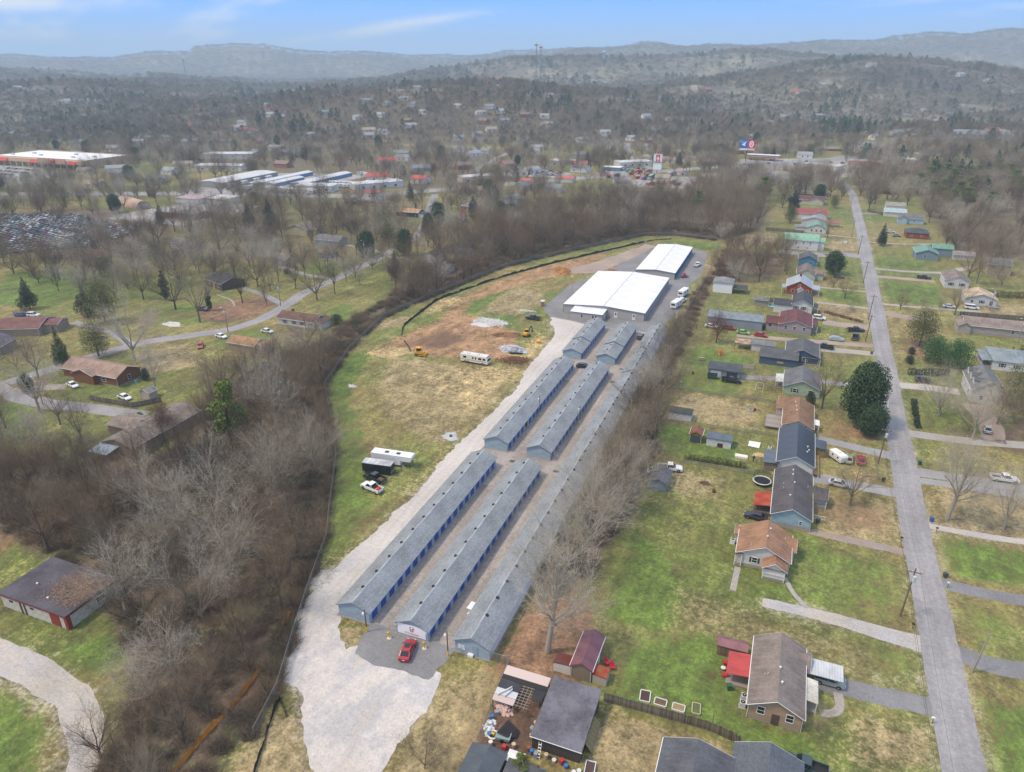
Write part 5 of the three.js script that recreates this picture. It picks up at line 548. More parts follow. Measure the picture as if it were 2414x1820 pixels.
keep(-174, -150, -206, -186, 0); keep(-174, -156, -182, -166, 0); keep(-200, -178, -146, -126, 0); keep(-152, -140, -112, -100, 0);
/* ---- supermarket ---- */
{ const x0 = -741, x1 = -616, z0 = -545, z1 = -490, cx = (x0 + x1) / 2, cz = (z0 + z1) / 2, T = thing('supermarket', 'large beige supermarket with white roofs and red awnings', 'supermarket', cx, 0, cz), hw = 62.5, hz = 27.5, B = plain('#c2a488'), B2 = plain('#b8907c'); keep(x0, x1, z0, z1, 4);
  part('wall', new GB().box(-hw, hw, 0, 7.4, -hz, hz - 4), B, T); part('parapet', new GB().box(-hw, hw, 7.4, 8.2, hz - 4.4, hz - 4).box(hw - 0.4, hw, 7.4, 8.2, -hz, hz - 4.4).box(-hw, hw - 0.4, 7.4, 8.2, -hz, -hz + 0.4), B2, T); part('roof', new GB().box(-hw + 0.1, hw - 0.45, 7.4, 7.6, -hz + 0.45, hz - 4.45), plain('#dfe0e0', 0.5), T);
  part('canopy', new GB().box(-hw, hw, 4.2, 7.6, hz - 4, hz), B, T); for (let i = 0; i < 15; i++) part('pillar', new GB().cbox(-hw + 3 + i * 8.4, 2.1, hz - 0.6, 0.9, 4.2, 0.9), plain('#cbb9a2'), T);
  part('store_front', new GB().box(-10, hw - 1, 0, 4.2, hz - 4, hz - 3.9), GLASS, T); part('gable_front', new GB().box(6, 42, 4.0, 9, hz, hz + 0.8), B2, T);
  for (const [a, b] of [[-62, -36], [-4, 6], [46, 55]]) part('awning', new GB().slab([V(a, 4.4, hz + 2), V(b, 4.4, hz + 2), V(b, 7, hz + 0.05), V(a, 7, hz + 0.05)], 0.2), plain('#c2413c'), T);
  part('store_sign', new GB().add(new THREE.CylinderGeometry(3, 3, 0.4, 20).rotateX(Math.PI / 2).scale(1.4, 0.7, 1).translate(25, 7, hz + 1)), plain('#b22a33'), T); part('sign_mark', new GB().add(new THREE.TorusGeometry(1.5, 0.3, 6, 16, 4.4).scale(1.3, 0.7, 1).translate(25, 7, hz + 1.3)), WHITE, T);
  for (const [a, b] of [[-40, -4], [-18, 6], [10, -10], [28, 8], [44, -2], [-52, 10]]) part('roof_unit', new GB().cbox(a, 8.2, b, 3.4, 1.4, 2.2), plain('#b9bab8'), T); }
/* ---- scattered houses on the far slopes ---- */
{ const W = { w: ['white', '#d6d5d0'], c: ['cream', '#c9bda6'], b: ['brick', '#98604e'], t: ['grey', '#a6a9a9'], r: ['white', '#d0cdc7'], m: ['cream', '#c2b4a4'] }, RF = { w: ['grey', '#8d8f90'], c: ['taupe', '#93877c'], b: ['brown', '#7b6a60'], t: ['slate', '#74797f'], r: ['red', '#b0534c'], m: ['maroon', '#7d4c50'] };
  const FM = [[740, -440, 'behind the supermarket'], [640, -330, 'left of the pale storage yard'], [600, -180, 'behind the pale storage yard'], [560, -60, 'near the highway junction'], [660, -30, 'beside the crowded highway lot'], [720, 90, 'behind the sales lot'], [800, 190, 'near the two-panel pylon sign'], [850, 270, 'behind the fuel canopy'], [900, 400, 'around the brick restaurant'], [800, 480, 'beyond the eastern knoll'], [1000, 560, 'near the large grey-blue hall'], [1050, 300, 'on the low rise right of the masts'], [1000, 60, 'below the twin masts'], [1050, -150, 'on the middle wooded slope'], [950, -350, 'in the wood left of the middle slope'], [1050, -600, 'on the wooded slope at left'], [1500, -900, 'on the near left hillside'], [2200, -1300, 'on the far left hillside'], [1500, 800, 'on the right wooded hill'], [1250, 650, 'low on the right wooded hill'], [2200, -200, 'high on the far ridge'], [700, 330, 'near the end of the street'], [850, -180, 'along the side road'], [860, -560, 'in the fields behind the supermarket'], [520, -250, 'near the pink-roofed building']];
  { const r = rng(707); for (let i = 0, got = 0; i < 900 && got < 120; i++) { const f = 470 + r() ** 0.8 * 850, l = (r() * 2 - 1) * f * 0.66, x = l * CA - f * SA, z = -(f * CA + l * SA); if ((x > -36 && x < 95 && z > -640) || (x > -170 && x < -30 && z > -560) || (x < -320 && f < 560) || KEEP.some(([a, b, c, d]) => x > a - 9 && x < b + 9 && z > c - 9 && z < d + 9) || FAR.some((q) => Math.hypot(q[0] - x, q[1] - z) < 22) || ROADS.some(([a, b, w]) => Math.hypot(a - x, b - z) < w + 9)) continue; FAR.push([x, z, 0, 'wwctwbtr'[r() * 8 | 0], 11 + r() * 7, 8 + r() * 3, (r() - 0.5) * 1.4]); got++; } }
  for (const [x, z, y, c, w, d, a] of FAR) { const [f, l] = fl(x, z); let place = '', bd = 1e12; for (const [mf, ml, t] of FM) { const q = (mf - f) ** 2 + (ml - l) ** 2; if (q < bd) { bd = q; place = t; } }
    const k = f > 1400 ? 1.25 : 1, gx = x, gz = z, label = `${w > 14 ? 'wide' : w > 11.6 ? 'mid-sized' : 'small'} ${W[c][0]} house with a ${RF[c][0]} roof ${place}`;
    house({ name: 'hillside_house', label, group: label, x0: gx - w / 2 * k, x1: gx + w / 2 * k, z0: gz - d / 2 * k, z1: gz + d / 2 * k, y: terrainH(x, z) - 0.6, clearing: f > 1300 ? 26 : 16, turn: a + 0.37, h: 4.2 * k, rise: 2.4 * k, axis: 'x', wall: plain(W[c][1]), roof: plain(RF[c][1]), trim: null, win: [['S', gx - 2.6, 1.6, 1.2, 1.5], ['S', gx + 2.6, 1.6, 1.2, 1.5]] }); } }
console.log('far houses');
/* ---- junk yard house, bottom neighbours ---- */
{ const T = house({ name: 'workshop', cat: 'workshop', label: 'grey felt-roofed workshop open along its front, clutter around it', x0: -23, x1: -16, z0: -77, z1: -66.8, h: 2.5, flat: [-0.1, -0.1, 0.8, 0.8], wall: mat('#4e4640', { map: 'wood' }), roof: mat('#6d6c74', { map: 'weather' }), ov: 0.25 });
  part('gutter', new GB().box(-3.8, 3.8, 2.42, 2.5, 5.36, 5.44), WHITE, T); part('ply_panel', new GB().bar(V(3.9, 0, 2.6), V(4.6, 0, -1.9), 0.1, 0.1).slab([V(3.6, 1.6, 3), V(4.6, 0.1, 3), V(4.6, 0.1, -2), V(3.6, 1.6, -2)], 0.06), mat('#9a8a60', { map: 'wood' }), T); }
{ const T = thing('lean_to', 'patchwork lean-to of pale and black roof sheets with open rafters', 'lean-to', -27.4, 0, -74.6); keep(-31.2, -23.4, -77.6, -70); const sl = (x0, x1, z0, z1, y0, y1, m, n) => part(n, new GB().slab([V(x0, y0, z1), V(x1, y0, z1), V(x1, y1, z0), V(x0, y1, z0)], 0.06), m, T);
  sl(-3.6, 3.6, -2.9, -1.3, 2.2, 2.4, plain('#c3b2ab'), 'pale_sheet'); sl(-3.6, 3.6, -1.25, -0.5, 2.05, 2.16, BLACK, 'felt_strip'); sl(-3.6, -0.2, -0.4, 1.1, 1.9, 2.05, mat('#3a3d42', { map: 'weather' }), 'felt_sheet'); sl(-3.6, -0.2, 1.15, 2.3, 1.75, 1.88, plain('#b9bcbe'), 'metal_sheet'); sl(-3.6, -0.2, 2.35, 3.4, 1.6, 1.73, plain('#b9a8a2'), 'pale_sheet'); sl(1.9, 3.6, -0.4, 1.6, 1.9, 2.05, mat('#3a3d42', { map: 'weather' }), 'felt_sheet');
  for (let i = 0; i < 8; i++) part('rafter', new GB().bar(V(-0.1, 1.95 - i * 0.04, -0.3 + i * 0.5), V(2, 1.95 - i * 0.04, -0.3 + i * 0.5), 0.07), plain('#8b8177'), T); for (let i = 0; i < 3; i++) part('rafter', new GB().bar(V(0.3 + i * 0.6, 2, -0.4), V(0.3 + i * 0.6, 1.7, 3.6), 0.06), plain('#8b8177'), T);
  for (const [x, z] of [[-3.5, -2.7], [3.4, -2.7], [-3.5, 3.3], [-0.2, 3.3], [1.9, 3.3], [-3.5, 0.4]]) part('post', new GB().box(x - 0.06, x + 0.06, 0, 1.62, z - 0.06, z + 0.06), plain('#7b6c5c'), T); part('crossed_board', new GB().bar(V(-3, 2.0, 2.6), V(-1.4, 2.1, 0.6), 0.1, 0.3), WHITE, T); part('crossed_board', new GB().bar(V(-1.9, 2.0, 2.5), V(-1.2, 2.12, 1.0), 0.1, 0.3), WHITE, T); }
house({ name: 'shed', cat: 'shed', label: 'blue-grey corrugated roof at the near edge below the junk yard', x0: -30.2, x1: -25.2, z0: -62.6, z1: -54, h: 2.5, rise: 0.5, wall: plain('#59605f'), roof: metalM('#4e575e', 0.6), trim: null, ov: 0.1 });
house({ name: 'shed', cat: 'shed', label: 'flat dark roof beside the small green tree at the near edge', x0: -24.4, x1: -19.6, z0: -62.0, z1: -56, h: 2.2, flat: [0, 0, 0.2, 0.2], wall: plain('#5c5a58'), roof: mat('#56575c', { map: 'weather' }) });
house({ label: 'slate-roofed house cut by the near edge, with a white gutter', x0: -5.4, x1: 4.0, z0: -72.4, z1: -60, h: 3, rise: 1.6, wall: sideM('#8d8c8a'), roof: roofM('#5f6268'), ridge: -1.2, wings: [{ x0: 3.8, x1: 12.2, z0: -75.2, z1: -62, h: 3, rise: 1.8, axis: 'z', roof: mat('#626870', { map: 'shingle' }) }] });
house({ label: 'dark cottage at the right edge behind the bare trees', x0: 64.5, x1: 74, z0: -186, z1: -176, h: 3, rise: 1.8, wall: sideM('#6d5a50'), roof: roofM('#4d464a') });
/* ---------- vehicles: front towards +x, origin on the ground ---------- */
function extrude(profile, width, bevel, belt = 9, taper = 0) {      // side profile [x, y] across the width, narrowing above the belt line
  const s = new THREE.Shape(profile.map(([x, y]) => new THREE.Vector2(x, y))), g = new THREE.ExtrudeGeometry(s, { depth: width - 2 * bevel, bevelEnabled: bevel > 0, bevelThickness: bevel, bevelSize: bevel * 0.6, bevelOffset: -bevel * 0.6, bevelSegments: 2, curveSegments: 6 }); g.translate(0, 0, -width / 2 + bevel);
  const p = g.attributes.position; for (let i = 0; i < p.count; i++) { const y = p.getY(i); if (y > belt) p.setZ(i, p.getZ(i) * (1 - taper * (y - belt))); } g.computeVertexNormals(); return g;
}
const arch = (x, r = 0.4, y = 0.32) => [-1, -0.75, -0.4, 0, 0.4, 0.75, 1].map((k) => [x + r * k, y + r * Math.sqrt(1 - k * k) * 0.95]);
const CG = {};
const TYRE = new THREE.CylinderGeometry(0.33, 0.33, 0.24, 14).rotateX(Math.PI / 2), RIM = new THREE.CylinderGeometry(0.2, 0.2, 0.26, 10).rotateX(Math.PI / 2), TYREM = plain('#17181a', 0.9), RIMM = mat('#8e9296', { roughness: 0.35, metalness: 0.7 });
const LAMPG = new GB().cbox(0, 0, 0, 0.08, 0.16, 0.36).geo(), HEADM = plain('#d7dade', 0.2), TAILM = plain('#8f1a1c', 0.3);
const SPEC = {
  sedan: { L: 4.8, W: 1.82, ax: 1.38, body: [[-2.38, 0.42], [-2.36, 0.82], [-2.2, 0.96], [-1.6, 1.0], [0.95, 0.98], [2.0, 0.84], [2.36, 0.62], [2.38, 0.34], ...arch(1.38).reverse(), ...arch(-1.38).reverse()], cab: [[-1.95, 0.94], [-1.15, 1.42], [-0.3, 1.47], [0.35, 1.42], [1.25, 0.94]], roof: [[-1.15, 1.41], [-0.3, 1.465], [0.35, 1.41], [0.35, 1.455], [-0.3, 1.51], [-1.15, 1.455]] },
  suv: { L: 4.7, W: 1.88, ax: 1.35, body: [[-2.3, 0.42], [-2.32, 1.0], [-2.2, 1.08], [1.0, 1.06], [2.05, 0.98], [2.3, 0.75], [2.32, 0.4], ...arch(1.38).reverse(), ...arch(-1.35).reverse()], cab: [[-2.25, 1.03], [-2.05, 1.68], [0.3, 1.72], [1.15, 1.03]], roof: [[-2.08, 1.67], [0.3, 1.71], [0.3, 1.77], [-2.0, 1.76]] },
  van: { L: 5.0, W: 1.95, ax: 1.5, body: [[-2.45, 0.4], [-2.47, 1.05], [-2.4, 1.1], [1.5, 1.05], [2.3, 0.9], [2.48, 0.65], [2.48, 0.36], ...arch(1.5).reverse(), ...arch(-1.45).reverse()], cab: [[-2.42, 1.05], [-2.3, 1.74], [0.9, 1.76], [1.85, 1.0]], roof: [[-2.33, 1.73], [0.9, 1.75], [0.92, 1.82], [-2.25, 1.83]] },
  pickup: { L: 5.8, W: 2.0, ax: 1.85, ry: 0.4, body: [[-0.75, 0.5], [-0.75, 1.18], [1.3, 1.18], [2.55, 1.1], [2.85, 0.95], [2.88, 0.5], ...arch(1.95, 0.46, 0.38).reverse(), [0, 0.5]], cab: [[-0.72, 1.15], [-0.62, 1.84], [0.62, 1.86], [1.3, 1.15]], roof: [[-0.66, 1.83], [0.62, 1.85], [0.62, 1.91], [-0.6, 1.91]] },
};
function vehicle(kind, color, label, x, z, heading, o = {}) {       // heading: direction of the nose, degrees east of north
  const T = thing(o.name ?? { sedan: 'sedan_car', suv: 'utility_car', van: 'van', pickup: 'pickup_truck' }[kind], label, { sedan: 'car', suv: 'car', van: 'van', pickup: 'pickup truck' }[kind], x, o.y ?? 0.03, z, (90 - heading) * Math.PI / 180, o.group), s = SPEC[kind], paint = mat(color, { roughness: o.rough ?? 0.35, clearcoat: o.rough ? 0 : 0.6, clearcoatRoughness: 0.1 });
  const g = CG[kind] ??= { body: extrude(s.body, s.W, 0.1, 0.75, 0.1), cab: extrude(s.cab, s.W - 0.16, 0.07, 1.0, 0.3), roof: extrude(s.roof, s.W - 0.42, 0.02) };
  const body = part('body', g.body, paint, T); part('window_glass', g.cab, GLASS, T); part('roof', g.roof, paint, T);
  const w = s.W, ys = s.cab[0][1], yt = s.roof[0][1], n = s.cab.length;
  const pil = (xa, xb, k) => { for (const sd of [-1, 1]) part('pillar', new GB().bar(V(xa, ys - 0.02, sd * (w / 2 - 0.085)), V(xb, yt, sd * (w / 2 - 0.2)), k, 0.05), paint, T); };
  const P1 = s.cab[n - 1], P2 = s.cab[n - 2], Q1 = s.cab[0], Q2 = s.cab[1]; CG[kind + 'p'] ??= 1; pil(P1[0], P2[0], 0.09); pil(Q1[0], Q2[0], 0.16); pil(-0.25, -0.3, 0.1);
  if (kind === 'pickup') { part('truck_bed', CG.bed ??= new GB().box(-2.85, -0.78, 0.5, 0.78, -0.98, 0.98).box(-2.85, -0.78, 0.78, 1.22, -0.98, -0.86).box(-2.85, -0.78, 0.78, 1.22, 0.86, 0.98).box(-2.9, -2.82, 0.6, 1.22, -0.98, 0.98).geo(), paint, T); part('bed_liner', CG.liner ??= new GB().box(-2.8, -0.8, 0.79, 0.82, -0.85, 0.85).geo(), BLACK, T); part('bumper', new GB().box(-3.02, -2.92, 0.5, 0.68, -0.95, 0.95), STEEL, T); }
  for (const sx of [1, -1]) for (const sz of [1, -1]) { const q = part('wheel', TYRE, TYREM, T, sx > 0 ? (kind === 'pickup' ? 1.95 : s.ax) : -s.ax + (kind === 'van' ? 0.05 : 0), kind === 'pickup' ? 0.38 : 0.33, sz * (w / 2 - 0.1)); if (kind === 'pickup') q.scale.set(1.15, 1.15, 1); part('rim', RIM, RIMM, q); }
  for (const sz of [1, -1]) { part('headlight', LAMPG, HEADM, T, s.L / 2 - 0.06, kind === 'sedan' ? 0.66 : 0.86, sz * (w / 2 - 0.3)); part('tail_light', LAMPG, TAILM, T, -s.L / 2 + 0.03, kind === 'sedan' ? 0.8 : 0.95, sz * (w / 2 - 0.24)); }
  if (o.extra) o.extra(T, paint); return T;
}
vehicle('sedan', '#a01526', 'glossy red sedan parked in front of the STORAGE sign', -48.1, -76.2, -12, { extra: (T) => { part('sunroof', new GB().cbox(-0.1, 1.515, 0, 0.75, 0.02, 0.85), GLASS, T); part('number_plate', new GB().cbox(-2.42, 0.62, 0, 0.03, 0.16, 0.4), WHITE, T); for (const s of [-1, 1]) part('mirror', new GB().cbox(1.0, 1.02, s * 1.0, 0.16, 0.14, 0.24), plain('#a01526', 0.3), T); } });
vehicle('pickup', '#e2e3e4', 'white crew-cab pickup with red tools in its bed, beside trailers', -79.6, -116.6, -76, { extra: (T) => { part('tool_box', new GB().cbox(-1.05, 1.12, 0, 0.5, 0.4, 1.5), BLACK, T); for (const [a, b, c] of [[-1.7, 0.3, '#c4372c'], [-2.2, -0.2, '#c9302b'], [-1.8, -0.4, '#cf6a3a']]) part('tool_crate', new GB().cbox(a, 1.0, b, 0.5, 0.4, 0.55), plain(c), T); } });
vehicle('pickup', '#23282c', 'black pickup between the white pickup and the black cargo trailer', -81.2, -120.5, -78, { extra: (T) => part('sawn_boards', new GB().cbox(-1.9, 0.95, 0, 1.3, 0.25, 0.9), mat('#7a5b48', { map: 'wood' }), T) });
vehicle('pickup', '#2b2f34', 'dark pickup parked on the grass by the asphalt yard corner', -85.8, -242, -85);
vehicle('sedan', '#26282b', 'black car in the lane between two storage rows', -54.8, -203.5, 80, { group: 'dark cars in the storage lanes' });
vehicle('suv', '#33363c', 'dark car at the far end of the lane beside the belt row', -43.2, -236.5, 5, { group: 'dark cars in the storage lanes' });
vehicle('suv', '#8f9692', 'silver-green off-road car under the white carport', 16.3, -94.5, 92);
vehicle('pickup', '#2c4044', 'dark green pickup with a toolbox bed at the near edge', 13.0, -77.2, -85);
vehicle('sedan', '#38313a', 'dark purple sedan on the grass behind the light blue house', 2.4, -136.6, -82, { rough: 0.4 });
vehicle('sedan', '#b3b6b6', 'silver sedan on the drive beside the yard tree', 19.3, -157, 95);
vehicle('sedan', '#97262f', 'red car beside the scrap pile', 24.6, -170.6, 3);
vehicle('sedan', '#8b8d6e', 'olive car beside the covered boat trailer', 21.9, -170.2, 5);
vehicle('pickup', '#d6d7d8', 'white pickup on the back lawn at the tree belt', -18.0, -149.9, 78);
vehicle('sedan', '#cfd2d2', 'white car half hidden behind the back-lawn pickup', -20.6, -146.9, 80);
vehicle('pickup', '#212326', 'black pickup in front of the open-fronted garage', -9.6, -208.7, 88);
vehicle('sedan', '#7fae6a', 'lime green old car beside the grey garage', -10.0, -254.4, 95, { rough: 0.4 }); vehicle('sedan', '#a32b36', 'crimson coupe on the dirt drive by the grey garage', -3.9, -254.0, 96);
vehicle('sedan', '#8e2f31', 'faded red car partly behind the russet tree', -15.2, -257.6, 95, { rough: 0.5 }); vehicle('sedan', '#c9cac8', 'pale car behind the russet tree', -21.5, -257.2, 95);
vehicle('suv', '#dadbdb', 'white estate car on the drive of the mauve house', 15.6, -281.6, 92); vehicle('pickup', '#25272b', 'black pickup on the front lawn of the mauve house', 27.9, -272, 75); vehicle('pickup', '#343a42', 'dark pickup with its bed towards the street, near the mauve house', 27.4, -264, 8);
vehicle('sedan', '#8d9b9c', 'car under a pale grey cover on the lawn', 21.1, -259.4, 92, { rough: 0.9, extra: (T) => part('car_cover', extrude([[-2.5, 0.2], [-2.4, 1.0], [-1.3, 1.55], [0.5, 1.58], [1.5, 1.08], [2.45, 0.9], [2.5, 0.2]], 1.98, 0.2, 0.8, 0.2), plain('#8b9a9b'), T) });
vehicle('pickup', '#1f2124', 'black pickup on the concrete drive of the dark blue house', 17.1, -249.6, -86);
vehicle('pickup', '#dcdddd', 'white pickup on the eastern asphalt drive', 55.2, -173.2, 86); vehicle('sedan', '#a3a8a8', 'grey car on the drive among the eastern bare trees', 56.6, -200.4, 8); vehicle('suv', '#25262a', 'black off-road car by the dark hedge', 44.9, -230.2, 85);
vehicle('sedan', '#c9ccce', 'silver car beside the white van on the eastern drive', 64, -315.8, 92); vehicle('van', '#e0e1e1', 'white van in front of the peach-roofed house', 72, -317.4, 92); vehicle('pickup', '#25292e', 'dark pickup on the drive of the taupe-roofed white house', 60, -359.6, 90);
vehicle('sedan', '#d2d4d4', 'white car by the brick bungalow', 54.6, -462, 80); vehicle('sedan', '#85888b', 'grey car by the brick bungalow', 56.9, -452, 80); vehicle('sedan', '#1f2937', 'dark car under the bush tree near the blue gabled house', 24, -347, 90);
vehicle('sedan', '#e1e2e2', 'white sedan on the gravel beside the brown timber house', -193.8, -133.4, 105); vehicle('sedan', '#e3e4e4', 'white sedan on the grass by the plank fence', -172.1, -132.6, 100); vehicle('suv', '#dedfdf', 'white off-road car near the blue trampoline frame', -266, -175.6, 75);
vehicle('sedan', '#e4e5e5', 'white car parked beside the lane bend', -182.2, -183.2, 100); vehicle('sedan', '#e0e1e1', 'white car behind the stone house', -170.4, -193.4, 95); vehicle('sedan', '#b03a45', 'red car on the grass near the lane bend', -182.2, -173.2, 140); vehicle('suv', '#2b323b', 'black car on the drive of the tan ranch house', -219.8, -272.4, 80); vehicle('suv', '#4d545a', 'grey off-road car under the oak by the leaf-covered lawn', -210.8, -205, 85);
vehicle('pickup', '#e6e7e7', 'white pickup with a flatbed at the far end of the asphalt yard', -38.6, -345, 12); vehicle('pickup', '#d9dcdf', 'white and blue pickup between the parked campers', -36.6, -284.5, 15);
/* trailers, campers */
function wheels(T, list, r = 0.36, z = 1.05) { for (const x of list) for (const s of [-1, 1]) { const q = part('wheel', TYRE, TYREM, T, x, r, s * z); q.scale.setScalar(r / 0.33); part('rim', RIM, RIMM, q); } }
{ const T = thing('gooseneck_trailer', 'long white gooseneck trailer with two dark roof hatches', 'trailer', -81, 0.03, -128.6, 0.1); part('box', extrude([[-5.2, 0.6], [-5.2, 3.1], [5.2, 3.1], [5.4, 2.7], [4.9, 1.75], [2.4, 1.75], [2.4, 0.6]], 2.5, 0.06), plain('#dcdee1', 0.4), T); part('roof_edge', new GB().box(-5.22, 5.3, 2.98, 3.02, 1.25, 1.28), WHITE, T); for (const x of [-1.4, 1.6]) part('roof_hatch', new GB().cbox(x, 3.18, 0.1, 0.9, 0.14, 0.8), plain('#4a3f42'), T); part('side_door', new GB().box(0.2, 1.2, 0.8, 2.7, 1.25, 1.28), plain('#d2d5d8'), T); part('landing_leg', new GB().cyl(4.6, 0, 1.75, 0.9, 0.05).cyl(4.6, 0, 1.75, -0.9, 0.05), BLACK, T); part('tow_arm', new GB().bar(V(2.4, 0.7, 0.4), V(3.8, 0.1, 1.6), 0.08).bar(V(2.4, 0.7, 0.7), V(3.5, 0.1, 1.8), 0.08), plain('#b9b1a6'), T); wheels(T, [-2.4, -1.4], 0.36, 1.15); }
{ const T = thing('cargo_trailer', 'black enclosed cargo trailer with a ribbed white roof', 'trailer', -82.3, 0.03, -124, 0.13); part('box', extrude([[-3.6, 0.5], [-3.6, 2.65], [3.6, 2.65], [3.6, 0.5]], 2.45, 0.05), plain('#22262a', 0.35), T); part('roof', new GB().slab([V(-3.65, 2.78, 1.26), V(3.65, 2.78, 1.26), V(3.65, 2.78, -1.26), V(-3.65, 2.78, -1.26)], 0.1), mat('#c7c9cb', { map: 'weather', roughness: 0.5 }), T); for (let i = 0; i < 6; i++) part('roof_rib', new GB().box(-3 + i * 1.2 - 0.03, -3 + i * 1.2 + 0.03, 2.78, 2.81, -1.2, 1.2), plain('#a5a8aa'), T); part('stone_guard', new GB().box(3.6, 3.68, 0.55, 1.2, -1.2, 1.2), STEEL, T); part('side_door', new GB().box(1.6, 2.4, 0.6, 2.4, 1.23, 1.26), plain('#2c3136', 0.3), T); wheels(T, [-0.6, 0.4], 0.36, 1.12); part('hitch', new GB().bar(V(3.6, 0.5, 0.6), V(4.8, 0.5, 0), 0.1).bar(V(3.6, 0.5, -0.6), V(4.8, 0.5, 0), 0.1), BLACK, T); }
{ const T = thing('motorhome', 'cream and white motorhome on the dry grass beside the dirt pile', 'motorhome', -88.6, 0.03, -194.6, -0.03); part('body', extrude([[-4.8, 0.5], [-4.8, 3.0], [4.3, 3.0], [4.75, 2.3], [4.85, 1.2], [4.8, 0.5]], 2.5, 0.1), plain('#d8d4c8', 0.4), T); part('windscreen', extrude([[4.35, 1.5], [4.35, 2.72], [4.52, 2.72], [4.84, 2.0], [4.9, 1.5]], 2.2, 0.03), GLASS, T); part('stripe', new GB().box(-4.7, 4.4, 1.15, 1.3, 1.245, 1.265), plain('#9a7f62'), T); for (const [x, w] of [[-3.8, 1.1], [-0.6, 0.5], [0.4, 0.5], [1.6, 1.1], [3.2, 0.9]]) part('window', new GB().box(x, x + w, 1.7, 2.4, 1.24, 1.27), GLASS, T); part('side_door', new GB().box(2.75, 3.1, 0.6, 2.5, 1.245, 1.262), plain('#cfcabd'), T); for (const x of [-2.5, 1]) part('air_conditioner', new GB().cbox(x, 3.15, 0, 1, 0.3, 0.7), WHITE, T); part('roof_rack', new GB().bar(V(-4.4, 3.25, 1), V(3.6, 3.25, 1), 0.05).bar(V(-4.4, 3.25, -1), V(3.6, 3.25, -1), 0.05).bar(V(-4.4, 3.25, -1), V(-4.4, 3.25, 1), 0.05), STEEL, T); wheels(T, [-3, -2, 3.1], 0.45, 1.12); }
const camperBody = extrude([[-3.4, 0.6], [-3.5, 2.9], [3.1, 2.95], [3.5, 2.4], [3.3, 0.6]], 2.4, 0.12);
function camper(x, z, turn, label, group) { const T = thing('camper_trailer', label, 'camper', x, 0.03, z, turn, group); part('body', camperBody, plain('#dcdcd8', 0.45), T); for (const s of [-1, 1]) { part('window', new GB().box(-1.8, -0.9, 1.6, 2.2, s * 1.21 - 0.02, s * 1.21 + 0.02), GLASS, T); part('window', new GB().box(1.0, 1.9, 1.6, 2.2, s * 1.21 - 0.02, s * 1.21 + 0.02), GLASS, T); } part('rear_window', new GB().box(-3.52, -3.46, 1.6, 2.3, -0.8, 0.8), GLASS, T); part('air_conditioner', new GB().cbox(0, 3.08, 0, 0.9, 0.26, 0.7), WHITE, T); part('stripe', new GB().box(-3.3, 3.2, 1.1, 1.25, 1.2, 1.225), plain('#8a8f96'), T); wheels(T, [-0.5, 0.4], 0.34, 1.1); return T; }
const cp = camper(-37.6, -277, 1.35, 'white camper trailer nearest the tree belt corner of the asphalt yard'); dup(cp, -37.4, 0.03, -293.5, 1.35, 'white camper trailer behind the white and blue pickup');
{ const r = rng(77), lab = 'white camper parked in the pale storage yard by the highway'; for (let i = 0; i < 34; i++) { const k = i < 12 ? [-398 + i * 5.4, -455 - r() * 4, 1.5] : i < 24 ? [-360 + (i - 12) * 4.6, -556 + (i - 12) * 3 + r() * 2, 1.2] : [-352 + (i % 5) * 7, -500 + ((i / 5 | 0) - 5) * 12 - r() * 3, 0.2]; dup(cp, k[0], 0.03, k[1], k[2] + r() * 0.3, lab, 'campers in the pale storage yard'); } for (let i = 0; i < 4; i++) dup(cp, -419, 0.03, -460 - i * 15, 1.6, 'camper standing along the wide grey storage hall', 'campers along the wide grey hall'); }
dup(cp, 19.4, 0.03, -169.6, -0.9, 'wrapped white camper in the yard beside the olive car').scale.set(0.62, 0.72, 0.85);
/* ---------- construction plant ---------- */
const YEL = plain('#d69a1c', 0.5);
function tracks(T, L, z) { for (const s of [-1, 1]) part('track', extrude([[-L / 2 + 0.2, 0], [-L / 2, 0.35], [-L / 2 + 0.25, 0.75], [L / 2 - 0.25, 0.75], [L / 2, 0.35], [L / 2 - 0.2, 0]], 0.5, 0.04).translate(0, 0, s * z), plain('#4b4440', 0.9), T); }
{ const T = thing('bulldozer', 'yellow bulldozer with its blade beside the dirt workings', 'bulldozer', -108.4, 0.03, -193.8, 0.1); tracks(T, 3, 0.95); part('hull', new GB().prism([[-1.5, 0.6], [1.5, 0.6], [1.5, 1.5], [0.2, 1.7], [-1.5, 1.5]], 'z', -0.65, 0.65), YEL, T); part('cab', new GB().prism([[-1.1, 1.5], [0.3, 1.5], [0.1, 2.7], [-1.0, 2.7]], 'z', -0.62, 0.62), GLASS, T); part('cab_roof', new GB().box(-1.3, 0.35, 2.7, 2.85, -0.8, 0.8), YEL, T); part('blade', new GB().prism([[2.0, 0.05], [2.2, 0.05], [2.05, 0.5], [2.25, 1.1], [1.98, 1.1]], 'z', -1.5, 1.5), YEL, T); for (const s of [-1, 1]) part('push_arm', new GB().bar(V(-0.2, 0.5, s * 1.3), V(2, 0.5, s * 1.3), 0.16), YEL, T); part('exhaust', new GB().cyl(0.9, 1.6, 2.4, 0.3, 0.06), BLACK, T); part('rear_ripper', new GB().bar(V(-1.5, 1, 0), V(-2.1, 0.2, 0), 0.2), BLACK, T); }
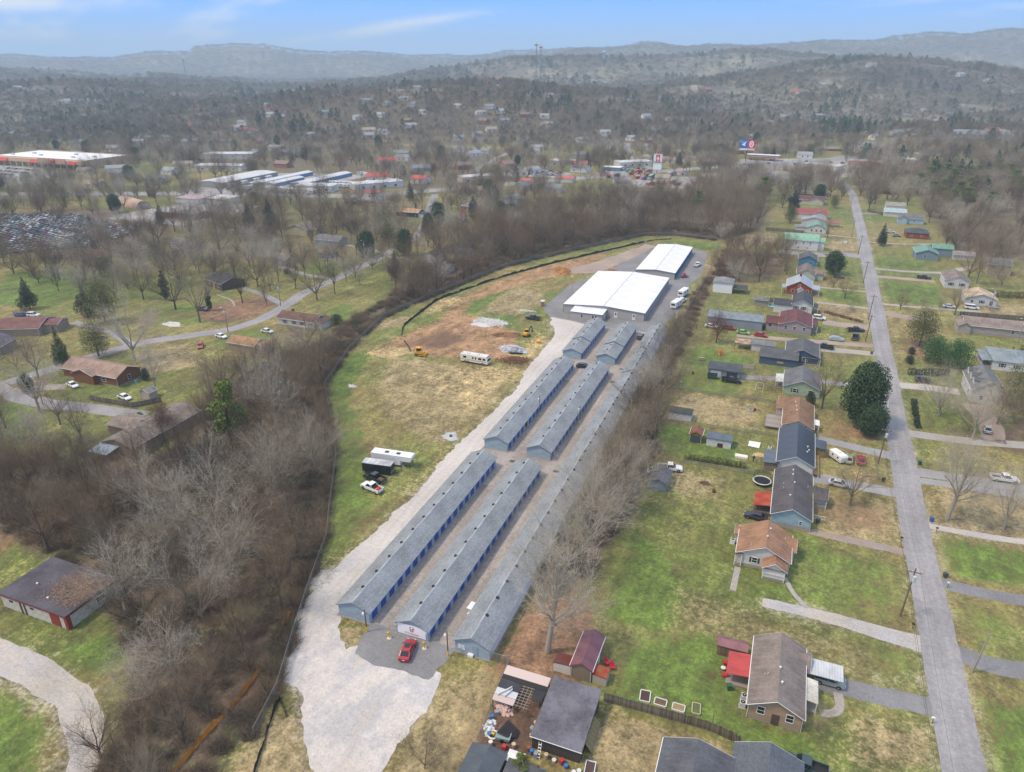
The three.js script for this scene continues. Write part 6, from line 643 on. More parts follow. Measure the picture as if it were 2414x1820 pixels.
{ const T = thing('excavator', 'small yellow excavator with a dark raised arm near the rubble heap', 'excavator', -81.6, 0.03, -223.6, 1.3); tracks(T, 2.4, 0.75); part('house', extrude([[-1.3, 0.8], [-1.3, 1.6], [-0.4, 1.7], [0.9, 1.5], [0.9, 0.8]], 1.6, 0.1), YEL, T); part('cab', new GB().prism([[-0.2, 1.5], [0.9, 1.4], [0.8, 2.5], [-0.1, 2.5]], 'z', -0.75, 0.1), GLASS, T); part('cab_roof', new GB().box(-0.2, 0.9, 2.5, 2.6, -0.8, 0.15), YEL, T); part('boom', new GB().bar(V(0.8, 1.3, 0.3), V(1.7, 3.1, 0.3), 0.3, 0.22).bar(V(1.7, 3.1, 0.3), V(2.6, 3.3, 0.3), 0.26, 0.2), BLACK, T); part('stick', new GB().bar(V(2.6, 3.35, 0.3), V(3.1, 1.4, 0.3), 0.22, 0.18), BLACK, T); part('bucket', new GB().prism([[2.8, 0.9], [3.3, 0.9], [3.4, 1.4], [2.9, 1.5]], 'z', 0, 0.6), plain('#3b3835'), T); part('dozer_blade', new GB().box(1.4, 1.5, 0.1, 0.6, -0.9, 0.9), YEL, T); }
{ const T = thing('utility_trailer', 'blue and red machine on a small trailer in the asphalt yard', 'trailer', -41.5, 0.03, -322.5, 0.6); part('deck', new GB().box(-1.8, 1.8, 0.5, 0.65, -1, 1), plain('#2d4f86'), T); part('machine', new GB().box(-0.7, 0.7, 0.65, 1.5, -0.6, 0.6).box(-0.3, 0.3, 1.5, 2.2, -0.3, 0.3), plain('#b8352c'), T); wheels(T, [0], 0.33, 1.05); part('hitch', new GB().bar(V(1.8, 0.55, 0), V(2.9, 0.5, 0), 0.1), BLACK, T); }
function heap(name, label, cat, x, z, rx, rz, h, n, size, m, seed, turn = 0) {   // loose lumps on an uneven mound, thickest in the middle
  const r = rng(seed), g = new GB(), out = (a) => 1 + 0.16 * Math.sin(a * 2 + seed) + 0.12 * Math.sin(a * 3 + seed * 2.1) + 0.09 * Math.sin(a * 7 + seed), P = (i, k) => { const a = k / 26 * 6.2832, q = i / 7 * out(a), e = tap(NA, Math.cos(a) * q * 0.12 + seed * 0.13, Math.sin(a) * q * 0.12); return V(Math.cos(a) * q * rx * 0.95, i === 7 ? -0.02 : Math.max(0.01, h * (1 - (i / 7) ** 1.6) * (0.8 + 0.28 * e)), Math.sin(a) * q * rz * 0.95); };
  for (let i = 0; i < 7; i++) for (let k = 0; k < 26; k++) { if (i) g.poly([P(i, k), P(i, k + 1), P(i + 1, k)]); g.poly([P(i, k + 1), P(i + 1, k + 1), P(i + 1, k)]); }
  for (let i = 0; i < n; i++) { const a = r() * 6.28, q = Math.sqrt(r()) * 1.12 * out(a), s = size * (0.35 + r() * r() * 1.3), k = new THREE.IcosahedronGeometry(s, 0); k.rotateX(r() * 6); k.rotateY(r() * 6); k.scale(1, 0.7, 1); k.translate(Math.cos(a) * q * rx, Math.max(0.02, h * (1 - q * q)) * 0.9, Math.sin(a) * q * rz); g.add(k); }
  const o = solo(name, g, m, label, cat); o.position.set(x, 0.01, z); o.rotation.y = turn; return o;
}
heap('rubble_heap', 'heap of pale broken rock beside the dirt workings', 'rubble', -81.6, -209.6, 4.6, 3.2, 1.5, 420, 0.3, plain('#b4b7bc'), 1); heap('dirt_heap', 'brown heap of dug earth next to the motorhome', 'earth', -77.5, -200.8, 4.8, 3.2, 1.2, 380, 0.25, mat('#7e5a3c', { map: 'weather' }), 2, 0.3); heap('dirt_heap', 'low orange mound of earth at the north dirt strip', 'earth', -96, -312, 4, 8, 1.3, 260, 0.3, plain('#a0713f'), 3, 0.5); heap('rubble_heap', 'scatter of white broken stone at the head of the dirt pit', 'rubble', -100, -232.4, 7, 4.5, 0.6, 420, 0.35, plain('#bdbcb8'), 4); heap('dirt_heap', 'ridge of dark earth along the dirt pit', 'earth', -88.5, -222.5, 6, 2.2, 0.9, 240, 0.25, plain('#7d5b3c'), 5, 0.4); heap('rubble_heap', 'ring of pale stones around a green well cap', 'stones', -74.2, -146.2, 2.4, 2.2, 0.15, 150, 0.16, plain('#aeb0b2'), 6); heap('rubble_heap', 'small patch of pale stones near the western fence', 'stones', -115.7, -164.2, 1.4, 1.1, 0.12, 70, 0.15, plain('#b4b2ae'), 7); heap('rubble_heap', 'bank of loose stones in the corner of the fence by the gravel drive', 'stones', -72.2, -86.6, 1.8, 4, 0.2, 200, 0.14, plain('#aaa79f'), 8); heap('dirt_heap', 'mound of earth with weeds in the north gravel apron', 'earth', -75, -322, 2.6, 2, 0.8, 120, 0.2, plain('#9a6a3e'), 9); heap('rubble_heap', 'strip of white stone beside the asphalt yard corner', 'stones', -92, -251, 3.4, 0.9, 0.25, 120, 0.22, plain('#bcbcb9'), 10);
heap('scrap_pile', 'pile of tan lumber and scrap beside the red car', 'scrap', 24.9, -163.6, 2.3, 1.6, 0.7, 90, 0.3, plain('#a58e6c'), 11); heap('brush_pile', 'small brown brush heap on the back lawn', 'brush', -9.4, -147, 1.3, 0.9, 0.3, 120, 0.13, plain('#5d4638'), 12);
solo('well_cap', new GB().cyl(0, 0, 0.5, 0, 0.45, 0.35, 10).cyl(0, 0.5, 0.6, 0, 0.2), plain('#3c6247'), 'green well cap on the ring of pale stones', 'well cap').position.set(-74.0, 0.1, -146);
solo('fuel_tank', new GB().tube(V(-0.7, 0.5, 0), V(0.7, 0.5, 0), 0.5, 0.5, 12).cbox(0, 0.06, 0, 1, 0.12, 0.7), YEL, 'yellow fuel tank on the grass beside the gravel drive', 'tank').position.set(-75.6, 0.01, -219.4);
solo('drain_pipe', new GB().tube(V(-2.2, 0.35, 0.6), V(2.2, 0.35, -0.4), 0.32, 0.32, 10), BLACK, 'black drain pipe lying below the rubble heap', 'pipe').position.set(-79, 0, -206.6); solo('concrete_culvert', new GB().box(-0.5, 0.5, 0, 1.2, -0.5, 0.5).box(-0.2, 0.2, 1.2, 1.5, -0.2, 0.2), plain('#a9aaa8'), 'pale concrete block standing before the rubble heap', 'culvert').position.set(-79.7, 0, -207.6);
{ const T = thing('kiosk', 'small tan keypad kiosk with a white cap at the yard corner', 'kiosk', -87.8, 0, -259); part('pillar', new GB().box(-0.6, 0.6, 0, 1.9, -0.5, 0.5), brickM('#a98e78'), T); part('cap', new GB().box(-0.75, 0.75, 1.9, 2.25, -0.65, 0.65), WHITE, T); }
console.log('vehicles');
/* ---------- poles and wires ---------- */
const POLE = mat('#7b6654', { map: 'bark' }), PALEPOLE = mat('#a39b90', { map: 'bark' });
function utilityPole(x, z, h, label, o = {}) {
  const T = thing('utility_pole', label, 'utility pole', x, terrainH(x, z), z, o.turn ?? 0, o.group); part('shaft', new GB().cyl(0, -0.2, h, 0, 0.16, 0.11, 9), o.m ?? POLE, T); if (o.lean) T.rotation.z = o.lean;
  if (o.arm !== 0) { part('cross_arm', new GB().cbox(0, h - 0.7, 0.14, o.arm ?? 2.4, 0.13, 0.1), o.m ?? POLE, T); for (const k of [-1, -0.4, 0.4, 1]) part('insulator', new GB().cyl(k * (o.arm ?? 2.4) * 0.45, h - 0.64, h - 0.42, 0.14, 0.05, 0.04, 6), plain('#d5d5d0'), T); }
  if (o.can) { part('transformer', new GB().cyl(0.1, h - 2.4, h - 1.4, 0.42, 0.3, 0.3, 10), plain('#b8bdc2', 0.5), T); } if (o.lamp) { part('lamp_arm', new GB().bar(V(0, h - 0.4, 0), V(-1.1, h - 0.1, 0.3), 0.06), STEEL, T); part('lamp_head', new GB().cbox(-1.2, h - 0.12, 0.32, 0.6, 0.12, 0.24), plain('#d2d6d8'), T); }
  return T;
}
const sp = [[27.4, -56, 10], [28.2, -115, 10.5], [28.5, -171.5, 9.8], [30.7, -207, 10.5], [30.6, -262, 10], [33, -288, 10], [34, -342, 10], [34.5, -398, 10]];
const spl = ['', 'leaning utility pole with two arms and a white transformer on the front lawn', 'utility pole with a grey transformer above the chain fence', 'utility pole with a transformer behind the great magnolia', 'utility pole beside the tarped lawn cars', 'utility pole at the drive of the mauve house', 'utility pole at the street edge by the white cottage path', 'utility pole at the street edge by the church car park'];
sp.forEach(([x, z, h], i) => i && utilityPole(x, z, h, spl[i], { can: i < 4, lean: -0.03 }));
function wire(ax, ay, az, bx, by, bz, sag, r, label, group) { const g = new GB(), n = 8, P = (t) => V(lerp(ax, bx, t), lerp(ay, by, t) - sag * 4 * t * (1 - t), lerp(az, bz, t)); for (let i = 0; i < n; i++) g.tube(P(i / n), P((i + 1) / n), r, r, 4); solo('power_line', g, plain('#3b3b3d', 0.6), label, 'wire', group); }
for (let i = 0; i + 1 < sp.length; i++) for (const k of [-1.08, 1.08]) wire(sp[i][0] + k, sp[i][2] - 0.45, sp[i][1], sp[i + 1][0] + k, sp[i + 1][2] - 0.45, sp[i + 1][1], 0.9, 0.016, 'thin overhead wire strung along the street poles', 'wires along the street poles');
for (let i = 0; i + 1 < sp.length; i++) wire(sp[i][0], sp[i][2] - 3, sp[i][1], sp[i + 1][0], sp[i + 1][2] - 3, sp[i + 1][1], 1, 0.025, 'thick lower cable strung along the street poles', 'cables along the street poles');
utilityPole(37.6, -105.1, 8.2, 'leaning pale service pole east of the street', { m: PALEPOLE, arm: 0, lean: -0.06 }); wire(37.9, 8, -105.1, 52, 7, -108, 0.5, 0.014, 'service wire from the pale pole to the east', null);
for (const [x, z, l, h] of [[-183.9, -188.6, 'pale utility pole beside the lane bend', 9.5], [-185.6, -220.6, 'pale utility pole at the lane by the white ranch house', 9.5], [-190.2, -121, 'tan utility pole by the lane below the brown timber house', 9], [-191.5, -262, 'pale utility pole at the gravel drive of the tan ranch house', 9], [-196, -300, 'grey utility pole where the lane enters the wood', 9], [-252, -338, 'utility pole by the conifer clump', 10], [-206, -372, 'utility pole at the upper lane', 10], [-250, -505, 'tall pole at the highway junction', 14], [-430, -430, 'tall pole in front of the wide grey storage hall', 13], [-330, -462, 'tall pole by the pink-roofed building', 13], [-175, -612, 'tall pole at the highway car lot', 13], [-85, -735, 'tall pole by the highway bungalows', 13], [71, -214, 'tan pole behind the dormer house', 9], [80, -280, 'tan pole by the blue-grey roof', 9], [78.4, -318, 'thin pole by the deck of the peach-roofed house', 9], [33, -440, 'street pole north of the church', 10], [35, -520, 'street pole by the red-roofed house', 10]]) utilityPole(x, z, h, l, { m: PALEPOLE, can: h < 9.6, arm: h > 9.6 ? 2.4 : 0, lamp: h < 9.6 });
function lotPole(x, z, h, label) { const T = thing('lamp_pole', label, 'pole', x, 0, z); part('shaft', new GB().cyl(0, 1.1, h, 0, 0.11, 0.09, 8), POLE, T); part('yellow_base', new GB().cyl(0, 0, 1.1, 0, 0.15, 0.13, 10), plain('#e3b818', 0.5), T); part('lamp', new GB().cbox(-0.25, h - 0.9, 0.15, 0.4, 0.4, 0.3), WHITE, T); part('bracket', new GB().bar(V(0, h - 0.7, 0), V(-0.3, h - 0.7, 0.15), 0.05), STEEL, T); }
lotPole(-56.9, -77.8, 4.9, 'dark pole with a yellow base at the left lane entrance'); lotPole(-41.6, -77.9, 5.4, 'tan pole with a yellow base beside the belt row'); lotPole(-45, -165.5, 5.2, 'pole with a yellow base beside the second middle row'); lotPole(-56.6, -166, 6, 'slim pole in the lane between the second rows');
{ const T = thing('lamp_pole', 'tan lamp post beside the white warehouse', 'lamp post', -82.1, 0, -281); part('shaft', new GB().cyl(0, 0, 7.3, 0, 0.14, 0.1, 8), plain('#b59a78'), T); part('lamp_head', new GB().cbox(-0.3, 7.2, 0, 0.8, 0.18, 0.4), WHITE, T); }
wire(-56.9, 4.6, -77.8, -41.6, 5, -77.9, 0.3, 0.014, 'slack wire between the two entrance poles', null); wire(-41.6, 4.6, -77.9, -38, 3.9, -79.6, 0.2, 0.014, 'wire from the entrance pole to the belt row gable', null);
function bollard(x, z, label, group) { const T = thing('bollard', label, 'bollard', x, 0.03, z, 0, group); part('post', new GB().cyl(0, 0, 0.95, 0, 0.13, 0.13, 10), plain('#e6b800', 0.5), T); part('keypad', new GB().cbox(-0.1, 1.1, 0.05, 0.36, 0.34, 0.3), plain('#c99a12', 0.5), T); part('plinth', new GB().cyl(0, 0, 0.05, 0, 0.4, 0.36, 10), plain('#c9c4bb'), T); return T; }
bollard(-52.6, -77.9, 'yellow keypad bollard left of the STORAGE sign'); bollard(-46, -78, 'yellow keypad bollard by the nose of the red sedan');
for (const [x, z, l] of [[-78.6, -255.8, 'at the left corner of the large warehouse'], [-73.7, -248.2, 'at the office corner'], [-60, -251.4, 'beside the office door'], [-45.4, -255.8, 'at the right corner of the large warehouse'], [-44.6, -273, 'along the roller doors of the large warehouse'], [-44.6, -290, 'midway along the large warehouse'], [-44, -317.6, 'at the corner of the narrower warehouse'], [-43.8, -337, 'along the blue doors of the narrower warehouse']]) solo('guard_post', new GB().cyl(0, 0, 1.1, 0, 0.11, 0.11, 10), plain('#c9962a', 0.5), 'amber guard post ' + l, 'post').position.set(x, 0.02, z);
/* ---------- fences ---------- */
const linkTex = (() => { const n = 128, d = new Uint8Array(n * n * 4); for (let j = 0; j < n; j++) for (let i = 0; i < n; i++) { const a = (i + j) % 16, b = (i - j + n) % 16, on = a < 3 || b < 3, o = (j * n + i) * 4; d[o] = d[o + 1] = d[o + 2] = on ? 255 : 0; d[o + 3] = 255; } const t = new THREE.DataTexture(d, n, n); t.wrapS = t.wrapT = THREE.RepeatWrapping; t.magFilter = THREE.LinearFilter; t.repeat.set(1.4, 1.4); t.needsUpdate = true; return t; })();
const LINK = new THREE.MeshStandardMaterial({ color: '#8d8d88', roughness: 0.5, metalness: 0.4, alphaMap: linkTex, transparent: true, side: THREE.DoubleSide });
const FPOST = new GB().cyl(0, 0, 1, 0, 0.05, 0.05, 6).geo(), FPM = mat('#8e9192', { roughness: 0.5, metalness: 0.4 });
function chainFence(pts, h, step, label, group) {
  const [ox, oz] = pts[0], T = thing('chain_link_fence', label, 'fence', ox, 0, oz, 0, group), mesh = new GB(), rail = new GB();
  for (let i = 0; i + 1 < pts.length; i++) { const a = pts[i], b = pts[i + 1], L = Math.hypot(b[0] - a[0], b[1] - a[1]), n = Math.max(1, Math.round(L / step)); const A = V(a[0] - ox, 0, a[1] - oz), B = V(b[0] - ox, 0, b[1] - oz), up = V(0, h, 0); mesh.poly([A.clone().setY(0.05), B.clone().setY(0.05), B.clone().add(up), A.clone().add(up)]); rail.tube(A.clone().add(up), B.clone().add(up), 0.035, 0.035, 5);
    for (let k = i ? 1 : 0; k <= n; k++) { const q = part('fence_post', FPOST, FPM, T, lerp(A.x, B.x, k / n), 0, lerp(A.z, B.z, k / n)); q.scale.y = h + 0.05; } }
  part('top_rail', rail, FPM, T); part('wire_mesh', mesh, LINK, T); return T;
}
const WF = [[-60.7, -53.9], [-62.8, -61.8], [-66.8, -70.4], [-71.7, -81.3], [-78.1, -96.9], [-82.0, -103.2], [-95.2, -125.6], [-110.1, -144.8], [-122.4, -159.7], [-132.2, -187.8], [-139.4, -222.3], [-135.2, -251.3], [-123.8, -310.3], [-104.3, -350.1], [-76, -402.1], [-59.2, -409.2], [-35.8, -404]];
chainFence(WF, 2.0, 4, 'long galvanised chain fence curving along the western edge of the lot');
chainFence([[-35.8, -404], [-33, -372], [-31.6, -330], [-32.6, -262]], 1.9, 4, 'chain fence along the eastern side of the asphalt yard');
chainFence([[-35.0, -79.6], [-32.4, -79.6], [-31.5, -79.9]], 1.8, 1.3, 'short galvanised fence at the end of the belt row'); chainFence([[-31.5, -79.9], [-31.1, -72.9], [-30.5, -65.9], [-30.5, -58]], 1.5, 2.4, 'chain fence beside the junk yard');
for (const [p, l] of [[[[-26, -219.1], [-4, -219.4], [-4, -226]], 'low wire fence behind the dark blue house'], [[[-25.4, -197], [5, -198]], 'low wire fence between the yards of the green and cream houses'], [[[-26.2, -174.6], [5.8, -176.8]], 'low wire fence north of the two little sheds'], [[[-15.6, -154.3], [-0.7, -154.8], [3, -157]], 'low overgrown wire fence by the trampoline'], [[[27.9, -176], [27.8, -162.6]], 'chain fence by the scrap yard at the street']]) chainFence(p, 1.1, 3, l);
const PLANKS = [0, 1, 2].map((k) => new GB().prism([[-0.075, 0], [0.075, 0], [0.075, 1.68 + k * 0.05], [0.03, 1.78 + k * 0.05], [-0.03, 1.78 + k * 0.05], [-0.075, 1.68 + k * 0.05]], 'z', -0.012, 0.012).geo()), PLM = ['#6f655c', '#7d7268', '#62584f', '#857a6e'].map((c) => mat(c, { map: 'wood' }));
function plankFence(pts, label, pitch = 0.165, hs = 1, gap) { const [ox, oz] = pts[0], T = thing('plank_fence', label, 'fence', ox, 0, oz), r = rng(Math.abs(ox * 31 | 0)); for (let i = 0; i + 1 < pts.length; i++) { const a = pts[i], b = pts[i + 1], L = Math.hypot(b[0] - a[0], b[1] - a[1]), n = Math.floor(L / pitch), t = Math.atan2(-(b[1] - a[1]), b[0] - a[0]); for (let k = 0; k < n; k++) { const u = (k + 0.5) / n, q = part('plank', PLANKS[r() * 3 | 0], PLM[r() * 4 | 0], T, lerp(a[0], b[0], u) - ox, 0, lerp(a[1], b[1], u) - oz); q.rotation.y = t; q.rotation.z = (r() - 0.5) * 0.03; q.scale.set(pitch / 0.165, hs, 1); if (gap && u > gap) q.rotation.z = (r() - 0.5) * 0.5; }
  for (const y of [0.35, 1.4]) part('rail', new GB().bar(V(a[0] - ox, y * hs, a[1] - oz - 0.06), V(b[0] - ox, y * hs, b[1] - oz - 0.06), 0.08, 0.05), PLM[2], T); } return T; }
plankFence([[-15.6, -78.3], [-7.7, -78.6], [-0.4, -78.8], [3.4, -78.2]], 'weathered grey plank fence behind the workshop yard'); { const r = rng(9), T = thing('leaning_boards', 'loose grey boards leaning at the end of the plank fence', 'boards', 4.1, 0, -77.9); for (let i = 0; i < 8; i++) { const q = part('board', PLANKS[i % 3], PLM[i % 4], T, -0.5 + i * 0.14, 0, 0.02 * i); q.rotation.set(-0.2 * r(), 0, (r() - 0.5) * 0.7); } }
plankFence([[-180.4, -128.2], [-165.4, -128.9]], 'grey plank fence along the lane below the white sedan', 0.2, 0.9); plankFence([[-165.4, -128.9], [-160.3, -134.7]], 'grey plank fence turning up beside the pale shed', 0.2, 0.9);
plankFence([[-13, -443], [8, -441]], 'pale plank fence in the yard north of the church', 0.3, 1.05); plankFence([[46, -530], [55, -519]], 'tan plank fence by the light teal roof', 0.3, 1); plankFence([[66, -305.5], [98, -309]], 'long tan plank fence above the taupe ranch house', 0.3, 1.05); plankFence([[-8, -297.4], [4, -299]], 'grey plank fence behind the swimming pool', 0.25, 1);
function ribbon(name, pts, h, m, label, cat, wob = 0.25) { const c = new THREE.CatmullRomCurve3(pts.map(([x, z]) => V(x, 0, z)), false, 'catmullrom', 0.2), n = Math.ceil(c.getLength() / 0.8), g = new GB(), q = []; for (let i = 0; i <= n; i++) { const p = c.getPointAt(i / n), s = tap(NB, p.x / 13, p.z / 13), e = tap(NC, p.x / 11, p.z / 11) * wob; q.push([p.x + e * 0.5, h * (0.85 + 0.2 * s), p.z + e * 0.5, p.x, p.z]); } for (let i = 0; i < n; i++) { const a = q[i], b = q[i + 1]; g.poly([V(a[3], 0, a[4]), V(b[3], 0, b[4]), V(b[0], b[1], b[2]), V(a[0], a[1], a[2])]); g.poly([V(b[3] + 0.14, 0, b[4] + 0.1), V(a[3] + 0.14, 0, a[4] + 0.1), V(a[0] + 0.03, a[1], a[2]), V(b[0] + 0.03, b[1], b[2])]); } return solo(name, g, m, label, cat); }
const SILT = plain('#23211f', 0.8); ribbon('silt_fence', [[-123.9, -208.8], [-126, -213], [-128.1, -218.5], [-129.6, -235], [-130.4, -252.4], [-120, -290], [-106, -323], [-92, -350], [-79.4, -373.6], [-73, -386]], 1.0, SILT, 'long black silt fence along the northern dirt strip', 'silt fence'); ribbon('silt_fence', [[-120, -203.5], [-116, -199.5], [-112.8, -195.4]], 0.7, SILT, 'short black silt fence behind the bulldozer', 'silt fence'); ribbon('silt_fence', [[-55.2, -45], [-58.4, -52.5], [-60, -56], [-61.9, -61], [-61, -60.2], [-58.6, -58.4]], 0.8, SILT, 'crumpled black silt fence at the mouth of the gravel drive', 'silt fence', 0.5); ribbon('silt_fence', [[-72, -388], [-68, -394], [-60.5, -399]], 0.7, SILT, 'short black silt fence at the far end of the lot', 'silt fence');
const ORG = plain('#d98a1e', 0.6); ribbon('barrier_net', [[-72.9, -80.8], [-71, -74.6], [-68.9, -67.6]], 1.0, ORG, 'orange barrier net along the brush outside the fence', 'barrier', 0.3); ribbon('barrier_net', [[-68.2, -65], [-67.4, -56.5], [-67.5, -52.1], [-67.2, -44]], 1.0, ORG, 'orange barrier net half buried in the brush at the near edge', 'barrier', 0.4); ribbon('barrier_net', [[-133.4, -191.4], [-135, -196]], 0.8, ORG, 'short orange barrier net by the fence bend', 'barrier', 0.3);
/* ---------- yard things ---------- */
const BINB = new GB().prism([[-0.28, 0.08], [0.28, 0.08], [0.33, 0.95], [-0.33, 0.95]], 'z', -0.3, 0.3).geo(), BINL = new GB().cbox(0, 1.0, 0, 0.74, 0.1, 0.72).geo();
for (const [x, z, c, l] of [[37.2, -149, '#2c5d9a', 'blue wheeled bin by the eastern gravel drive'], [37.1, -129.6, '#3a4744', 'grey-green wheeled bin by the eastern asphalt drive'], [37.8, -174.4, '#2f4a3f', 'green wheeled bin by the drive of the white pickup'], [29, -162.8, '#2a2c2e', 'black wheeled bin by the scrap yard'], [14.8, -139.8, '#3c4145', 'grey wheeled bin beside the light blue house'], [1.9, -87.5, '#2c5a42', 'green wheeled bin by the red porch roof'], [-178.4, -183.8, '#2b5a9c', 'blue wheeled bin beside the lane bend'], [31.8, -249.6, '#3b6250', 'green wheeled bin at the street beside the magnolia'], [-198, -300, '#2b5a9c', 'blue wheeled bin where the lane enters the wood']]) { const T = thing('wheeled_bin', l, 'bin', x, 0.02, z, 0.3); part('bin_body', BINB, plain(c, 0.6), T); part('lid', BINL, plain(c, 0.5), T); }
for (const [x, z, c, l] of [[29.8, -112.3, '#27282a', 'black mailbox by the gravel drive'], [30.3, -91.9, '#dcdcda', 'white mailbox on a post near the tan house'], [37.1, -126.5, '#cfcfcb', 'white mailbox by the eastern asphalt drive'], [30.5, -138.7, '#2c2d30', 'dark mailbox by the stone walk'], [37.6, -145, '#3a3a3c', 'small mailbox east of the street']]) { const T = thing('mailbox', l, 'mailbox', x, 0, z); part('post', new GB().box(-0.05, 0.05, 0, 1.05, -0.05, 0.05), POLE, T); part('box', extrude([[-0.26, 1.02], [-0.26, 1.2], [-0.14, 1.3], [0.14, 1.3], [0.26, 1.2], [0.26, 1.02]], 0.24, 0.02), plain(c, 0.5), T); }
for (const [x, z, w, d, t, c, l] of [[-9.9, -81.4, 1.5, 2.1, 0.1, '#4c3a30', 'raised bed of dark soil, leftmost'], [-7.5, -81.1, 1.8, 1.3, 0, '#6d563f', 'raised bed of wood chips, second'], [-4.8, -81.1, 1.8, 1.3, 0, '#9c8a58', 'raised bed of dry straw, third'], [-2.3, -81.9, 1.2, 2.0, 0.1, '#5d6b3a', 'raised bed of green seedlings, rightmost']]) { const T = thing('raised_bed', l + ' by the plank fence', 'raised bed', x, 0, z, t), m = plain(l.includes('green') ? '#a89a80' : '#c4c1bb'); part('soil', new GB().box(-w / 2 + 0.1, w / 2 - 0.1, 0, 0.22, -d / 2 + 0.1, d / 2 - 0.1), mat(c, { map: 'gravel' }), T); for (const s of [-1, 1]) { part('side_board', new GB().box(-w / 2, w / 2, 0, 0.3, s * d / 2 - 0.08, s * d / 2 + 0.08), m, T); part('end_board', new GB().box(s * w / 2 - 0.08, s * w / 2 + 0.08, 0, 0.3, -d / 2 + 0.09, d / 2 - 0.09), m, T); } }
for (const [x, z] of [[-5.6, -222.4], [-5.6, -224.2]]) { const T = thing('raised_bed', 'low timber garden bed behind the dark blue house', 'raised bed', x, 0, z, 0, 'timber beds behind the dark blue house'); part('soil', new GB().box(-1.6, 1.6, 0, 0.15, -0.4, 0.4), plain('#77685a'), T); part('frame', new GB().box(-1.7, 1.7, 0, 0.25, 0.42, 0.52).box(-1.7, 1.7, 0, 0.25, -0.52, -0.42), plain('#9a9088'), T); }
function acUnit(x, z, label, c = '#b9bcbd') { const T = thing('air_conditioner', label, 'air conditioner', x, 0, z); part('casing', new GB().box(-0.42, 0.42, 0.08, 0.95, -0.42, 0.42), plain(c, 0.5), T); part('fan_grille', new GB().cyl(0, 0.95, 0.99, 0, 0.34, 0.34, 16), BLACK, T); part('fan_hub', new GB().cyl(0, 0.99, 1.02, 0, 0.1, 0.1, 8), plain(c), T); part('pad', new GB().box(-0.55, 0.55, 0, 0.08, -0.55, 0.55), CONC, T); }
acUnit(4.2, -86.4, 'grey air conditioner beside the tan house, upper of two'); acUnit(4.1, -85.0, 'grey air conditioner beside the tan house, lower of two'); acUnit(-1.3, -126, 'white air conditioner behind the brown cross-gabled cottage', '#d6d7d6'); acUnit(3.6, -168.8, 'white air conditioner behind the metal-roofed house', '#cfd0cf'); acUnit(3.3, -73.2, 'white air conditioner by the slate roof at the near edge', '#cfd0cf'); acUnit(-178.4, -142.6, 'teal air conditioner by the stone corner of the timber house', '#7ea6a2');
const chairG = () => { const g = new GB(); g.slab([V(-0.3, 0.42, 0.35), V(0.3, 0.42, 0.35), V(0.28, 0.3, -0.3), V(-0.28, 0.3, -0.3)], 0.04).slab([V(-0.28, 0.3, -0.3), V(0.28, 0.3, -0.3), V(0.3, 1.05, -0.62), V(-0.3, 1.05, -0.62)], 0.05); for (const s of [-1, 1]) g.bar(V(s * 0.36, 0.6, 0.35), V(s * 0.36, 0.58, -0.4), 0.14, 0.04).bar(V(s * 0.36, 0, 0.35), V(s * 0.36, 0.58, 0.33), 0.06).bar(V(s * 0.34, 0, -0.6), V(s * 0.34, 0.4, 0.1), 0.06); return g.geo(); }, CHG = chairG();
for (const [x, z, a, l] of [[0.8, -92.6, -1.4, 'red slatted garden chair at the far side of the red porch'], [0.9, -89.9, -1.7, 'red slatted garden chair at the near side of the red porch'], [-16.9, -85.6, 0.8, 'red garden chair beside the barn shed'], [-15.9, -85.0, 0.3, 'second red garden chair beside the barn shed']]) { const T = thing('garden_chair', l, 'chair', x, 0, z, a); part('chair_frame', CHG, plain('#c4203a', 0.5), T); part('cushion', new GB().cbox(0, 0.45, 0.05, 0.5, 0.05, 0.5), plain('#b51c33', 0.6), T); }
{ const T = thing('garden_table', 'small white table between the red porch chairs', 'table', 0.6, 0, -91.2); part('table_top', new GB().cyl(0, 0.5, 0.55, 0, 0.4, 0.4, 12), plain('#c9cacb'), T); part('leg', new GB().cyl(0, 0, 0.5, 0, 0.06), BLACK, T); }
{ const T = thing('trampoline', 'round black trampoline with a white rim and net', 'trampoline', 2.8, 0, -151.8); part('mat', new GB().cyl(0, 0.78, 0.8, 0, 1.75, 1.75, 28), plain('#1f2022', 0.7), T); part('rim', new THREE.TorusGeometry(1.95, 0.2, 6, 32).rotateX(Math.PI / 2).scale(1, 0.4, 1), plain('#cfd3d4', 0.5), T, 0, 0.82, 0); for (let i = 0; i < 6; i++) { const a = i / 6 * 6.283; part('leg', new GB().tube(V(Math.cos(a) * 2, 0, Math.sin(a) * 2), V(Math.cos(a) * 2, 2.4, Math.sin(a) * 2), 0.03), BLACK, T); } part('safety_net', new THREE.CylinderGeometry(2, 2, 1.5, 28, 1, true), new THREE.MeshStandardMaterial({ color: '#17181a', alphaMap: linkTex, transparent: true, side: THREE.DoubleSide, roughness: 0.8 }), T, 0, 1.6, 0); }
{ const T = thing('trampoline', 'round trampoline with a blue rim in the brush by the lane', 'trampoline', -150, 0, -168); part('mat', new GB().cyl(0, 0.7, 0.72, 0, 1.8, 1.8, 24), BLACK, T); part('rim', new THREE.TorusGeometry(1.9, 0.18, 6, 28).rotateX(Math.PI / 2).scale(1, 0.4, 1), plain('#4d6ea8'), T, 0, 0.74, 0); for (let i = 0; i < 6; i++) { const a = i / 6 * 6.283; part('leg', new GB().tube(V(Math.cos(a) * 1.8, 0, Math.sin(a) * 1.8), V(Math.cos(a) * 1.8, 0.7, Math.sin(a) * 1.8), 0.03), BLACK, T); } }
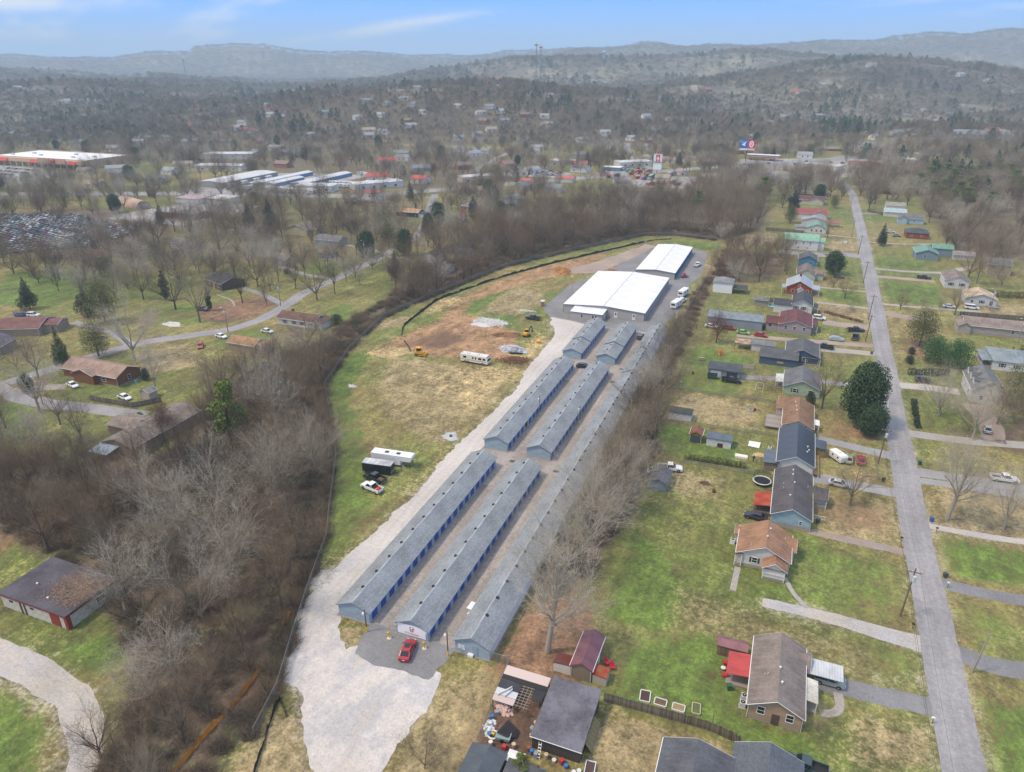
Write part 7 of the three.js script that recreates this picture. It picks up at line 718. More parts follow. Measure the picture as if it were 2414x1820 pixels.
{ const T = thing('trampoline', 'blue trampoline frame beside the white off-road car', 'trampoline', -271, 0, -174); part('mat', new GB().cyl(0, 0.7, 0.72, 0, 2, 2, 20), BLACK, T); for (let i = 0; i < 8; i++) { const a = i / 8 * 6.283; part('padded_pole', new GB().tube(V(Math.cos(a) * 2, 0, Math.sin(a) * 2), V(Math.cos(a) * 2, 2.4, Math.sin(a) * 2), 0.09), plain('#27508f'), T); } part('rim', new THREE.TorusGeometry(2, 0.12, 6, 24).rotateX(Math.PI / 2), plain('#27508f'), T, 0, 0.75, 0); }
house({ name: 'carport', cat: 'carport', label: 'white corrugated carport roof over the silver-green off-road car', x0: 12.3, x1: 12.5, z0: -96, z1: -93.2, h: 2.2, flat: [0, 0, 0, 0], ov: 0, wall: STEEL, roof: WHITE, wings: [{ open: 1, pn: 'carport_roof', x0: 12.4, x1: 18, z0: -96.2, z1: -93, h: 2.4, fall: [-0.1, -0.1, 0.15, 0.15], roof: metalM('#c4c8cb', 0.4), posts: [[12.7, -93.2], [15.6, -93.2], [17.8, -93.2], [17.8, -96], [12.7, -96]] }] });
{ const T = thing('swimming_pool', 'small turquoise swimming pool behind the white house', 'pool', -0.5, 0, -293.5); part('deck', new GB().box(-3.4, 3.4, 0, 0.06, -2.3, 2.3), CONC, T); part('pool_wall', new GB().box(-2.8, 2.8, 0.06, 0.14, 1.6, 1.8).box(-2.8, 2.8, 0.06, 0.14, -1.8, -1.6).box(-2.8, -2.6, 0.06, 0.14, -1.6, 1.6).box(2.6, 2.8, 0.06, 0.14, -1.6, 1.6), WHITE, T); part('water', new GB().box(-2.6, 2.6, 0.06, 0.1, -1.6, 1.6), plain('#3f8f92', 0.08), T); }
{ const T = thing('swing_set', 'white frame garden swing on the dry lawn', 'swing', -1.3, 0, -206); for (const s of [-1, 1]) { part('frame_leg', new GB().tube(V(s * 1.1, 0, 0.9), V(s * 0.9, 2.3, 0), 0.05).tube(V(s * 1.1, 0, -0.9), V(s * 0.9, 2.3, 0), 0.05), plain('#d3cdbb'), T); } part('top_bar', new GB().tube(V(-0.95, 2.3, 0), V(0.95, 2.3, 0), 0.05), plain('#d3cdbb'), T); part('seat', new GB().cbox(0, 0.5, 0, 0.9, 0.05, 0.4).bar(V(-0.4, 0.5, 0), V(-0.4, 2.3, 0), 0.02).bar(V(0.4, 0.5, 0), V(0.4, 2.3, 0), 0.02), plain('#b8ad93'), T); }
{ const T = thing('clothes_pole', 'white T-shaped washing pole by the tree belt', 'pole', -23.3, 0, -199); part('shaft', new GB().cyl(0, 0, 2, 0, 0.05), WHITE, T); part('cross_bar', new GB().cbox(0, 2, 0, 1.4, 0.07, 0.07), WHITE, T); } { const T = thing('clothes_pole', 'slim pole with a bird feeder beside the raised beds', 'pole', 0.3, 0, -80.1); part('shaft', new GB().cyl(0, 0, 2.4, 0, 0.04), POLE, T); part('feeder', new GB().cbox(0, 1.7, 0, 0.2, 0.2, 0.2), plain('#8b5a3c'), T); }
solo('fire_pit', new GB().cyl(0, 0, 0.3, 0, 0.9, 0.8, 12).cyl(0, 0.3, 0.9, 0, 0.25, 0.2, 8), plain('#8d8a86'), 'stone fire pit on the dry back lawn', 'fire pit').position.set(-2.7, 0, -190.3); for (const [x, z, l] of [[-7.1, -143.8, 'rusty burn barrel on the lawn behind the light blue house'], [-21.4, -210.8, 'rusty burn barrel near the open-fronted garage'], [-1.5, -190.6, 'rusty barrel beside the stone fire pit']]) solo('barrel', new GB().cyl(0, 0, 0.9, 0, 0.32, 0.32, 12).cyl(0, 0.86, 0.92, 0, 0.34, 0.34, 12), plain('#6b3f30'), l, 'barrel').position.set(x, 0, z);
{ const T = thing('play_house', 'small red and yellow toy house on the lawn', 'toy house', -15.2, 0, -230.6, 0.3); volume(T, { x0: -0.6, x1: 0.6, z0: -0.6, z1: 0.6, h: 1, rise: 0.5, wall: plain('#d9a440'), roof: plain('#c8382e'), trim: null, ov: 0.1 }); part('door', new GB().box(-0.25, 0.25, 0, 0.8, 0.6, 0.63), plain('#b9482f'), T); }
{ const T = thing('picnic_table', 'weathered picnic table on the back lawn', 'picnic table', -20.5, 0, -224); part('table_top', new GB().box(-0.9, 0.9, 0.7, 0.76, -0.4, 0.4), mat('#b8a892', { map: 'wood' }), T); for (const s of [-1, 1]) { part('bench', new GB().box(-0.9, 0.9, 0.42, 0.47, s * 0.75 - 0.14, s * 0.75 + 0.14), mat('#b8a892', { map: 'wood' }), T); part('leg_frame', new GB().bar(V(s * 0.7, 0, 0.8), V(s * 0.7, 0.7, 0.2), 0.08).bar(V(s * 0.7, 0, -0.8), V(s * 0.7, 0.7, -0.2), 0.08), POLE, T); } }
{ const T = thing('dumpster', 'green dumpster at the corner of the open-fronted garage', 'dumpster', -15.4, 0, -209.6); part('bin_body', new GB().prism([[-1.3, 0.2], [1.3, 0.2], [1.5, 1.5], [-1.5, 1.5]], 'z', -0.8, 0.8), plain('#27453b'), T); part('lid', new GB().box(-1.5, 1.5, 1.5, 1.58, -0.85, 0.85), BLACK, T); }
solo('foam_panel', new GB().box(-1.5, 1.5, 0, 0.5, -0.7, 0.7).box(-1.4, 1.4, 0.5, 0.6, -0.6, 0.6), plain('#d8d3c6'), 'stack of white panels on the grass beside the worker', 'panels').position.set(-2.7, 0, -162.4); { const o = solo('foam_panel', new GB().slab([V(-1.4, 0.3, 1.3), V(1.3, 0.25, 1.5), V(1.5, 0.35, -1.4), V(-1.3, 0.3, -1.5)], 0.12).box(-0.9, -0.7, 0, 0.2, -0.9, -0.7).box(0.7, 0.9, 0, 0.2, 0.7, 0.9), plain('#dcdddb'), 'square white tarp on the grass above the worker', 'tarp'); o.position.set(-0.2, 0, -170); }
heap('scrap_pile', 'scatter of torn packing and lumber beside the worker', 'scrap', 1.6, -165.2, 1.6, 1.2, 0.3, 60, 0.2, plain('#b8a47c'), 21); heap('scrap_pile', 'small pile of clutter left of the white tarp', 'scrap', -4.6, -169.4, 0.8, 0.5, 0.3, 30, 0.16, plain('#6d5a60'), 22); heap('scrap_pile', 'stack of cast-off goods beside the white shed by the belt', 'scrap', -17.6, -182.4, 1.2, 0.8, 0.5, 40, 0.25, plain('#a9a096'), 23); heap('scrap_pile', 'clutter of garden ornaments beside the lane lawn', 'ornaments', -209.6, -188, 5, 2.2, 0.2, 50, 0.22, plain('#c3c0b8'), 24);
/* junk yard clutter */
{ const r = rng(41), kinds = [['paint_bucket', 'bucket', '#c9cacb'], ['plant_pot', 'pot', '#8a5238'], ['storage_box', 'box', '#8b8f93'], ['blue_barrel', 'barrel', '#2e6fa8'], ['garden_urn', 'pot', '#b9a58c'], ['plastic_crate', 'crate', '#a9343a']];
  const spots = [[-22.7, -65.8, 3], [-23.3, -66.2, 1], [-22, -65.6, 2], [-20.6, -65.9, 4], [-19.4, -65.8, 0], [-18.3, -65.9, 5], [-17.6, -65.5, 3], [-16.3, -64.9, 0], [-15.7, -65.4, 0], [-16, -63.8, 3], [-15.6, -63.2, 2], [-23.6, -68.4, 0], [-24, -69.6, 2], [-23.8, -70.6, 4], [-24.6, -64.6, 1], [-23.9, -63.9, 4], [-26.6, -65.2, 5], [-28.6, -65, 0], [-30.2, -69.2, 3], [-29.8, -70.2, 2], [-12.4, -64.6, 1], [-27.2, -67.4, 2], [-25.4, -65.8, 4], [-29.4, -66.4, 3], [-18, -63.4, 1]];
  for (const [x, z, k] of spots) { const [n, c, col] = kinds[k], g = new GB(), h = 0.4 + r() * 0.5; if (k === 2 || k === 5) g.cbox(0, h / 2, 0, 0.6, h, 0.5).cbox(0, h, 0, 0.64, 0.06, 0.54); else g.cyl(0, 0, h, 0, 0.22, 0.3, 10).add(new THREE.TorusGeometry(0.3, 0.03, 4, 12).rotateX(Math.PI / 2).translate(0, h, 0)); const o = solo(n, g, plain(col), `${n.replace('_', ' ')} among the clutter of the junk yard`, c, 'clutter ' + n.replace('_', ' ') + 's in the junk yard'); o.position.set(x, 0.01, z); o.rotation.y = r() * 3; }
  const T = thing('step_ladder', 'white step ladder leaning at the workshop front', 'ladder', -21.6, 0, -66.2); for (const s of [-1, 1]) part('rail', new GB().bar(V(s * 0.22, 0, 0.9), V(s * 0.18, 2.3, -0.1), 0.06), WHITE, T); for (let i = 0; i < 5; i++) part('rung', new GB().cbox(0, 0.3 + i * 0.42, 0.77 - i * 0.18, 0.42, 0.04, 0.16), WHITE, T);
  const b = thing('old_bathtub', 'white tub planter with soil and junk at the workshop corner', 'tub', -14.4, 0, -66.2, 0.1); part('tub', new GB().box(-0.7, 0.7, 0, 0.6, 1.1, 1.2).box(-0.7, 0.7, 0, 0.6, -1.2, -1.1).box(-0.7, -0.6, 0, 0.6, -1.1, 1.1).box(0.6, 0.7, 0, 0.6, -1.1, 1.1), plain('#cfd6d8'), b); part('soil', new GB().box(-0.6, 0.6, 0, 0.45, -1.1, 1.1), plain('#4d3a33'), b);
  const c = thing('camp_bed', 'pale wooden settee frame on the bare earth of the junk yard', 'settee', -20.4, 0, -63.2, -0.35); part('seat', new GB().cbox(0, 0.4, 0, 1.9, 0.08, 0.7), mat('#b59d7a', { map: 'wood' }), c); part('back', new GB().cbox(0, 0.7, -0.35, 1.9, 0.5, 0.06), mat('#b59d7a', { map: 'wood' }), c); for (const s of [-1, 1]) part('leg', new GB().cbox(s * 0.9, 0.2, 0, 0.08, 0.4, 0.7), mat('#b59d7a', { map: 'wood' }), c);
  const d = thing('wheelbarrow', 'grey metal cart under a black tarp in the junk yard', 'cart', -27.3, 0, -66.6, 0.1); part('tray', new GB().prism([[-0.9, 0.3], [0.9, 0.3], [1.1, 0.8], [-1.1, 0.8]], 'z', -0.6, 0.6), plain('#7d9292'), d); part('tarp', new GB().slab([V(-1, 1.1, 0), V(0.6, 1.0, 0.3), V(1.5, 0.5, -1.9), V(0.1, 1.3, -2.4)], 0.08).slab([V(0.6, 1.0, 0.3), V(1.9, 0.2, -0.6), V(1.9, 0.3, -1.8), V(1.5, 0.5, -1.9)], 0.06), plain('#2b2729'), d); part('wheel', TYRE, TYREM, d, 0, 0.3, 0.62);
  const e = thing('tyre_planter', 'white ring planter with a yellow toy in it', 'planter', -28.9, 0, -66.6); part('ring', new THREE.TorusGeometry(0.7, 0.16, 6, 18).rotateX(Math.PI / 2), plain('#cfccc2'), e, 0, 0.2, 0); part('toy', new GB().cbox(0, 0.4, 0, 0.5, 0.3, 0.3), plain('#d2a51e'), e);
  solo('canopy_tent', new GB().slab([V(-1.2, 2.2, 0.8), V(1.2, 2.2, 0.8), V(1.1, 2.6, -0.2), V(-1.1, 2.6, -0.2)], 0.05).slab([V(-1.1, 2.6, -0.2), V(1.1, 2.6, -0.2), V(1.2, 2.3, -1), V(-1.2, 2.3, -1)], 0.05).cyl(-1.1, 0, 2.2, 0.7, 0.04).cyl(1.1, 0, 2.2, 0.7, 0.04).cyl(-1.1, 0, 2.2, -0.9, 0.04).cyl(1.1, 0, 2.2, -0.9, 0.04), plain('#d5d4d0'), 'white curved canopy beside the corrugated roof at the near edge', 'canopy').position.set(-24, 0, -62.8);
  heap('scrap_pile', 'heap of broken boards and pink sheeting under the lean-to', 'scrap', -29.2, -71.4, 1.6, 0.9, 0.8, 70, 0.24, plain('#c3a69c'), 31); heap('scrap_pile', 'pile of white panels by the junk yard fence', 'scrap', -30, -67.6, 0.7, 1.5, 0.7, 26, 0.35, plain('#c9cccd'), 32); heap('scrap_pile', 'tangle of twigs and wire on the junk yard earth', 'scrap', -28.2, -68.6, 1.3, 0.8, 0.3, 70, 0.12, plain('#6b5547'), 33); }
{ const T = thing('utility_cart', 'small white utility cart parked beside the belt row', 'cart', -41.9, 0.03, -88.4, 1.5); part('body', extrude([[-1.1, 0.3], [-1.1, 0.75], [-0.2, 0.7], [0.2, 0.4], [0.7, 0.45], [1.1, 0.8], [1.2, 0.3]], 1.15, 0.06), plain('#d9dad8', 0.4), T); part('canopy', new GB().cbox(-0.1, 1.8, 0, 1.9, 0.07, 1.25), WHITE, T); for (const [x, z] of [[-1, 0.5], [-1, -0.5], [0.75, 0.5], [0.75, -0.5]]) part('post', new GB().cyl(x, 0.5, 1.8, z, 0.025), BLACK, T); part('seat', new GB().cbox(-0.45, 0.85, 0, 0.5, 0.2, 1), plain('#b3a58c'), T); for (const x of [-0.75, 0.8]) for (const z of [-0.5, 0.5]) { const q = part('wheel', TYRE, TYREM, T, x, 0.24, z); q.scale.set(0.72, 0.72, 0.7); } }
for (const [x, z, l] of [[-43.2, -139.5, 'in the cross lane nearest the belt row'], [-43.4, -195.6, 'in the right lane before the second cross lane'], [-43.2, -206.6, 'in the second cross lane'], [-54.6, -140.2, 'in the first cross lane between the rows']]) solo('drain_grate', new GB().box(-0.55, 0.55, 0, 0.02, -0.4, 0.4).box(-0.65, 0.65, 0, 0.012, -0.5, 0.5), plain('#4c4845'), 'dark drain grate ' + l, 'drain').position.set(x, 0.03, z);
{ const T = thing('church_sign', 'small framed white notice board on the church lawn', 'sign', 29.1, 0, -420.7); part('board', new GB().cbox(0, 1.5, 0, 2, 1.4, 0.14), WHITE, T); part('frame', new GB().cbox(0, 2.26, 0, 2.3, 0.12, 0.2).cbox(-1.08, 1.1, 0, 0.14, 2.2, 0.2).cbox(1.08, 1.1, 0, 0.14, 2.2, 0.2), plain('#6d5848'), T); }
/* ---------- people ---------- */
{ const { MarchingCubes } = await import('three/addons/objects/MarchingCubes.js');
  function figure(bones, size) { const n = 56, mc = new MarchingCubes(n, new THREE.MeshBasicMaterial(), false, false, 60000); mc.isolation = 0; for (let k = 0; k < n; k++) for (let j = 0; j < n; j++) for (let i = 0; i < n; i++) { const p = V((i / n * 2 - 1) * size, (j / n * 2 - 1) * size, (k / n * 2 - 1) * size); let d = 9; for (const [a, b, ra, rb] of bones) { const ab = V(0, 0, 0).subVectors(b, a), t = clamp(V(0, 0, 0).subVectors(p, a).dot(ab) / ab.lengthSq()), q = p.distanceTo(a.clone().addScaledVector(ab, t)) - lerp(ra, rb, t), h = clamp(0.5 + 0.5 * (d - q) / 0.05); d = lerp(d, q, h) - 0.05 * h * (1 - h); } mc.field[i + j * n + k * n * n] = -d; } mc.update(); const c = mc.count, g = new THREE.BufferGeometry(), s = size; g.setAttribute('position', new THREE.Float32BufferAttribute(Array.from(mc.positionArray.slice(0, c * 3), (v) => v * s), 3)); g.setAttribute('normal', new THREE.Float32BufferAttribute(Array.from(mc.normalArray.slice(0, c * 3)), 3)); return g; }
  const W = (a, b, ra, rb) => [V(...a), V(...b), ra, rb];
  const make = (x, y, z, turn, top, legs, label, lean) => { const T = thing('person', label, 'person', x, y + 0.9, z, turn), A = [], up = (s) => [s * 0.2, 0.52, 0];
    const skin = figure([W([0, 0.5, 0], [lean, 0.62, 0.02], 0.06, 0.06), W([lean, 0.7, 0.03], [lean, 0.76, 0.02], 0.1, 0.11), W([0.26, 0.02, 0.14], [0.25, -0.1, 0.2], 0.045, 0.04), W([-0.28, 0.0, 0.1], [-0.28, -0.12, 0.14], 0.045, 0.04)], 1); part('body', skin, plain('#8a5a44'), T);
    part('jacket', figure([W([0, 0.02, 0], [0, 0.45, 0], 0.15, 0.19), W([-0.16, 0.46, 0], [0.16, 0.46, 0], 0.09, 0.09), W(up(1), [0.28, 0.25, 0.02], 0.075, 0.065), W([0.28, 0.25, 0.02], [0.26, 0.03, 0.14], 0.062, 0.05), W(up(-1), [-0.29, 0.24, 0], 0.075, 0.065), W([-0.29, 0.24, 0], [-0.28, 0.01, 0.1], 0.062, 0.05)], 1), plain(top), T); part('trousers', figure([W([-0.08, 0.02, 0], [0.08, 0.02, 0], 0.14, 0.14), W([0.09, 0, 0], [0.11, -0.42, 0.04], 0.1, 0.075), W([0.11, -0.42, 0.04], [0.11, -0.82, 0], 0.075, 0.06), W([-0.09, 0, 0], [-0.12, -0.42, 0.03], 0.1, 0.075), W([-0.12, -0.42, 0.03], [-0.13, -0.82, -0.04], 0.075, 0.06), W([0.11, -0.84, 0.0], [0.11, -0.85, 0.13], 0.055, 0.045), W([-0.13, -0.84, -0.04], [-0.13, -0.85, 0.09], 0.055, 0.045)], 1), plain(legs), T); part('hair', figure([W([lean, 0.8, -0.01], [lean, 0.78, -0.02], 0.105, 0.1)], 1), plain('#2b211c'), T); };
  make(0.2, 0, -161.5, 0.6, '#24384f', '#2f3a4a', 'person in dark blue clothes standing among the packing on the lawn', 0.02); make(72.4, 5.3, -255.6, -0.4, '#b08a50', '#4a4238', 'person in a tan jacket standing on the blue-grey roof', 0.0); }
console.log('props');
/* ---------- beyond the highway: signs, masts, sheds for sale, car lots ---------- */
{ const r = rng(61), cols = ['#a86a2c', '#4d6f8f', '#8d8f90', '#c9c6c0', '#b5602c', '#3f6b52', '#9a4f3a'], names = ['amber', 'blue', 'grey', 'white', 'orange', 'green', 'red-brown'];
  const spots = [[-128, -622], [-121, -618], [-114, -608], [-107, -600], [-101, -594], [-130, -634], [-123, -640], [-138, -644], [-147, -628], [-152, -618], [-102, -612], [-95, -606], [-90, -597], [-134, -656], [-126, -660], [-143, -661], [-104, -652], [-96, -660], [-158, -626], [-116, -630], [-110, -590]];
  spots.forEach(([x, z], i) => { const k = i % 7, big = i > 12; house({ name: 'display_shed', cat: 'shed', label: `${names[k]} display shed on the sales lot by the highway`, group: names[k] + ' display sheds on the sales lot', x0: x - (big ? 3.5 : 2.2), x1: x + (big ? 3.5 : 2.2), z0: z - 1.7, z1: z + 1.7, h: 2.3, rise: 1.1, axis: i % 3 ? 'z' : 'x', turn: 0.4 + r() * 0.5, wall: plain(cols[k]), roof: plain(['#9a958d', '#b25a52', '#6d7278', '#8fa9a0'][i % 4]), trim: null, ov: 0.1, door: [['S', x, 1.2, 1.8, '#5b4636']] }); }); }
function board(w, h, draw) { const c = document.createElement('canvas'); c.width = 256; c.height = Math.round(256 * h / w); const q = c.getContext('2d'); draw(q, c.width, c.height); const t = new THREE.CanvasTexture(c); t.colorSpace = THREE.SRGBColorSpace; t.magFilter = THREE.LinearFilter; return new THREE.MeshStandardMaterial({ map: t, roughness: 0.5 }); }
function pylon(name, label, x, z, turn, legs, panels) { const T = thing(name, label, 'sign', x, 0, z, turn); for (const [lx, h] of legs) part('post', new GB().box(lx - 0.3, lx + 0.3, 0, h, -0.3, 0.3), plain('#6b3f3c'), T); for (const [px, py, w, h, draw] of panels) { const m = board(w, h, draw), e = plain('#2b2f3c'), o = fin(new THREE.Mesh(new THREE.BoxGeometry(w, h, 1.2), [e, e, e, e, m, m])); o.name = 'sign_panel'; o.position.set(px, py, 0); T.add(o); } return T; }
{ const T = pylon('pylon_sign', 'tall two-panel pylon sign with a red square mark by the sales lot', -110.5, -617, 0.1, [[0, 9.5]], [[0, 17.6, 7, 7.4, (q, w, h) => { q.fillStyle = '#dfe2e6'; q.fillRect(0, 0, w, h); q.fillStyle = '#cf2f38'; q.fillRect(w * 0.28, h * 0.06, w * 0.48, h * 0.86); q.fillStyle = '#f0dfe0'; q.beginPath(); q.moveTo(w * 0.34, h * 0.52); q.lineTo(w * 0.52, h * 0.2); q.lineTo(w * 0.7, h * 0.52); q.lineTo(w * 0.52, h * 0.62); q.fill(); q.fillRect(w * 0.46, h * 0.66, w * 0.12, h * 0.12); }], [0, 12.2, 7, 6.6, (q, w, h) => { q.fillStyle = '#e3e9ea'; q.fillRect(0, 0, w, h); q.fillStyle = '#9fd2c8'; q.fillRect(0, 0, w, h * 0.16); q.fillStyle = '#b9c6c6'; q.fillRect(w * 0.1, h * 0.3, w * 0.8, h * 0.05); }]]); part('ledge', new GB().box(-5, 4.6, 8.6, 8.85, -0.8, 0.8), plain('#9a5a50'), T); part('plinth', new GB().box(-1.8, 1.8, 0, 2.6, -0.8, 0.8), brickM('#a8453c'), T); }
{ const T = pylon('pylon_sign', 'tall roadside sign with a blue and a red panel above the fuel canopy', -51, -772, 0.12, [[0, 14]], [[-3.6, 17.4, 7, 8, (q, w, h) => { q.fillStyle = '#2360b4'; q.fillRect(0, 0, w, h); q.fillStyle = '#3fa0dc'; q.fillRect(0, h * 0.1, w * 0.5, h * 0.25); q.fillStyle = '#f0f2f4'; q.beginPath(); q.moveTo(w * 0.2, h * 0.55); q.lineTo(w * 0.9, h * 0.08); q.lineTo(w * 0.66, h * 0.5); q.lineTo(w * 0.72, h * 0.72); q.lineTo(w * 0.45, h * 0.66); q.fill(); q.fillStyle = '#c63d50'; q.fillRect(w * 0.74, h * 0.2, w * 0.1, h * 0.12); }], [3.6, 17.4, 7, 8, (q, w, h) => { q.fillStyle = '#cf2748'; q.fillRect(0, 0, w, h); q.strokeStyle = '#f4f4f4'; q.lineWidth = w * 0.13; q.beginPath(); q.ellipse(w * 0.5, h * 0.48, w * 0.24, h * 0.33, 0, 0, 7); q.stroke(); q.fillStyle = '#f4f4f4'; q.font = `bold ${h * 0.42 | 0}px sans-serif`; q.textAlign = 'center'; q.fillText('K', w * 0.5, h * 0.62); }], [0, 12.6, 14.2, 1.6, (q, w, h) => { q.fillStyle = '#e8e2d8'; q.fillRect(0, 0, w, h); q.fillStyle = '#e2a46a'; q.fillRect(w * 0.5, h * 0.3, w * 0.5, h * 0.4); }]]); }
{ const T = thing('fuel_canopy', 'fuel station canopy with a red and dark blue stripe', 'fuel station', -36, 0, -798, -0.1); part('canopy_deck', new GB().box(-16, 16, 5, 5.4, -6, 6), plain('#c9d4de'), T); part('red_band', new GB().box(-16.1, 16.1, 4.4, 5.0, 6, 6.3).box(16, 16.3, 4.4, 5, -6, 6), plain('#c62a3f'), T); part('blue_band', new GB().box(-16, 16.1, 5.0, 5.5, 6, 6.25), plain('#39406a'), T); part('cream_band', new GB().box(-16.1, 16.1, 4.0, 4.4, 6, 6.2), plain('#d9c2a0'), T); for (const x of [-11, 0, 11]) part('column', new GB().box(x - 0.4, x + 0.4, 0, 5, -0.4, 0.4), WHITE, T); for (const x of [-11, 0, 11]) part('fuel_pump', new GB().box(x - 0.5, x + 0.5, 0.1, 1.9, 1.4, 2.2), plain('#b23a3f'), T); keep(-54, -18, -806, -790, 3); }
{ const T = thing('mural_board', 'long painted board of bright pictures outside the colonnade', 'sign board', 62, 1, -870, 0.1); part('board', new THREE.BoxGeometry(24, 6, 0.5).translate(0, 4, 0), board(24, 6, (q, w, h) => { const c = ['#4fa58c', '#c84a38', '#d9b23a', '#2f4f8a', '#e3e0d6', '#7c3f66', '#d2672f', '#e8e8e8']; for (let i = 0; i < 8; i++) { q.fillStyle = c[i]; q.fillRect(i * w / 8, 0, w / 8 + 1, h); q.fillStyle = c[(i * 3 + 4) % 8]; q.fillRect(i * w / 8 + 6, h * (0.2 + (i % 3) * 0.15), w / 14, h * 0.4); } }), T); for (const x of [-10, 10]) part('post', new GB().box(x - 0.3, x + 0.3, 0, 1, -0.3, 0.3), BLACK, T); }
function mast(f, l, top, label, red) { const x = l * CA - f * SA, z = -(f * CA + l * SA), y = terrainH(x, z), T = thing('radio_mast', label, 'mast', x, y, z), h = top - y; for (let k = 0; k < 3; k++) { const a = k * 2.09, c = Math.cos(a), s = Math.sin(a); part('mast_leg', new GB().bar(V(c * 1.1, 0, s * 1.1), V(c * 0.7, h, s * 0.7), 0.35), plain('#8a9299'), T); } const g = new GB(); for (let y2 = 2; y2 < h; y2 += 5) for (let k = 0; k < 3; k++) { const a = k * 2.09, b = a + 2.09; g.bar(V(Math.cos(a), y2, Math.sin(a)), V(Math.cos(b), y2 + 4, Math.sin(b)), 0.2); } part('lattice', g, plain('#8a9299'), T); part('antenna_ring', new GB().box(-3.6, 3.6, h - 3, h - 0.6, -0.6, 0.6).box(-0.6, 0.6, h - 3, h - 0.6, -3.6, 3.6), plain(red ? '#b09a8a' : '#a9927f'), T); }
mast(1350, 42, 122, 'left of the two tall masts on the middle ridge', 1); mast(1370, 50.5, 119, 'right of the two tall masts on the middle ridge'); mast(1900, -800, 102, 'lone lattice mast on the distant left ridge');
{ const x = 0, z = 0, f = 2550, l = 300, X = l * CA - f * SA, Z = -(f * CA + l * SA), T = thing('water_tower', 'pale blue water tower on the far ridge', 'water tower', X, terrainH(X, Z), Z); part('tank', new THREE.SphereGeometry(7, 16, 10).scale(1, 0.7, 1), plain('#8fc1d6'), T, 0, 33, 0); part('column', new GB().cyl(0, 0, 30, 0, 2.2, 1.6, 10), plain('#9cc6d6'), T); }
{ // low cars for lots and the salvage yard
  const bodyG = extrude([[-2.3, 0.3], [-2.35, 0.85], [-1.5, 0.98], [1, 0.96], [2.2, 0.75], [2.3, 0.3]], 1.8, 0.1), cabG = extrude([[-1.7, 0.94], [-1.1, 1.42], [0.4, 1.44], [1.2, 0.94]], 1.6, 0.08), roofG = extrude([[-1.1, 1.4], [0.4, 1.43], [0.35, 1.49], [-1.05, 1.47]], 1.3, 0.02), r = rng(91), cols = ['#c9cbcc', '#d8d9da', '#8d9296', '#3b4046', '#7a1f26', '#2f4668', '#b4b6b4', '#1f2225', '#6d7478', '#9aa7b0', '#7d6f5c'];
  const protos = cols.map((c) => plain(c, 0.4));
  const cn = ['silver', 'white', 'grey', 'charcoal', 'maroon', 'navy', 'pale grey', 'black', 'slate', 'light blue', 'tan']; const car = (x, z, t, label, group) => { const ci = r() * cols.length | 0; label = cn[ci] + ' ' + label; group = cn[ci] + ' ' + group; const T = thing('parked_car', label, 'car', x, terrainH(x, z) + 0.03, z, t, group), m = protos[ci]; part('body', bodyG, m, T); part('window_glass', cabG, GLASS, T); part('roof', roofG, m, T); };
  for (let i = 0; i < 26; i++) car(-690 + (i % 9) * 5.5 + r(), -440 - (i / 9 | 0) * 15 - r() * 2, 1.5 + r() * 0.1, 'car in the supermarket car park', 'cars in the supermarket car park');
  for (let i = 0; i < 46; i++) car(-262 + (i % 12) * 5.6 + r() * 2, -611 - (i / 12 | 0) * 9 - r() * 2, 0.6 + r() * 0.4, 'car in the crowded lot north of the highway', 'cars in the crowded highway lot');
  for (let i = 0; i < 14; i++) car(-150 + (i % 5) * 5, -668 - (i / 5 | 0) * 7, 0.9 + r() * 0.3, 'car parked beside the flat-roofed dealership', 'cars beside the dealership');
  for (let i = 0; i < 26; i++) car(-30 + (i % 9) * 11 + r() * 4, -745 - (i / 9 | 0) * 22 - r() * 8, r() * 3, 'car among the shops at the end of the street', 'cars among the far shops');
  for (let i = 0; i < 10; i++) car(-412 + i * 9 + r() * 3, -446 - r() * 3 - i * 0.6, 1.5 + r() * 0.2, 'car along the front of the pale storage yard', 'cars in front of the pale storage yard');
  for (let i = 0; i < 12; i++) car(-292 + (i % 6) * 6, -436 + (i / 6 | 0) * 6, 0.4 + r() * 0.3, 'car near the pink-roofed highway building', 'cars near the pink-roofed building');
  // salvage yard: packed rows between the bare trees
  const poly = [[-476, -312], [-372, -238], [-352, -262], [-346, -300], [-372, -318], [-431, -330]], inside = (x, z) => { let c = false; for (let i = 0, j = 5; i < 6; j = i++) { const [a, b] = poly[i], [d, e] = poly[j]; if ((b > z) !== (e > z) && x < (d - a) * (z - b) / (e - b) + a) c = !c; } return c; }, spots = [];
  for (let a = 0; a < 60; a++) for (let b = 0; b < 60; b++) { const x = -480 + a * 5.4 * 0.87 - b * 1.2 + (r() - 0.5), z = -340 + b * 2.5 + a * 1.2 + (r() - 0.5) * 0.6; if (inside(x, z) && r() > 0.08) spots.push([x, z, 0.25 + (r() - 0.5) * 0.3]); }
  spots.sort((p, q) => Math.hypot(p[0], p[1]) - Math.hypot(q[0], q[1]));
  spots.slice(0, 150).forEach(([x, z, t]) => car(x, z, t, 'wrecked car packed in the salvage yard', 'wrecks in the salvage yard'));
  const rest = spots.slice(150), G = new THREE.Group(); G.name = 'salvage_wrecks'; G.userData = { kind: 'stuff', label: 'mass of wrecked cars deep in the salvage yard', category: 'wrecks' }; scene.add(G);
  const m4 = new THREE.Matrix4(), bi = new THREE.InstancedMesh(bodyG, plain('#ffffff', 0.45), rest.length), ci = new THREE.InstancedMesh(cabG, GLASS, rest.length), ri = new THREE.InstancedMesh(roofG, plain('#fefefe', 0.45), rest.length); bi.name = 'wreck_bodies'; ci.name = 'wreck_windows'; ri.name = 'wreck_roofs';
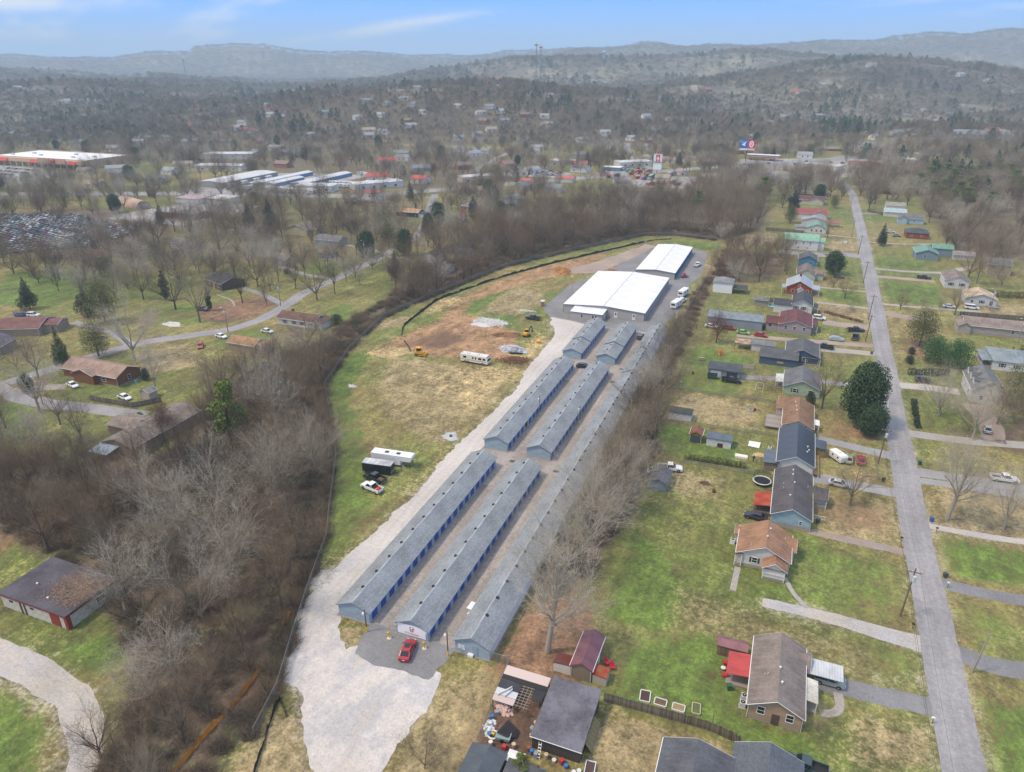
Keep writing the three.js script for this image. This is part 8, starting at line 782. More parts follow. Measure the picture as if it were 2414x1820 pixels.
  rest.forEach(([x, z, t], i) => { m4.makeRotationY(t).setPosition(x, 0.02, z); const c = new THREE.Color(cols[r() * cols.length | 0]); bi.setMatrixAt(i, m4); ci.setMatrixAt(i, m4); ri.setMatrixAt(i, m4); bi.setColorAt(i, c); ri.setColorAt(i, c); }); for (const q of [bi, ci, ri]) { q.userData.kind = 'stuff'; G.add(fin(q)); }
}
console.log('background');
/* ---------- trees ---------- */
class TB {        // fast triangle collector for plants
  constructor() { this.p = []; this.n = []; }
  tri(a, b, c, n) { this.p.push(a.x, a.y, a.z, b.x, b.y, b.z, c.x, c.y, c.z); for (let i = 0; i < 3; i++) this.n.push(n.x, n.y, n.z); }
  tube(a, b, ra, rb, k) { const d = V(0, 0, 0).subVectors(b, a).normalize(), s = (Math.abs(d.y) > 0.9 ? V(1, 0, 0) : V(0, 1, 0)).cross(d).normalize(), t = V(0, 0, 0).crossVectors(d, s); let pa, pb, pn; for (let i = 0; i <= k; i++) { const an = i / k * 6.2832, n = s.clone().multiplyScalar(Math.cos(an)).addScaledVector(t, Math.sin(an)), A = a.clone().addScaledVector(n, ra), B = b.clone().addScaledVector(n, rb); if (i) { for (const [q, m] of [[pa, pn], [A, n], [B, n], [pa, pn], [B, n], [pb, pn]]) { this.p.push(q.x, q.y, q.z); this.n.push(m.x, m.y, m.z); } } pa = A; pb = B; pn = n; } }
  blade(a, d, L, w, r) { const s = V(r() - 0.5, r() - 0.5, r() - 0.5).cross(d).normalize(), n = V(0, 0, 0).crossVectors(d, s).normalize(); this.tri(a.clone().addScaledVector(s, w / 2), a.clone().addScaledVector(s, -w / 2), a.clone().addScaledVector(d, L), n); }
  geo(uv) { const g = new THREE.BufferGeometry(); g.setAttribute('position', new THREE.Float32BufferAttribute(this.p, 3)); g.setAttribute('normal', new THREE.Float32BufferAttribute(this.n, 3)); return g; }
}
const rv = (r) => V(r() * 2 - 1, r() * 2 - 1, r() * 2 - 1);
// leafless tree of unit height 16: a trunk that forks into limbs, branches and a haze of twigs
function bareTree(seed, o = {}) {
  const r = rng(seed), T = new TB(), C = new TB(), H = 16, spread = o.spread ?? 0.75, fork = (o.fork ?? 0.28) * H, tw = o.twig ?? 0.017;
  function limb(a, d, L, rad, lv) {
    const n = lv === 0 ? 4 : lv < 3 ? 3 : 2, out = lv < 2 ? T : C; let p = a.clone(), dir = d.clone(), rr = rad;
    for (let i = 0; i < n; i++) {
      dir.addScaledVector(rv(r), lv === 0 ? 0.06 : 0.2).addScaledVector(V(0, 1, 0), lv ? 0.09 : 0.02).normalize();
      const q = p.clone().addScaledVector(dir, L / n), r2 = rr * (lv === 0 ? 0.9 : 0.72); out.tube(p, q, rr, r2, lv === 0 ? 7 : lv === 1 ? 5 : 3);
      if (lv > 0 && lv < 4) { const kids = lv === 1 ? 3 : lv === 2 ? 3 : 2; for (let k = 0; k < kids; k++) if (i > 0 || r() > 0.5) { const s = dir.clone().addScaledVector(rv(r), 0.85).addScaledVector(V(0, 1, 0), 0.12).normalize(), at = p.clone().lerp(q, r()); if (lv === 3) { C.blade(at, s, L * (0.5 + r() * 0.6), tw * 1.3, r); for (let m = 0; m < 2; m++) C.blade(at.clone().addScaledVector(s, L * 0.4 * r()), s.clone().addScaledVector(rv(r), 0.8).normalize(), L * (0.3 + 0.4 * r()), tw, r); } else limb(at, s, L * (0.45 + r() * 0.25), r2 * 0.6, lv + 1); } }
      p = q; rr = r2;
    }
    if (lv === 0) { const k = o.limbs ?? 6; for (let i = 0; i < k; i++) { const an = i / k * 6.28 + r(), s = V(Math.cos(an) * spread, 0.75 + r() * 0.5, Math.sin(an) * spread).normalize(); limb(p.clone().addScaledVector(dir, -r() * fork * 0.35), s, (H - fork) * (0.62 + r() * 0.25), rr * (0.5 + r() * 0.2), 1); } limb(p, dir, (H - fork) * 0.8, rr * 0.75, 1); }
    else if (lv < 4) { for (let m = 0; m < 3; m++) C.blade(p, dir.clone().addScaledVector(rv(r), 0.7).normalize(), L * 0.35 + 0.3, tw, r); }
  }
  limb(V(0, -0.2, 0), V(r() * 0.1 - 0.05, 1, r() * 0.1 - 0.05).normalize(), fork, o.rad ?? 0.38, 0);
  return { t: T.geo(), c: C.geo(), n: (T.p.length + C.p.length) / 9 };
}
const BARE = [bareTree(1, { spread: 1.0, fork: 0.26, rad: 0.36 }), bareTree(2, { spread: 0.8, fork: 0.34 }), bareTree(3, { spread: 0.62, fork: 0.3, limbs: 5, rad: 0.28 }), bareTree(4, { spread: 1.15, fork: 0.2, rad: 0.4, limbs: 7 }), bareTree(5, { spread: 0.45, fork: 0.4, limbs: 5, rad: 0.24 }), bareTree(6, { spread: 0.9, fork: 0.12, limbs: 7, rad: 0.2 }), bareTree(12, { spread: 0.72, fork: 0.44, limbs: 7, rad: 0.4 })];
console.log('bare tree triangles', BARE.map((b) => b.n).join(' '));
const TONE = [['#5d5142', '#756651'], ['#9c9384', '#aea594'], ['#463d33', '#5d5142'], ['#746957', '#8c7f6a'], ['#5e4f3f', '#7a6650']].map(([a, b]) => [plain(a, 0.95), plain(b, 0.95)]);
function leaves(clumps, size, seed, tones) {          // leaf-sized faces through the volume of each clump, denser near its surface
  const r = rng(seed), T = new TB(), col = [];
  for (const [cx, cy, cz, rx, ry, rz, n] of clumps) for (let i = 0; i < n; i++) { const d = rv(r).normalize(), q = 1 - 0.45 * r() * r() - (r() < 0.2 ? 0.35 * r() : 0), p = V(cx + d.x * rx * q, cy + d.y * ry * q, cz + d.z * rz * q), u = rv(r).normalize(), w = V(0, 0, 0).crossVectors(u, d.clone().addScaledVector(rv(r), 0.5)).normalize(), s = size * (0.6 + 0.8 * r()), n2 = V(0, 0, 0).crossVectors(u, w).normalize(); T.tri(p.clone().addScaledVector(u, s), p.clone().addScaledVector(w, s * 0.55), p.clone().addScaledVector(u, -s * 0.8), n2); T.tri(p.clone().addScaledVector(u, s), p.clone().addScaledVector(u, -s * 0.8), p.clone().addScaledVector(w, -s * 0.55), n2); const c = new THREE.Color(tones[r() * tones.length | 0]); for (let k = 0; k < 6; k++) col.push(c.r, c.g, c.b); }
  const g = T.geo(); g.setAttribute('color', new THREE.Float32BufferAttribute(col, 3)); return g;
}
const LEAFM = new THREE.MeshPhysicalMaterial({ vertexColors: true, roughness: 0.75, side: THREE.DoubleSide });
function crownClumps(seed, H, R, shape, n, y0) { const r = rng(seed), out = []; for (let i = 0; i < n; i++) { const v = (i + 0.5) / n, y = y0 + v * (H - y0), env = shape(v) * R, a = i * 2.4 + r(), q = env * (0.35 + 0.4 * r()), s = Math.max(0.5, env * (0.42 + 0.25 * r())); out.push([Math.cos(a) * q, y, Math.sin(a) * q, s, s * (0.75 + 0.3 * r()), s, 1]); } return out; }
const withN = (cl, total) => { const w = cl.map((c) => c[3] * c[4]), s = w.reduce((a, b) => a + b, 0); return cl.map((c, i) => [...c.slice(0, 6), Math.ceil(total * w[i] / s)]); };
const GREENS = { magnolia: ['#2b4220', '#355029', '#22361b', '#43592f'], cedar: ['#3c4a22', '#4a5a2a', '#2f3f1f', '#55602f'], pine: ['#52661f', '#637425', '#43561d', '#74802e'], dark: ['#1f3022', '#26392a', '#2f4630', '#1a281d'], bright: ['#2f5a26', '#37662c', '#254a20', '#3f6e33'], olive: ['#53592e', '#5f6535', '#474d28', '#6b6a3a'] };
const EV = {};
function everGeo(kind) {
  if (EV[kind]) return EV[kind]; const trunk = new TB(); let g;
  if (kind === 'pine') { const cl = []; const r = rng(8); for (let i = 0; i < 30; i++) { const v = r(), y = 5.2 + v * 10, a = r() * 6.28, q = (0.35 + 0.65 * r()) * (v < 0.3 ? 1.6 + v * 6 : 4.0 * Math.sqrt(1.05 - v)), s = 0.75 + r() * 0.75; cl.push([Math.cos(a) * q, y, Math.sin(a) * q, s, s * (0.45 + 0.3 * r()), s, 1]); trunk.tube(V(0, y - 1.2, 0), V(Math.cos(a) * q, y, Math.sin(a) * q), 0.06, 0.02, 3); } g = leaves(withN(cl, 6500), 0.19, 31, GREENS.pine); trunk.tube(V(0, -0.2, 0), V(0.2, 8, 0), 0.26, 0.18, 7); trunk.tube(V(0.2, 8, 0), V(0.1, 15, 0), 0.18, 0.05, 5); }
  else { const sh = { cone: (v) => (1 - v) ** 0.8 * (0.75 + 0.25 * Math.min(1, v * 8)), round: (v) => Math.sqrt(Math.max(0.05, 1 - (v * 1.7 - 0.75) ** 2)), oval: (v) => Math.sqrt(Math.max(0.04, 1 - (v * 1.9 - 0.85) ** 2)) ** 0.8, column: (v) => Math.min(1, (1 - v) * 2.2) ** 0.6 * Math.min(1, 0.6 + v * 3) }; const [shape, R, tone, n, y0, size, cn] = { magnolia: ['oval', 5.4, 'magnolia', 16000, 1.2, 0.27, 60], cone: ['cone', 4.2, 'cedar', 8000, 0.9, 0.2, 44], spruce: ['cone', 4.6, 'dark', 8000, 1, 0.2, 44], broad: ['round', 5.6, 'olive', 8500, 1.4, 0.2, 40], shrub: ['round', 7.5, 'bright', 7000, 0.6, 0.3, 34], ivy: ['column', 2.2, 'dark', 5000, 0.2, 0.24, 26], small: ['round', 7, 'dark', 5200, 0.5, 0.36, 26] }[kind]; g = leaves(withN(crownClumps(kind.length * 7 + 3, 15.4, R, sh[shape], cn, y0 + 1), n), size, 17 + n, GREENS[tone]); trunk.tube(V(0, -0.2, 0), V(0.1, 11, 0), 0.34, 0.08, 7); const r = rng(3); for (let i = 0; i < 10; i++) trunk.tube(V(0, 2 + i, 0), V((r() - 0.5) * R * 1.2, 3.5 + i, (r() - 0.5) * R * 1.2), 0.09, 0.03, 3); }
  return (EV[kind] = { c: g, t: trunk.geo() });
}
const TRUNKM = plain('#5b4c40', 0.95);
function evergreen(kind, name, x, z, h, wide, label, group, cat = 'tree') { const g = everGeo(kind), T = thing(name, label, cat, x, terrainH(x, z), z, R0() * 6.28, group), k = h / 16; T.scale.set(k * wide, k, k * wide); part('trunk', g.t, TRUNKM, T); part('crown', g.c, LEAFM, T); return T; }
evergreen('magnolia', 'magnolia_tree', 25.4, -191.5, 18.6, 0.86, 'great dark magnolia standing beside the street'); { const o = evergreen('magnolia', 'magnolia_tree', 27.6, -186.4, 9, 1.25, 'lower dark magnolia joined to the great one at the street'); }
for (const [k, n, x, z, h, w, l] of [['broad', 'cedar_tree', 47.7, -264.1, 13.5, 1.1, 'broad olive evergreen east of the street'], ['shrub', 'holly_tree', 50, -248.6, 9, 0.95, 'bright green evergreen by the hedge, left of two'], ['shrub', 'holly_tree', 56.4, -247.2, 9.4, 1.0, 'bright green evergreen by the hedge, right of two'], ['broad', 'cedar_tree', 67.5, -217.5, 14, 1.25, 'large olive evergreen in front of the dormer house'], ['magnolia', 'magnolia_tree', 21.8, -353.3, 11, 1.2, 'dark magnolia beside the church car park drive'], ['small', 'holly_bush', 12.8, -199.4, 4.4, 0.8, 'dark round bush by the pale green house'], ['spruce', 'spruce_tree', -276, -181.5, 13.4, 1.0, 'blue-green spruce on the western lawn'], ['cone', 'cedar_tree', -209.1, -142.8, 14.4, 0.8, 'tall conical cedar beside the brown timber house'], ['broad', 'cedar_tree', -207.6, -154.4, 12.4, 1.0, 'loose dark cedar north of the timber house'], ['broad', 'cedar_tree', -234.5, -180.4, 16, 1.0, 'tall olive cedar behind the dark holly'], ['small', 'holly_tree', -246, -182.5, 9.6, 0.8, 'dark holly below the tall olive cedar'], ['small', 'holly_bush', -203, -126, 5.6, 0.9, 'dark evergreen by the lane drive of the timber house'], ['small', 'holly_bush', -177, -145, 4, 0.8, 'evergreen bush at the stone corner of the timber house'], ['pine', 'pine_tree', -119.7, -117.4, 21, 1.0, 'tall bright pine rising from the western wood'], ['ivy', 'ivy_trunk', -208, -205.7, 10, 0.8, 'ivy-clad trunk on the leaf-covered lawn'], ['ivy', 'ivy_trunk', -234.8, -210.2, 13, 1.0, 'ivy-clad broken tree behind the leaf-covered lawn'], ['spruce', 'conifer_tree', -300, -338.6, 15, 1.1, 'big green conifer, left of the clump by the cream house'], ['spruce', 'conifer_tree', -290, -345, 17, 1.0, 'tallest conifer of the clump by the cream house'], ['spruce', 'conifer_tree', -276.5, -328, 11, 1.0, 'dark conifer, right of the clump by the cream house'], ['spruce', 'conifer_tree', -262, -376, 12, 1.1, 'dark conifer behind the cream house'], ['broad', 'oak_tree', -213, -345, 14, 1.1, 'grey-green live oak beside the upper lane'], ['magnolia', 'magnolia_tree', -188, -353, 14, 0.75, 'dark tall evergreen at the upper lane, left of two'], ['magnolia', 'magnolia_tree', -196, -381, 15, 0.9, 'dark tall evergreen at the upper lane, right of two'], ['ivy', 'cedar_tree', -185, -408, 15, 1.5, 'dark cedar beside the two-storey red house'], ['ivy', 'cedar_tree', -196, -470, 13, 1.7, 'dark cedar near the pale blue gable'], ['cone', 'cedar_tree', -222, -505, 18, 1.0, 'leaning dark cedar at the highway junction'], ['pine', 'pine_tree', -57, -470, 17, 1.4, 'bright pine in the northern wood, left of two'], ['pine', 'pine_tree', -20, -545, 18, 1.5, 'bright pine in the northern wood, right of two'], ['pine', 'pine_tree', -86, -498, 14, 1.4, 'bright pine near the maroon-roofed white house'], ['ivy', 'cedar_tree', 0.5, -505, 15, 1.7, 'dark narrow cedar behind the long red roof'], ['broad', 'cedar_tree', 26, -535, 9, 1.0, 'olive tree at the street by the cream gabled house'], ['small', 'holly_bush', 44.2, -254.6, 2.6, 1.1, 'round clipped bush by the eastern lawn, far one'], ['small', 'holly_bush', 42.6, -245.2, 2.8, 1.1, 'round clipped bush by the eastern lawn, near one'], ['spruce', 'cedar_tree', 47, -424, 12.5, 0.9, 'dark cedar by the green-roofed blue house'], ['shrub', 'juniper_hedge', -157.4, -124.4, 2.2, 1.0, 'low bright juniper at the end of the lane'], ['broad', 'yew_bush', -27.6, -186, 5, 0.9, 'dark bush in the tree belt by the white shed'], ['small', 'yew_bush', -28.4, -163, 6, 1.0, 'dark evergreen thicket in the tree belt'], ['pine', 'pine_tree', -22.8, -62, 4.4, 1.4, 'small yellow-green tree at the near edge by the dark roofs'], ['magnolia', 'magnolia_tree', -118.5, -104, 9, 0.7, 'dark evergreen in the western wood below the pine'], ['small', 'holly_tree', -87, -70, 5, 0.7, 'dark green bush in the wood behind the block building'], ['small', 'yew_bush', -152, -210, 4, 1.2, 'dark shrub at the east end of the white ranch house'], ['small', 'yew_bush', -214, -262, 2.6, 1.4, 'clipped round bush by the gravel drive of the tan ranch']]) evergreen(k, n, x, z, h, w, l);
{ const r = rng(64); for (let i = 0; i < 26; i++) { const x = 80 + r() * 85, z = -540 - r() * 190; evergreen('pine', 'pine_tree', x, z, 13 + r() * 6, 1.5 + r() * 0.5, 'dark pine on the eastern knoll', 'pines of the eastern knoll'); } }
{ // russet oak that kept its leaves, reddish bush
  const g = leaves(withN(crownClumps(5, 15, 5.5, (v) => Math.sqrt(Math.max(0.05, 1 - (v * 1.7 - 0.75) ** 2)), 30, 3), 3200), 0.2, 77, ['#6d4238', '#7a4c40', '#5c3832', '#8a5a4a']); const b = BARE[2];
  for (const [x, z, h, l] of [[-17.9, -241.7, 11, 'russet oak still holding its leaves before the grey garage'], [-143.5, -119.5, 10, 'dark red leafy tree over the end of the long house']]) { const T = thing('oak_tree', l, 'tree', x, 0, z); T.scale.setScalar(h / 16); part('trunk', b.t, TONE[2][0], T); part('branches', b.c, TONE[2][1], T); part('crown', g, LEAFM, T); } }
/* where trees may not stand */
const roadCell = new Map(); for (const [x, z, w] of ROADS) { const k = (x / 12 | 0) + ',' + (z / 12 | 0); (roadCell.get(k) ?? roadCell.set(k, []).get(k)).push([x, z, w]); }
function clear(x, z, m = 1.5) { for (const [a, b, c, d] of KEEP) if (x > a && x < b && z > c && z < d) return false; const i = x / 12 | 0, j = z / 12 | 0; for (let a = -1; a <= 1; a++) for (let b = -1; b <= 1; b++) for (const [rx, rz, w] of roadCell.get((i + a) + ',' + (j + b)) ?? []) if ((x - rx) ** 2 + (z - rz) ** 2 < (w + m) ** 2) return false; return true; }
const NET = [[-72.9, -80.8], [-71, -74.6], [-68.9, -67.6], [-68.2, -65], [-67.4, -56.5], [-67.5, -52], [-67.2, -44]]; for (let i = 0; i + 1 < NET.length; i++) for (let k = 0; k < 5; k++) { const x = lerp(NET[i][0], NET[i + 1][0], k / 5), z = lerp(NET[i][1], NET[i + 1][1], k / 5); KEEP.push([x - 1.0, x + 2.2, z - 0.6, z + 3.2]); }
const inPoly = (p, x, z) => { let c = false; for (let i = 0, j = p.length - 2; i < p.length; j = i, i += 2) { if ((p[i + 1] > z) !== (p[j + 1] > z) && x < (p[j] - p[i]) * (z - p[i + 1]) / (p[j + 1] - p[i + 1]) + p[i]) c = !c; } return c; };
const LOT = [-50, -40, ...WF.flat(), -33, -372, -31.6, -330, -34.8, -262, -34.6, -80, -36, -60, -36, -40];
const trees = [];      // [x, z, h, form, tone, label, group, importance]
const named = (x, z, h, f, t, label) => trees.push([x, z, h, f, t, label, null, 1]);
named(-26.7, -84.7, 20, 6, 1, 'tall pale forked tree behind the barn shed'); named(21.4, -149.7, 11.4, 0, 3, 'leafless yard tree beside the silver sedan'); named(16, -199.1, 13, 1, 4, 'leafless tree in front of the pale green house'); named(40.4, -150.9, 17.7, 6, 1, 'big pale leafless tree on the eastern tan lawn'); named(50.8, -151.2, 13, 2, 1, 'leaning pale tree at the right edge of the tan lawn'); named(45.9, -205.7, 13.5, 3, 1, 'spreading pale tree beside the wire-fenced eastern bank'); named(-193.4, -155.9, 21.5, 0, 1, 'very tall pale tree by the western lane'); named(-201.5, -193.5, 17.8, 1, 3, 'tall oak beside the leaf-covered western lawn'); named(-168.6, -140.5, 14, 2, 1, 'leaning pale tree beside the brown timber house'); named(-186.4, -117.1, 15, 1, 1, 'pale broken-topped tree by the western lane'); named(-118.4, -91.4, 13, 3, 1, 'pale wide tree in the middle of the western wood'); named(-80.5, -52.6, 9, 3, 1, 'pale tree at the edge of the gravel loop'); named(-78.4, -43.4, 9, 0, 2, 'dark twisted tree beside the gravel loop'); named(-69.4, -63.5, 9.5, 5, 2, 'dark leaning tree overhanging the gravel drive mouth'); named(-34.5, -407.5, 9.5, 3, 1, 'pale spreading tree at the north corner of the chain fence'); named(-100, -108, 15, 3, 1, 'broad pale tree in the wood beside the chain fence'); named(-107, -98, 14, 0, 1, 'second broad pale tree in the wood beside the chain fence'); named(-119.8, -134, 19, 0, 1, 'tall pale sycamore by the creek'); named(52.1, -193.4, 14, 1, 1, 'leafless tree above the grey car'); named(60, -206, 13, 3, 3, 'spreading brown tree behind the grey car'); named(64.4, -306, 12, 1, 3, 'leafless tree by the white van'); named(45.4, -305.4, 8, 0, 4, 'round brown tree in the eastern front lawn'); named(25.6, -314, 8, 0, 4, 'round brown tree by the white path'); named(21.6, -330, 7, 0, 4, 'rounded bare tree in front of the brick house'); named(92.3, -421, 17, 0, 3, 'great bare tree behind the white outbuilding'); named(89.2, -490, 17, 0, 1, 'great pale tree at the pine hill'); named(48, -541.5, 13, 0, 2, 'dark bare tree by the eastern houses'); named(-188, -644, 19, 3, 2, 'great dark bare tree at the highway shop'); named(-37, -64, 0.1, 5, 2, 'x'); trees.pop(); named(-35.6, -58.4, 6, 5, 2, 'dark bushy bare tree on the bank by the gravel mouth'); named(-162, -97.2, 12, 5, 1, 'many-stemmed pale tree west of the long house'); named(-29.6, -106, 15, 3, 1, 'large pale tree at the near end of the belt'); named(-28.4, -114.5, 16.5, 0, 1, 'largest pale tree of the belt, beside the long row'); named(-29.4, -123, 15.5, 3, 1, 'wide pale tree in the belt near the grey shed'); named(-28.2, -132, 16, 0, 3, 'tall grey-brown tree in the belt near the grey shed'); named(-142, -98, 12, 2, 3, 'slender tree in front of the long house');
const rs = rng(2024), far2 = (x, z, d) => { for (const t of trees) if ((t[0] - x) ** 2 + (t[1] - z) ** 2 < d * d) return false; return true; };
function scatter(poly, n, gap, hmin, hmax, tones, label, group, forms = [0, 1, 2, 3, 4, 5]) { let x0 = 1e9, x1 = -1e9, z0 = 1e9, z1 = -1e9; for (let i = 0; i < poly.length; i += 2) { x0 = Math.min(x0, poly[i]); x1 = Math.max(x1, poly[i]); z0 = Math.min(z0, poly[i + 1]); z1 = Math.max(z1, poly[i + 1]); } for (let k = 0, got = 0; k < n * 30 && got < n; k++) { const x = lerp(x0, x1, rs()), z = lerp(z0, z1, rs()); if (!inPoly(poly, x, z) || inPoly(LOT, x, z) || !clear(x, z) || !far2(x, z, gap)) continue; trees.push([x, z, lerp(hmin, hmax, rs()), forms[rs() * forms.length | 0], tones[rs() * tones.length | 0], label, group, 0]); got++; } }
scatter([-62, -42, -66, -62, -74, -82, -82, -97, -98, -127, -113, -146, -125, -160, -135, -188, -150, -190, -152, -165, -148, -132, -138, -112, -160, -102, -190, -92, -150, -77, -125, -73, -102, -66, -86, -57, -78, -45, -72, -36], 112, 4.8, 8, 15, [0, 1, 2, 3, 4, 0, 4], 'leafless tree crowded in the wood west of the chain fence', 'bare trees of the western wood');
scatter([-32, -102, -28.5, -104, -24, -128, -23, -158, -27, -190, -27, -244, -31, -246, -32, -190], 33, 3.3, 8, 13, [0, 1, 3, 3, 2], 'leafless tree in the belt along the storage rows', 'bare trees of the belt', [0, 1, 2, 3, 5]);
scatter([-138, -225, -134, -254, -122, -312, -102, -352, -76, -406, -58, -415, -32, -410, -18, -440, -18, -540, -110, -505, -160, -430, -168, -330, -162, -280, -150, -240], 230, 5.6, 9, 17, [0, 2, 3, 4, 4, 0], 'leafless tree in the wood north of the curving fence', 'bare trees of the northern wood');
scatter([-30, -318, -10, -322, 2, -345, 0, -382, -30, -392], 26, 4.2, 9, 14, [0, 2, 3, 4], 'leafless tree in the thicket beside the white church', 'bare trees beside the church');
scatter([54, -185, 100, -185, 110, -215, 66, -212, 46, -212, 44, -190], 16, 5, 8, 13, [1, 3, 4], 'leafless tree among the eastern drives', 'bare trees among the eastern drives');
scatter([-160, -97, -190, -88, -260, -130, -260, -165, -210, -135, -180, -120, -160, -118], 26, 7, 8, 14, [0, 1, 3], 'leafless yard tree around the western lane', 'bare yard trees of the western lane'); scatter([-215, -205, -180, -215, -165, -240, -170, -270, -210, -300, -250, -290, -340, -260, -300, -200, -250, -190], 60, 8, 9, 17, [0, 1, 2, 3], 'leafless tree on the lawns beyond the lane', 'bare trees beyond the lane');
for (const [x, z] of [[-0.5, -208.5], [2.4, -206.4], [54, -312], [60, -312.5], [27, -297], [13, -142], [14.5, -84.6]]) trees.push([x, z, 4 + rs() * 2, 5, 3, 'small leafless shrub tree standing in a front or back yard', 'small bare yard shrubs', 0]);
console.log('listed trees', trees.length);
// the mixed country behind: yards, hedgerows and wooded slopes
const WOODM = { lot: [] }, mids = [], conif = [], farB = [], farC = [], nearC = [];
{ const r = rng(5150); for (let f = 300; f < 3400;) { const cell = f < 700 ? 8.5 : Math.max(8.5, f / 118), w = f * 0.80 + 30; for (let l = -w; l < w; l += cell) { const ff = f + (r() - 0.5) * cell, ll = l + (r() - 0.5) * cell, x = ll * CA - ff * SA, z = -(ff * CA + ll * SA); const n = tap(NA, x / 900 + 0.21, z / 900 + 0.4) + 0.5 * tap(NB, x / 210, z / 210), valley = f < 930 && !(ll > 330 && f > 520);
        if (valley) { if (z > -230 && x > -170) continue; if (x > -34 && x < 100 && z > -560) { if (r() > (x > 78 ? 0.55 : 0.045)) continue; } else if (r() > (f < 520 ? 0.26 + 0.32 * smooth(-0.8, 1.0, n) : 0.3 + 0.5 * smooth(-0.8, 0.9, n))) continue; if (inPoly(LOT, x, z) || ZONES.pave.some((p) => inPoly(p.slice(1), x, z)) || inPoly([-480, -316, -368, -230, -340, -260, -340, -305, -372, -324, -432, -336], x, z) && r() > 0.25 || !clear(x, z, 2) || !far2(x, z, 4.5)) continue; }
        else { const open = tap(NA, x / 420 + 0.7, z / 420 + 0.1); if (open > 1.35 && f < 2400) continue; if (open < -1.2 && r() < 0.55) continue; if (!clear(x, z, 3)) continue; }
        if (valley && f < 900 && r() < 0.045) { nearC.push([x, z, 8 + r() * 6, 1, r()]); continue; } const pc = 0.03 + 0.6 * smooth(0.75, 1.7, tap(NB, x / 420 + 0.5, z / 420) + 0.4 * tap(NC, x / 900, z / 900)); const k = cell / 8.5;
        if (r() < (valley ? 0 : pc)) (f < 1200 ? conif : farC).push([x, z, 9 + r() * 9, k * (0.85 + 0.5 * r()), r()]); else if (f < 820) mids.push([x, z, 8 + r() * 8, r()]); else farB.push([x, z, 8 + r() * 8 + 2 * n, k * (0.8 + 0.5 * r()), r()]); } f += cell; } }
console.log('mid', mids.length, 'conifers', conif.length, 'far bare', farB.length, 'far conifers', farC.length);
trees.sort((a, b) => b[7] - a[7] || Math.hypot(a[0], a[1]) - Math.hypot(b[0], b[1]));
const protoTree = {};
const MARKS = [[-63, -54, 'by the crumpled silt fence'], [-70, -68, 'by the orange barrier net'], [-84, -52, 'at the gravel loop'], [-100, -72, 'behind the block building'], [-124, -78, 'left of the block building'], [-76, -88, 'beside the first fence bend'], [-92, -112, 'beside the chain fence near the trailers'], [-106, -130, 'at the creek'], [-120, -112, 'around the tall pine'], [-140, -104, 'in front of the long house'], [-135, -130, 'behind the long house'], [-128, -152, 'above the creek'], [-142, -178, 'near the western fence corner'], [-165, -92, 'at the western lawn edge'], [-110, -92, 'in the middle of the wood'], [-30, -110, 'at the near end of the belt'], [-28, -135, 'by the grey belt shed'], [-27, -160, 'by the back-lawn pickup'], [-30, -185, 'behind the white belt shed'], [-30, -212, 'in the belt by the roof steps'], [-30, -245, 'in the belt by the grey garage'], [-30, -285, 'at the far end of the belt'], [-180, -105, 'below the western lane'], [-230, -140, 'by the maroon roof'], [-245, -160, 'by the western houses'], [-210, -215, 'by the leaf-covered lawn'], [-250, -250, 'beyond the dark grey house'], [-300, -230, 'beyond the western lawn'], [-190, -250, 'beside the lane'], [-140, -240, 'outside the long fence curve'], [-145, -300, 'by the dark-roofed garage'], [-115, -345, 'outside the northern silt fence'], [-80, -410, 'behind the narrower warehouse'], [-15, -350, 'beside the church thicket'], [75, -200, 'at the eastern drives']];
trees.slice(0, 300).forEach(([x, z, h, f, t, label, group]) => { if (group && !/shrub/.test(group)) { let best = 1e9, m; for (const q of MARKS) { const d = (q[0] - x) ** 2 + (q[1] - z) ** 2; if (d < best) { best = d; m = q; } } label = `${['brown', 'pale grey', 'dark', 'grey-brown', 'reddish brown'][t]} leafless ${h < 10.5 ? 'low' : h < 13.5 ? 'mid-sized' : 'tall'} tree ${m[2]}`; group = label; } const T = thing('bare_tree', label, 'tree', x, 0, z, rs() * 6.28, group), k = h / 16; T.scale.set(k * (0.9 + rs() * 0.25), k, k * (0.9 + rs() * 0.25)); part('trunk', BARE[f].t, TONE[t][0], T); part('crown', BARE[f].c, TONE[t][1], T); });
const M4 = new THREE.Matrix4(), Q4 = new THREE.Quaternion(), UPV = V(0, 1, 0);
function inst(name, g, m, list, parent, put) { const o = new THREE.InstancedMesh(g, m, list.length); o.name = name; o.userData.kind = 'stuff'; list.forEach((q, i) => put(o, q, i)); parent.add(fin(o)); return o; }
function stuffGroup(name, label) { const G = new THREE.Group(); G.name = numbered(name); G.userData = { kind: 'stuff', label, category: 'woodland' }; scene.add(G); return G; }
{ const G = stuffGroup('distant_bare_trees', 'leafless trees of the farther woods and yards'), all = [...trees.slice(300).map((t) => [t[0], t[1], t[2], t[3], t[4]]), ...mids.map(([x, z, h, u]) => [x, z, h, u * 6 | 0, (u * 977 | 0) % 5])]; for (let f = 0; f < 6; f++) for (let t = 0; t < 5; t++) { const L = all.filter((q) => q[3] === f && q[4] === t); if (!L.length) continue; const put = (o, q, i) => { const k = q[2] / 16; M4.compose(V(q[0], terrainH(q[0], q[1]), q[1]), Q4.setFromAxisAngle(UPV, (q[0] * 7.3 + q[1]) % 6.28), V(k * 1.05, k, k * 1.05)); o.setMatrixAt(i, M4); }; inst('trunks', BARE[f].t, TONE[t][0], L, G, put); inst('crowns', BARE[f].c, TONE[t][1], L, G, put); } }
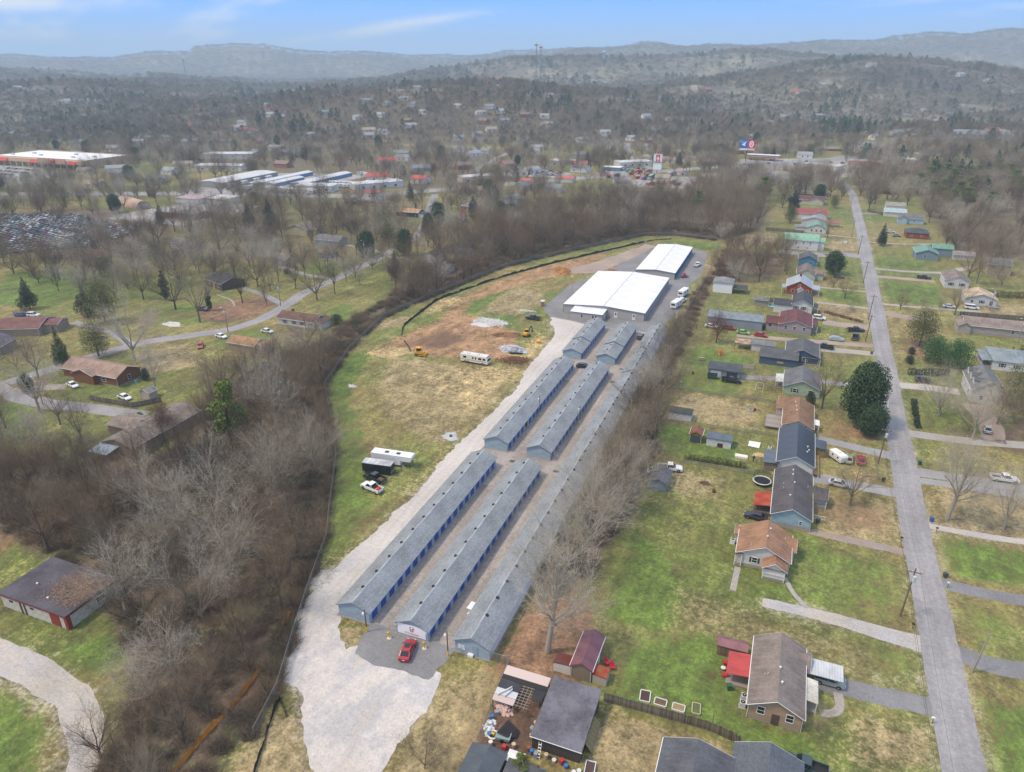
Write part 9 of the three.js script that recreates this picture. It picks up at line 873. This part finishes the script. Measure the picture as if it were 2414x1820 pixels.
// coarser trees for the slopes: a dome of slender twig faces
function farTree(seed, conifer) { const r = rng(seed), T = new TB(); T.tube(V(0, -0.5, 0), V(0, conifer ? 10 : 7, 0), 0.3, 0.12, 3); if (conifer) for (let i = 0; i < 170; i++) { const v = r(), y = 4 + v * 11.5, e = (v < 0.25 ? 0.6 + v * 1.6 : (1 - v) ** 0.7 * 1.25) * 3.8, a = r() * 6.28, q = e * Math.sqrt(r()), p = V(Math.cos(a) * q, y, Math.sin(a) * q), u = rv(r).normalize(), w = rv(r).cross(u).normalize(); T.tri(p.clone().addScaledVector(u, 0.95), p.clone().addScaledVector(w, 0.7), p.clone().addScaledVector(u, -0.7), u.clone().cross(w)); } else for (let i = 0; i < 210; i++) { const a = r() * 6.28, e = r() * 1.45, d = V(Math.cos(a) * Math.sin(e), Math.cos(e), Math.sin(a) * Math.sin(e)), s = 3.2 + r() * 4.2, p = V(d.x * s * 0.75, 6 + d.y * s, d.z * s * 0.75); T.blade(p, d.clone().addScaledVector(rv(r), 0.6).normalize(), 1.6 + r() * 2, 0.2, r); } return T.geo(); }
{ const G = stuffGroup('hill_forest', 'wintry grey-brown forest with dark pines on the hills'), white = new THREE.MeshStandardMaterial({ color: '#ffffff', roughness: 0.95, side: THREE.DoubleSide }), tb = ['#706857', '#827966', '#5f5849', '#8b8270', '#75664f', '#665f54'].map((c) => new THREE.Color(c)), tc = ['#35492f', '#405436', '#2e4230', '#4a5b3c'].map((c) => new THREE.Color(c));
  const put = (cols) => (o, [x, z, h, k, u], i) => { const s = h / 15; M4.compose(V(x, terrainH(x, z), z), Q4.setFromAxisAngle(UPV, u * 6.28), V(s * k, s * (0.85 + 0.15 * k), s * k)); o.setMatrixAt(i, M4); const pn = tap(NA, x / 380, z / 380), q = cols[((u * 9973 | 0) % 3 + (pn > 0.5 ? 3 : pn < -0.5 ? 1 : 0)) % cols.length]; o.setColorAt(i, q); };
  for (let v = 0; v < 3; v++) { inst('forest_trees', farTree(100 + v, false), white, farB.filter((q, i) => i % 3 === v), G, put(tb)); inst('forest_pines', farTree(200 + v, true), white, [...conif, ...farC].filter((q, i) => i % 3 === v), G, put(tc)); } 
  for (const [v, kind] of ['broad', 'spruce', 'magnolia'].entries()) { const L = nearC.filter((q, i) => i % 3 === v), e = everGeo(kind), pt = (o, [x, z, h, k, u], i) => { const s = h / 16; M4.compose(V(x, terrainH(x, z), z), Q4.setFromAxisAngle(UPV, u * 6.28), V(s, s, s)); o.setMatrixAt(i, M4); }; inst('valley_evergreens', e.c, LEAFM, L, G, pt); inst('valley_trunks', e.t, TRUNKM, L, G, pt); }
  const ridge = []; const r = rng(88); for (let f = 3400; f < 5900;) { const cell = f / 120; for (let l = -f * 0.78; l < f * 0.78; l += cell) { const ff = f + (r() - 0.5) * cell, ll = l + (r() - 0.5) * cell; ridge.push([ll * CA - ff * SA, -(ff * CA + ll * SA), 12 + r() * 6, cell / 11, r()]); } f += cell; } inst('ridge_trees', farTree(300, false), white, ridge, G, put([...tb, tc[0]])); console.log('ridge', ridge.length); }
// brush under the woods
{ const r = rng(333), T = new TB(); for (let i = 0; i < 170; i++) { const a = r() * 6.28, d = V(Math.cos(a) * (0.3 + r()), 0.5 + r() * 0.8, Math.sin(a) * (0.3 + r())).normalize(), p = V((r() - 0.5) * 1.6, 0, (r() - 0.5) * 1.6); T.blade(p, d, 0.8 + r() * 1.3, 0.05, r); if (i % 2) T.blade(p.addScaledVector(d, 0.6), d.clone().addScaledVector(rv(r), 0.8).normalize(), 0.4 + r() * 0.7, 0.035, r); } const g = T.geo(), white = new THREE.MeshStandardMaterial({ color: '#ffffff', roughness: 0.95, side: THREE.DoubleSide }), L = []; const W1 = ZONES.wood.map((p) => p.slice(1));
  for (let k = 0; k < 60000 && L.length < 4200; k++) { const x = lerp(-195, -18, r()), z = lerp(-445, -36, r()); if (inPoly(LOT, x, z) || !clear(x, z, 0.4) || r() < 0.35 || !(inPoly(W1[0], x, z) || inPoly(W1[1], x, z) || inPoly(W1[2], x, z))) continue; L.push([x, z, 0.7 + r() * 0.9, r()]); }
  for (let i = 0; i + 1 < WF.length; i++) { const a = WF[i], b = WF[i + 1], n = Math.hypot(b[0] - a[0], b[1] - a[1]) / 0.9; for (let k = 0; k < n; k++) { const u = r(), s = 0.6 + r() * 1.6; L.push([lerp(a[0], b[0], u) - s, lerp(a[1], b[1], u) + (i > 12 ? -s : s * 0.2), 0.8 + r() * 0.7, r()]); } }
  const cols = ['#6f5e4c', '#7d6b58', '#5e5040', '#6f6250', '#867258', '#5f5f44'].map((c) => new THREE.Color(c)), G = stuffGroup('brushwood', 'brown brambles and brush under the leafless trees'); inst('brush', g, white, L, G, (o, [x, z, s, u], i) => { M4.compose(V(x, -0.05, z), Q4.setFromAxisAngle(UPV, u * 6.28), V(s * 1.2, s, s * 1.2)); o.setMatrixAt(i, M4); o.setColorAt(i, cols[u * 6 | 0]); }); console.log('brush', L.length); }
for (const [x0, z0, x1, z1, h, kind, label] of [[41.8, -234.6, 52.4, -238.4, 2.4, 'dark', 'clipped dark hedge behind the black off-road car'], [40.6, -214, 39.8, -196, 0.8, 'dark', 'low dark hedge line on the eastern bank'], [78, -338, 100, -342, 3, 'olive', 'long olive hedge beyond the white gabled house'], [-15, -156.6, -2, -157.4, 1.6, 'olive', 'scrubby hedge behind the overgrown wire fence'], [-184, -756, -168, -752, 3, 'dark', 'clipped dark hedge before the red brick house'], [80, -272, 96, -276, 2, 'dark', 'hedge beside the taupe ranch house'], [-6, -298.6, 2, -299.4, 1.2, 'yellow', 'row of yellow flowering shrubs behind the pool'], [18, -291, 30, -284, 0.9, 'rust', 'row of rusty red shrubs in the front garden']]) { const cl = [], L = Math.hypot(x1 - x0, z1 - z0), n = Math.ceil(L / 1.1), r = rng(n * 7); for (let i = 0; i <= n; i++) cl.push([lerp(x0, x1, i / n) - x0 + (r() - 0.5) * 0.5, h * 0.5, lerp(z0, z1, i / n) - z0 + (r() - 0.5) * 0.5, 0.9, h * (0.45 + 0.15 * r()), 0.9, Math.ceil(90 + 60 * h)]); const o = fin(new THREE.Mesh(leaves(cl, 0.16, n, GREENS[kind] ?? (kind === 'yellow' ? ['#b5a02a', '#9a8f30', '#5f6a30'] : ['#7d3f30', '#6b4a34', '#5b5a34'])), LEAFM)); o.name = numbered('hedge'); o.position.set(x0, terrainH(x0, z0), z0); o.userData = { label, category: 'hedge' }; scene.add(o); }
console.log('trees');
renderer.render(scene, camera);
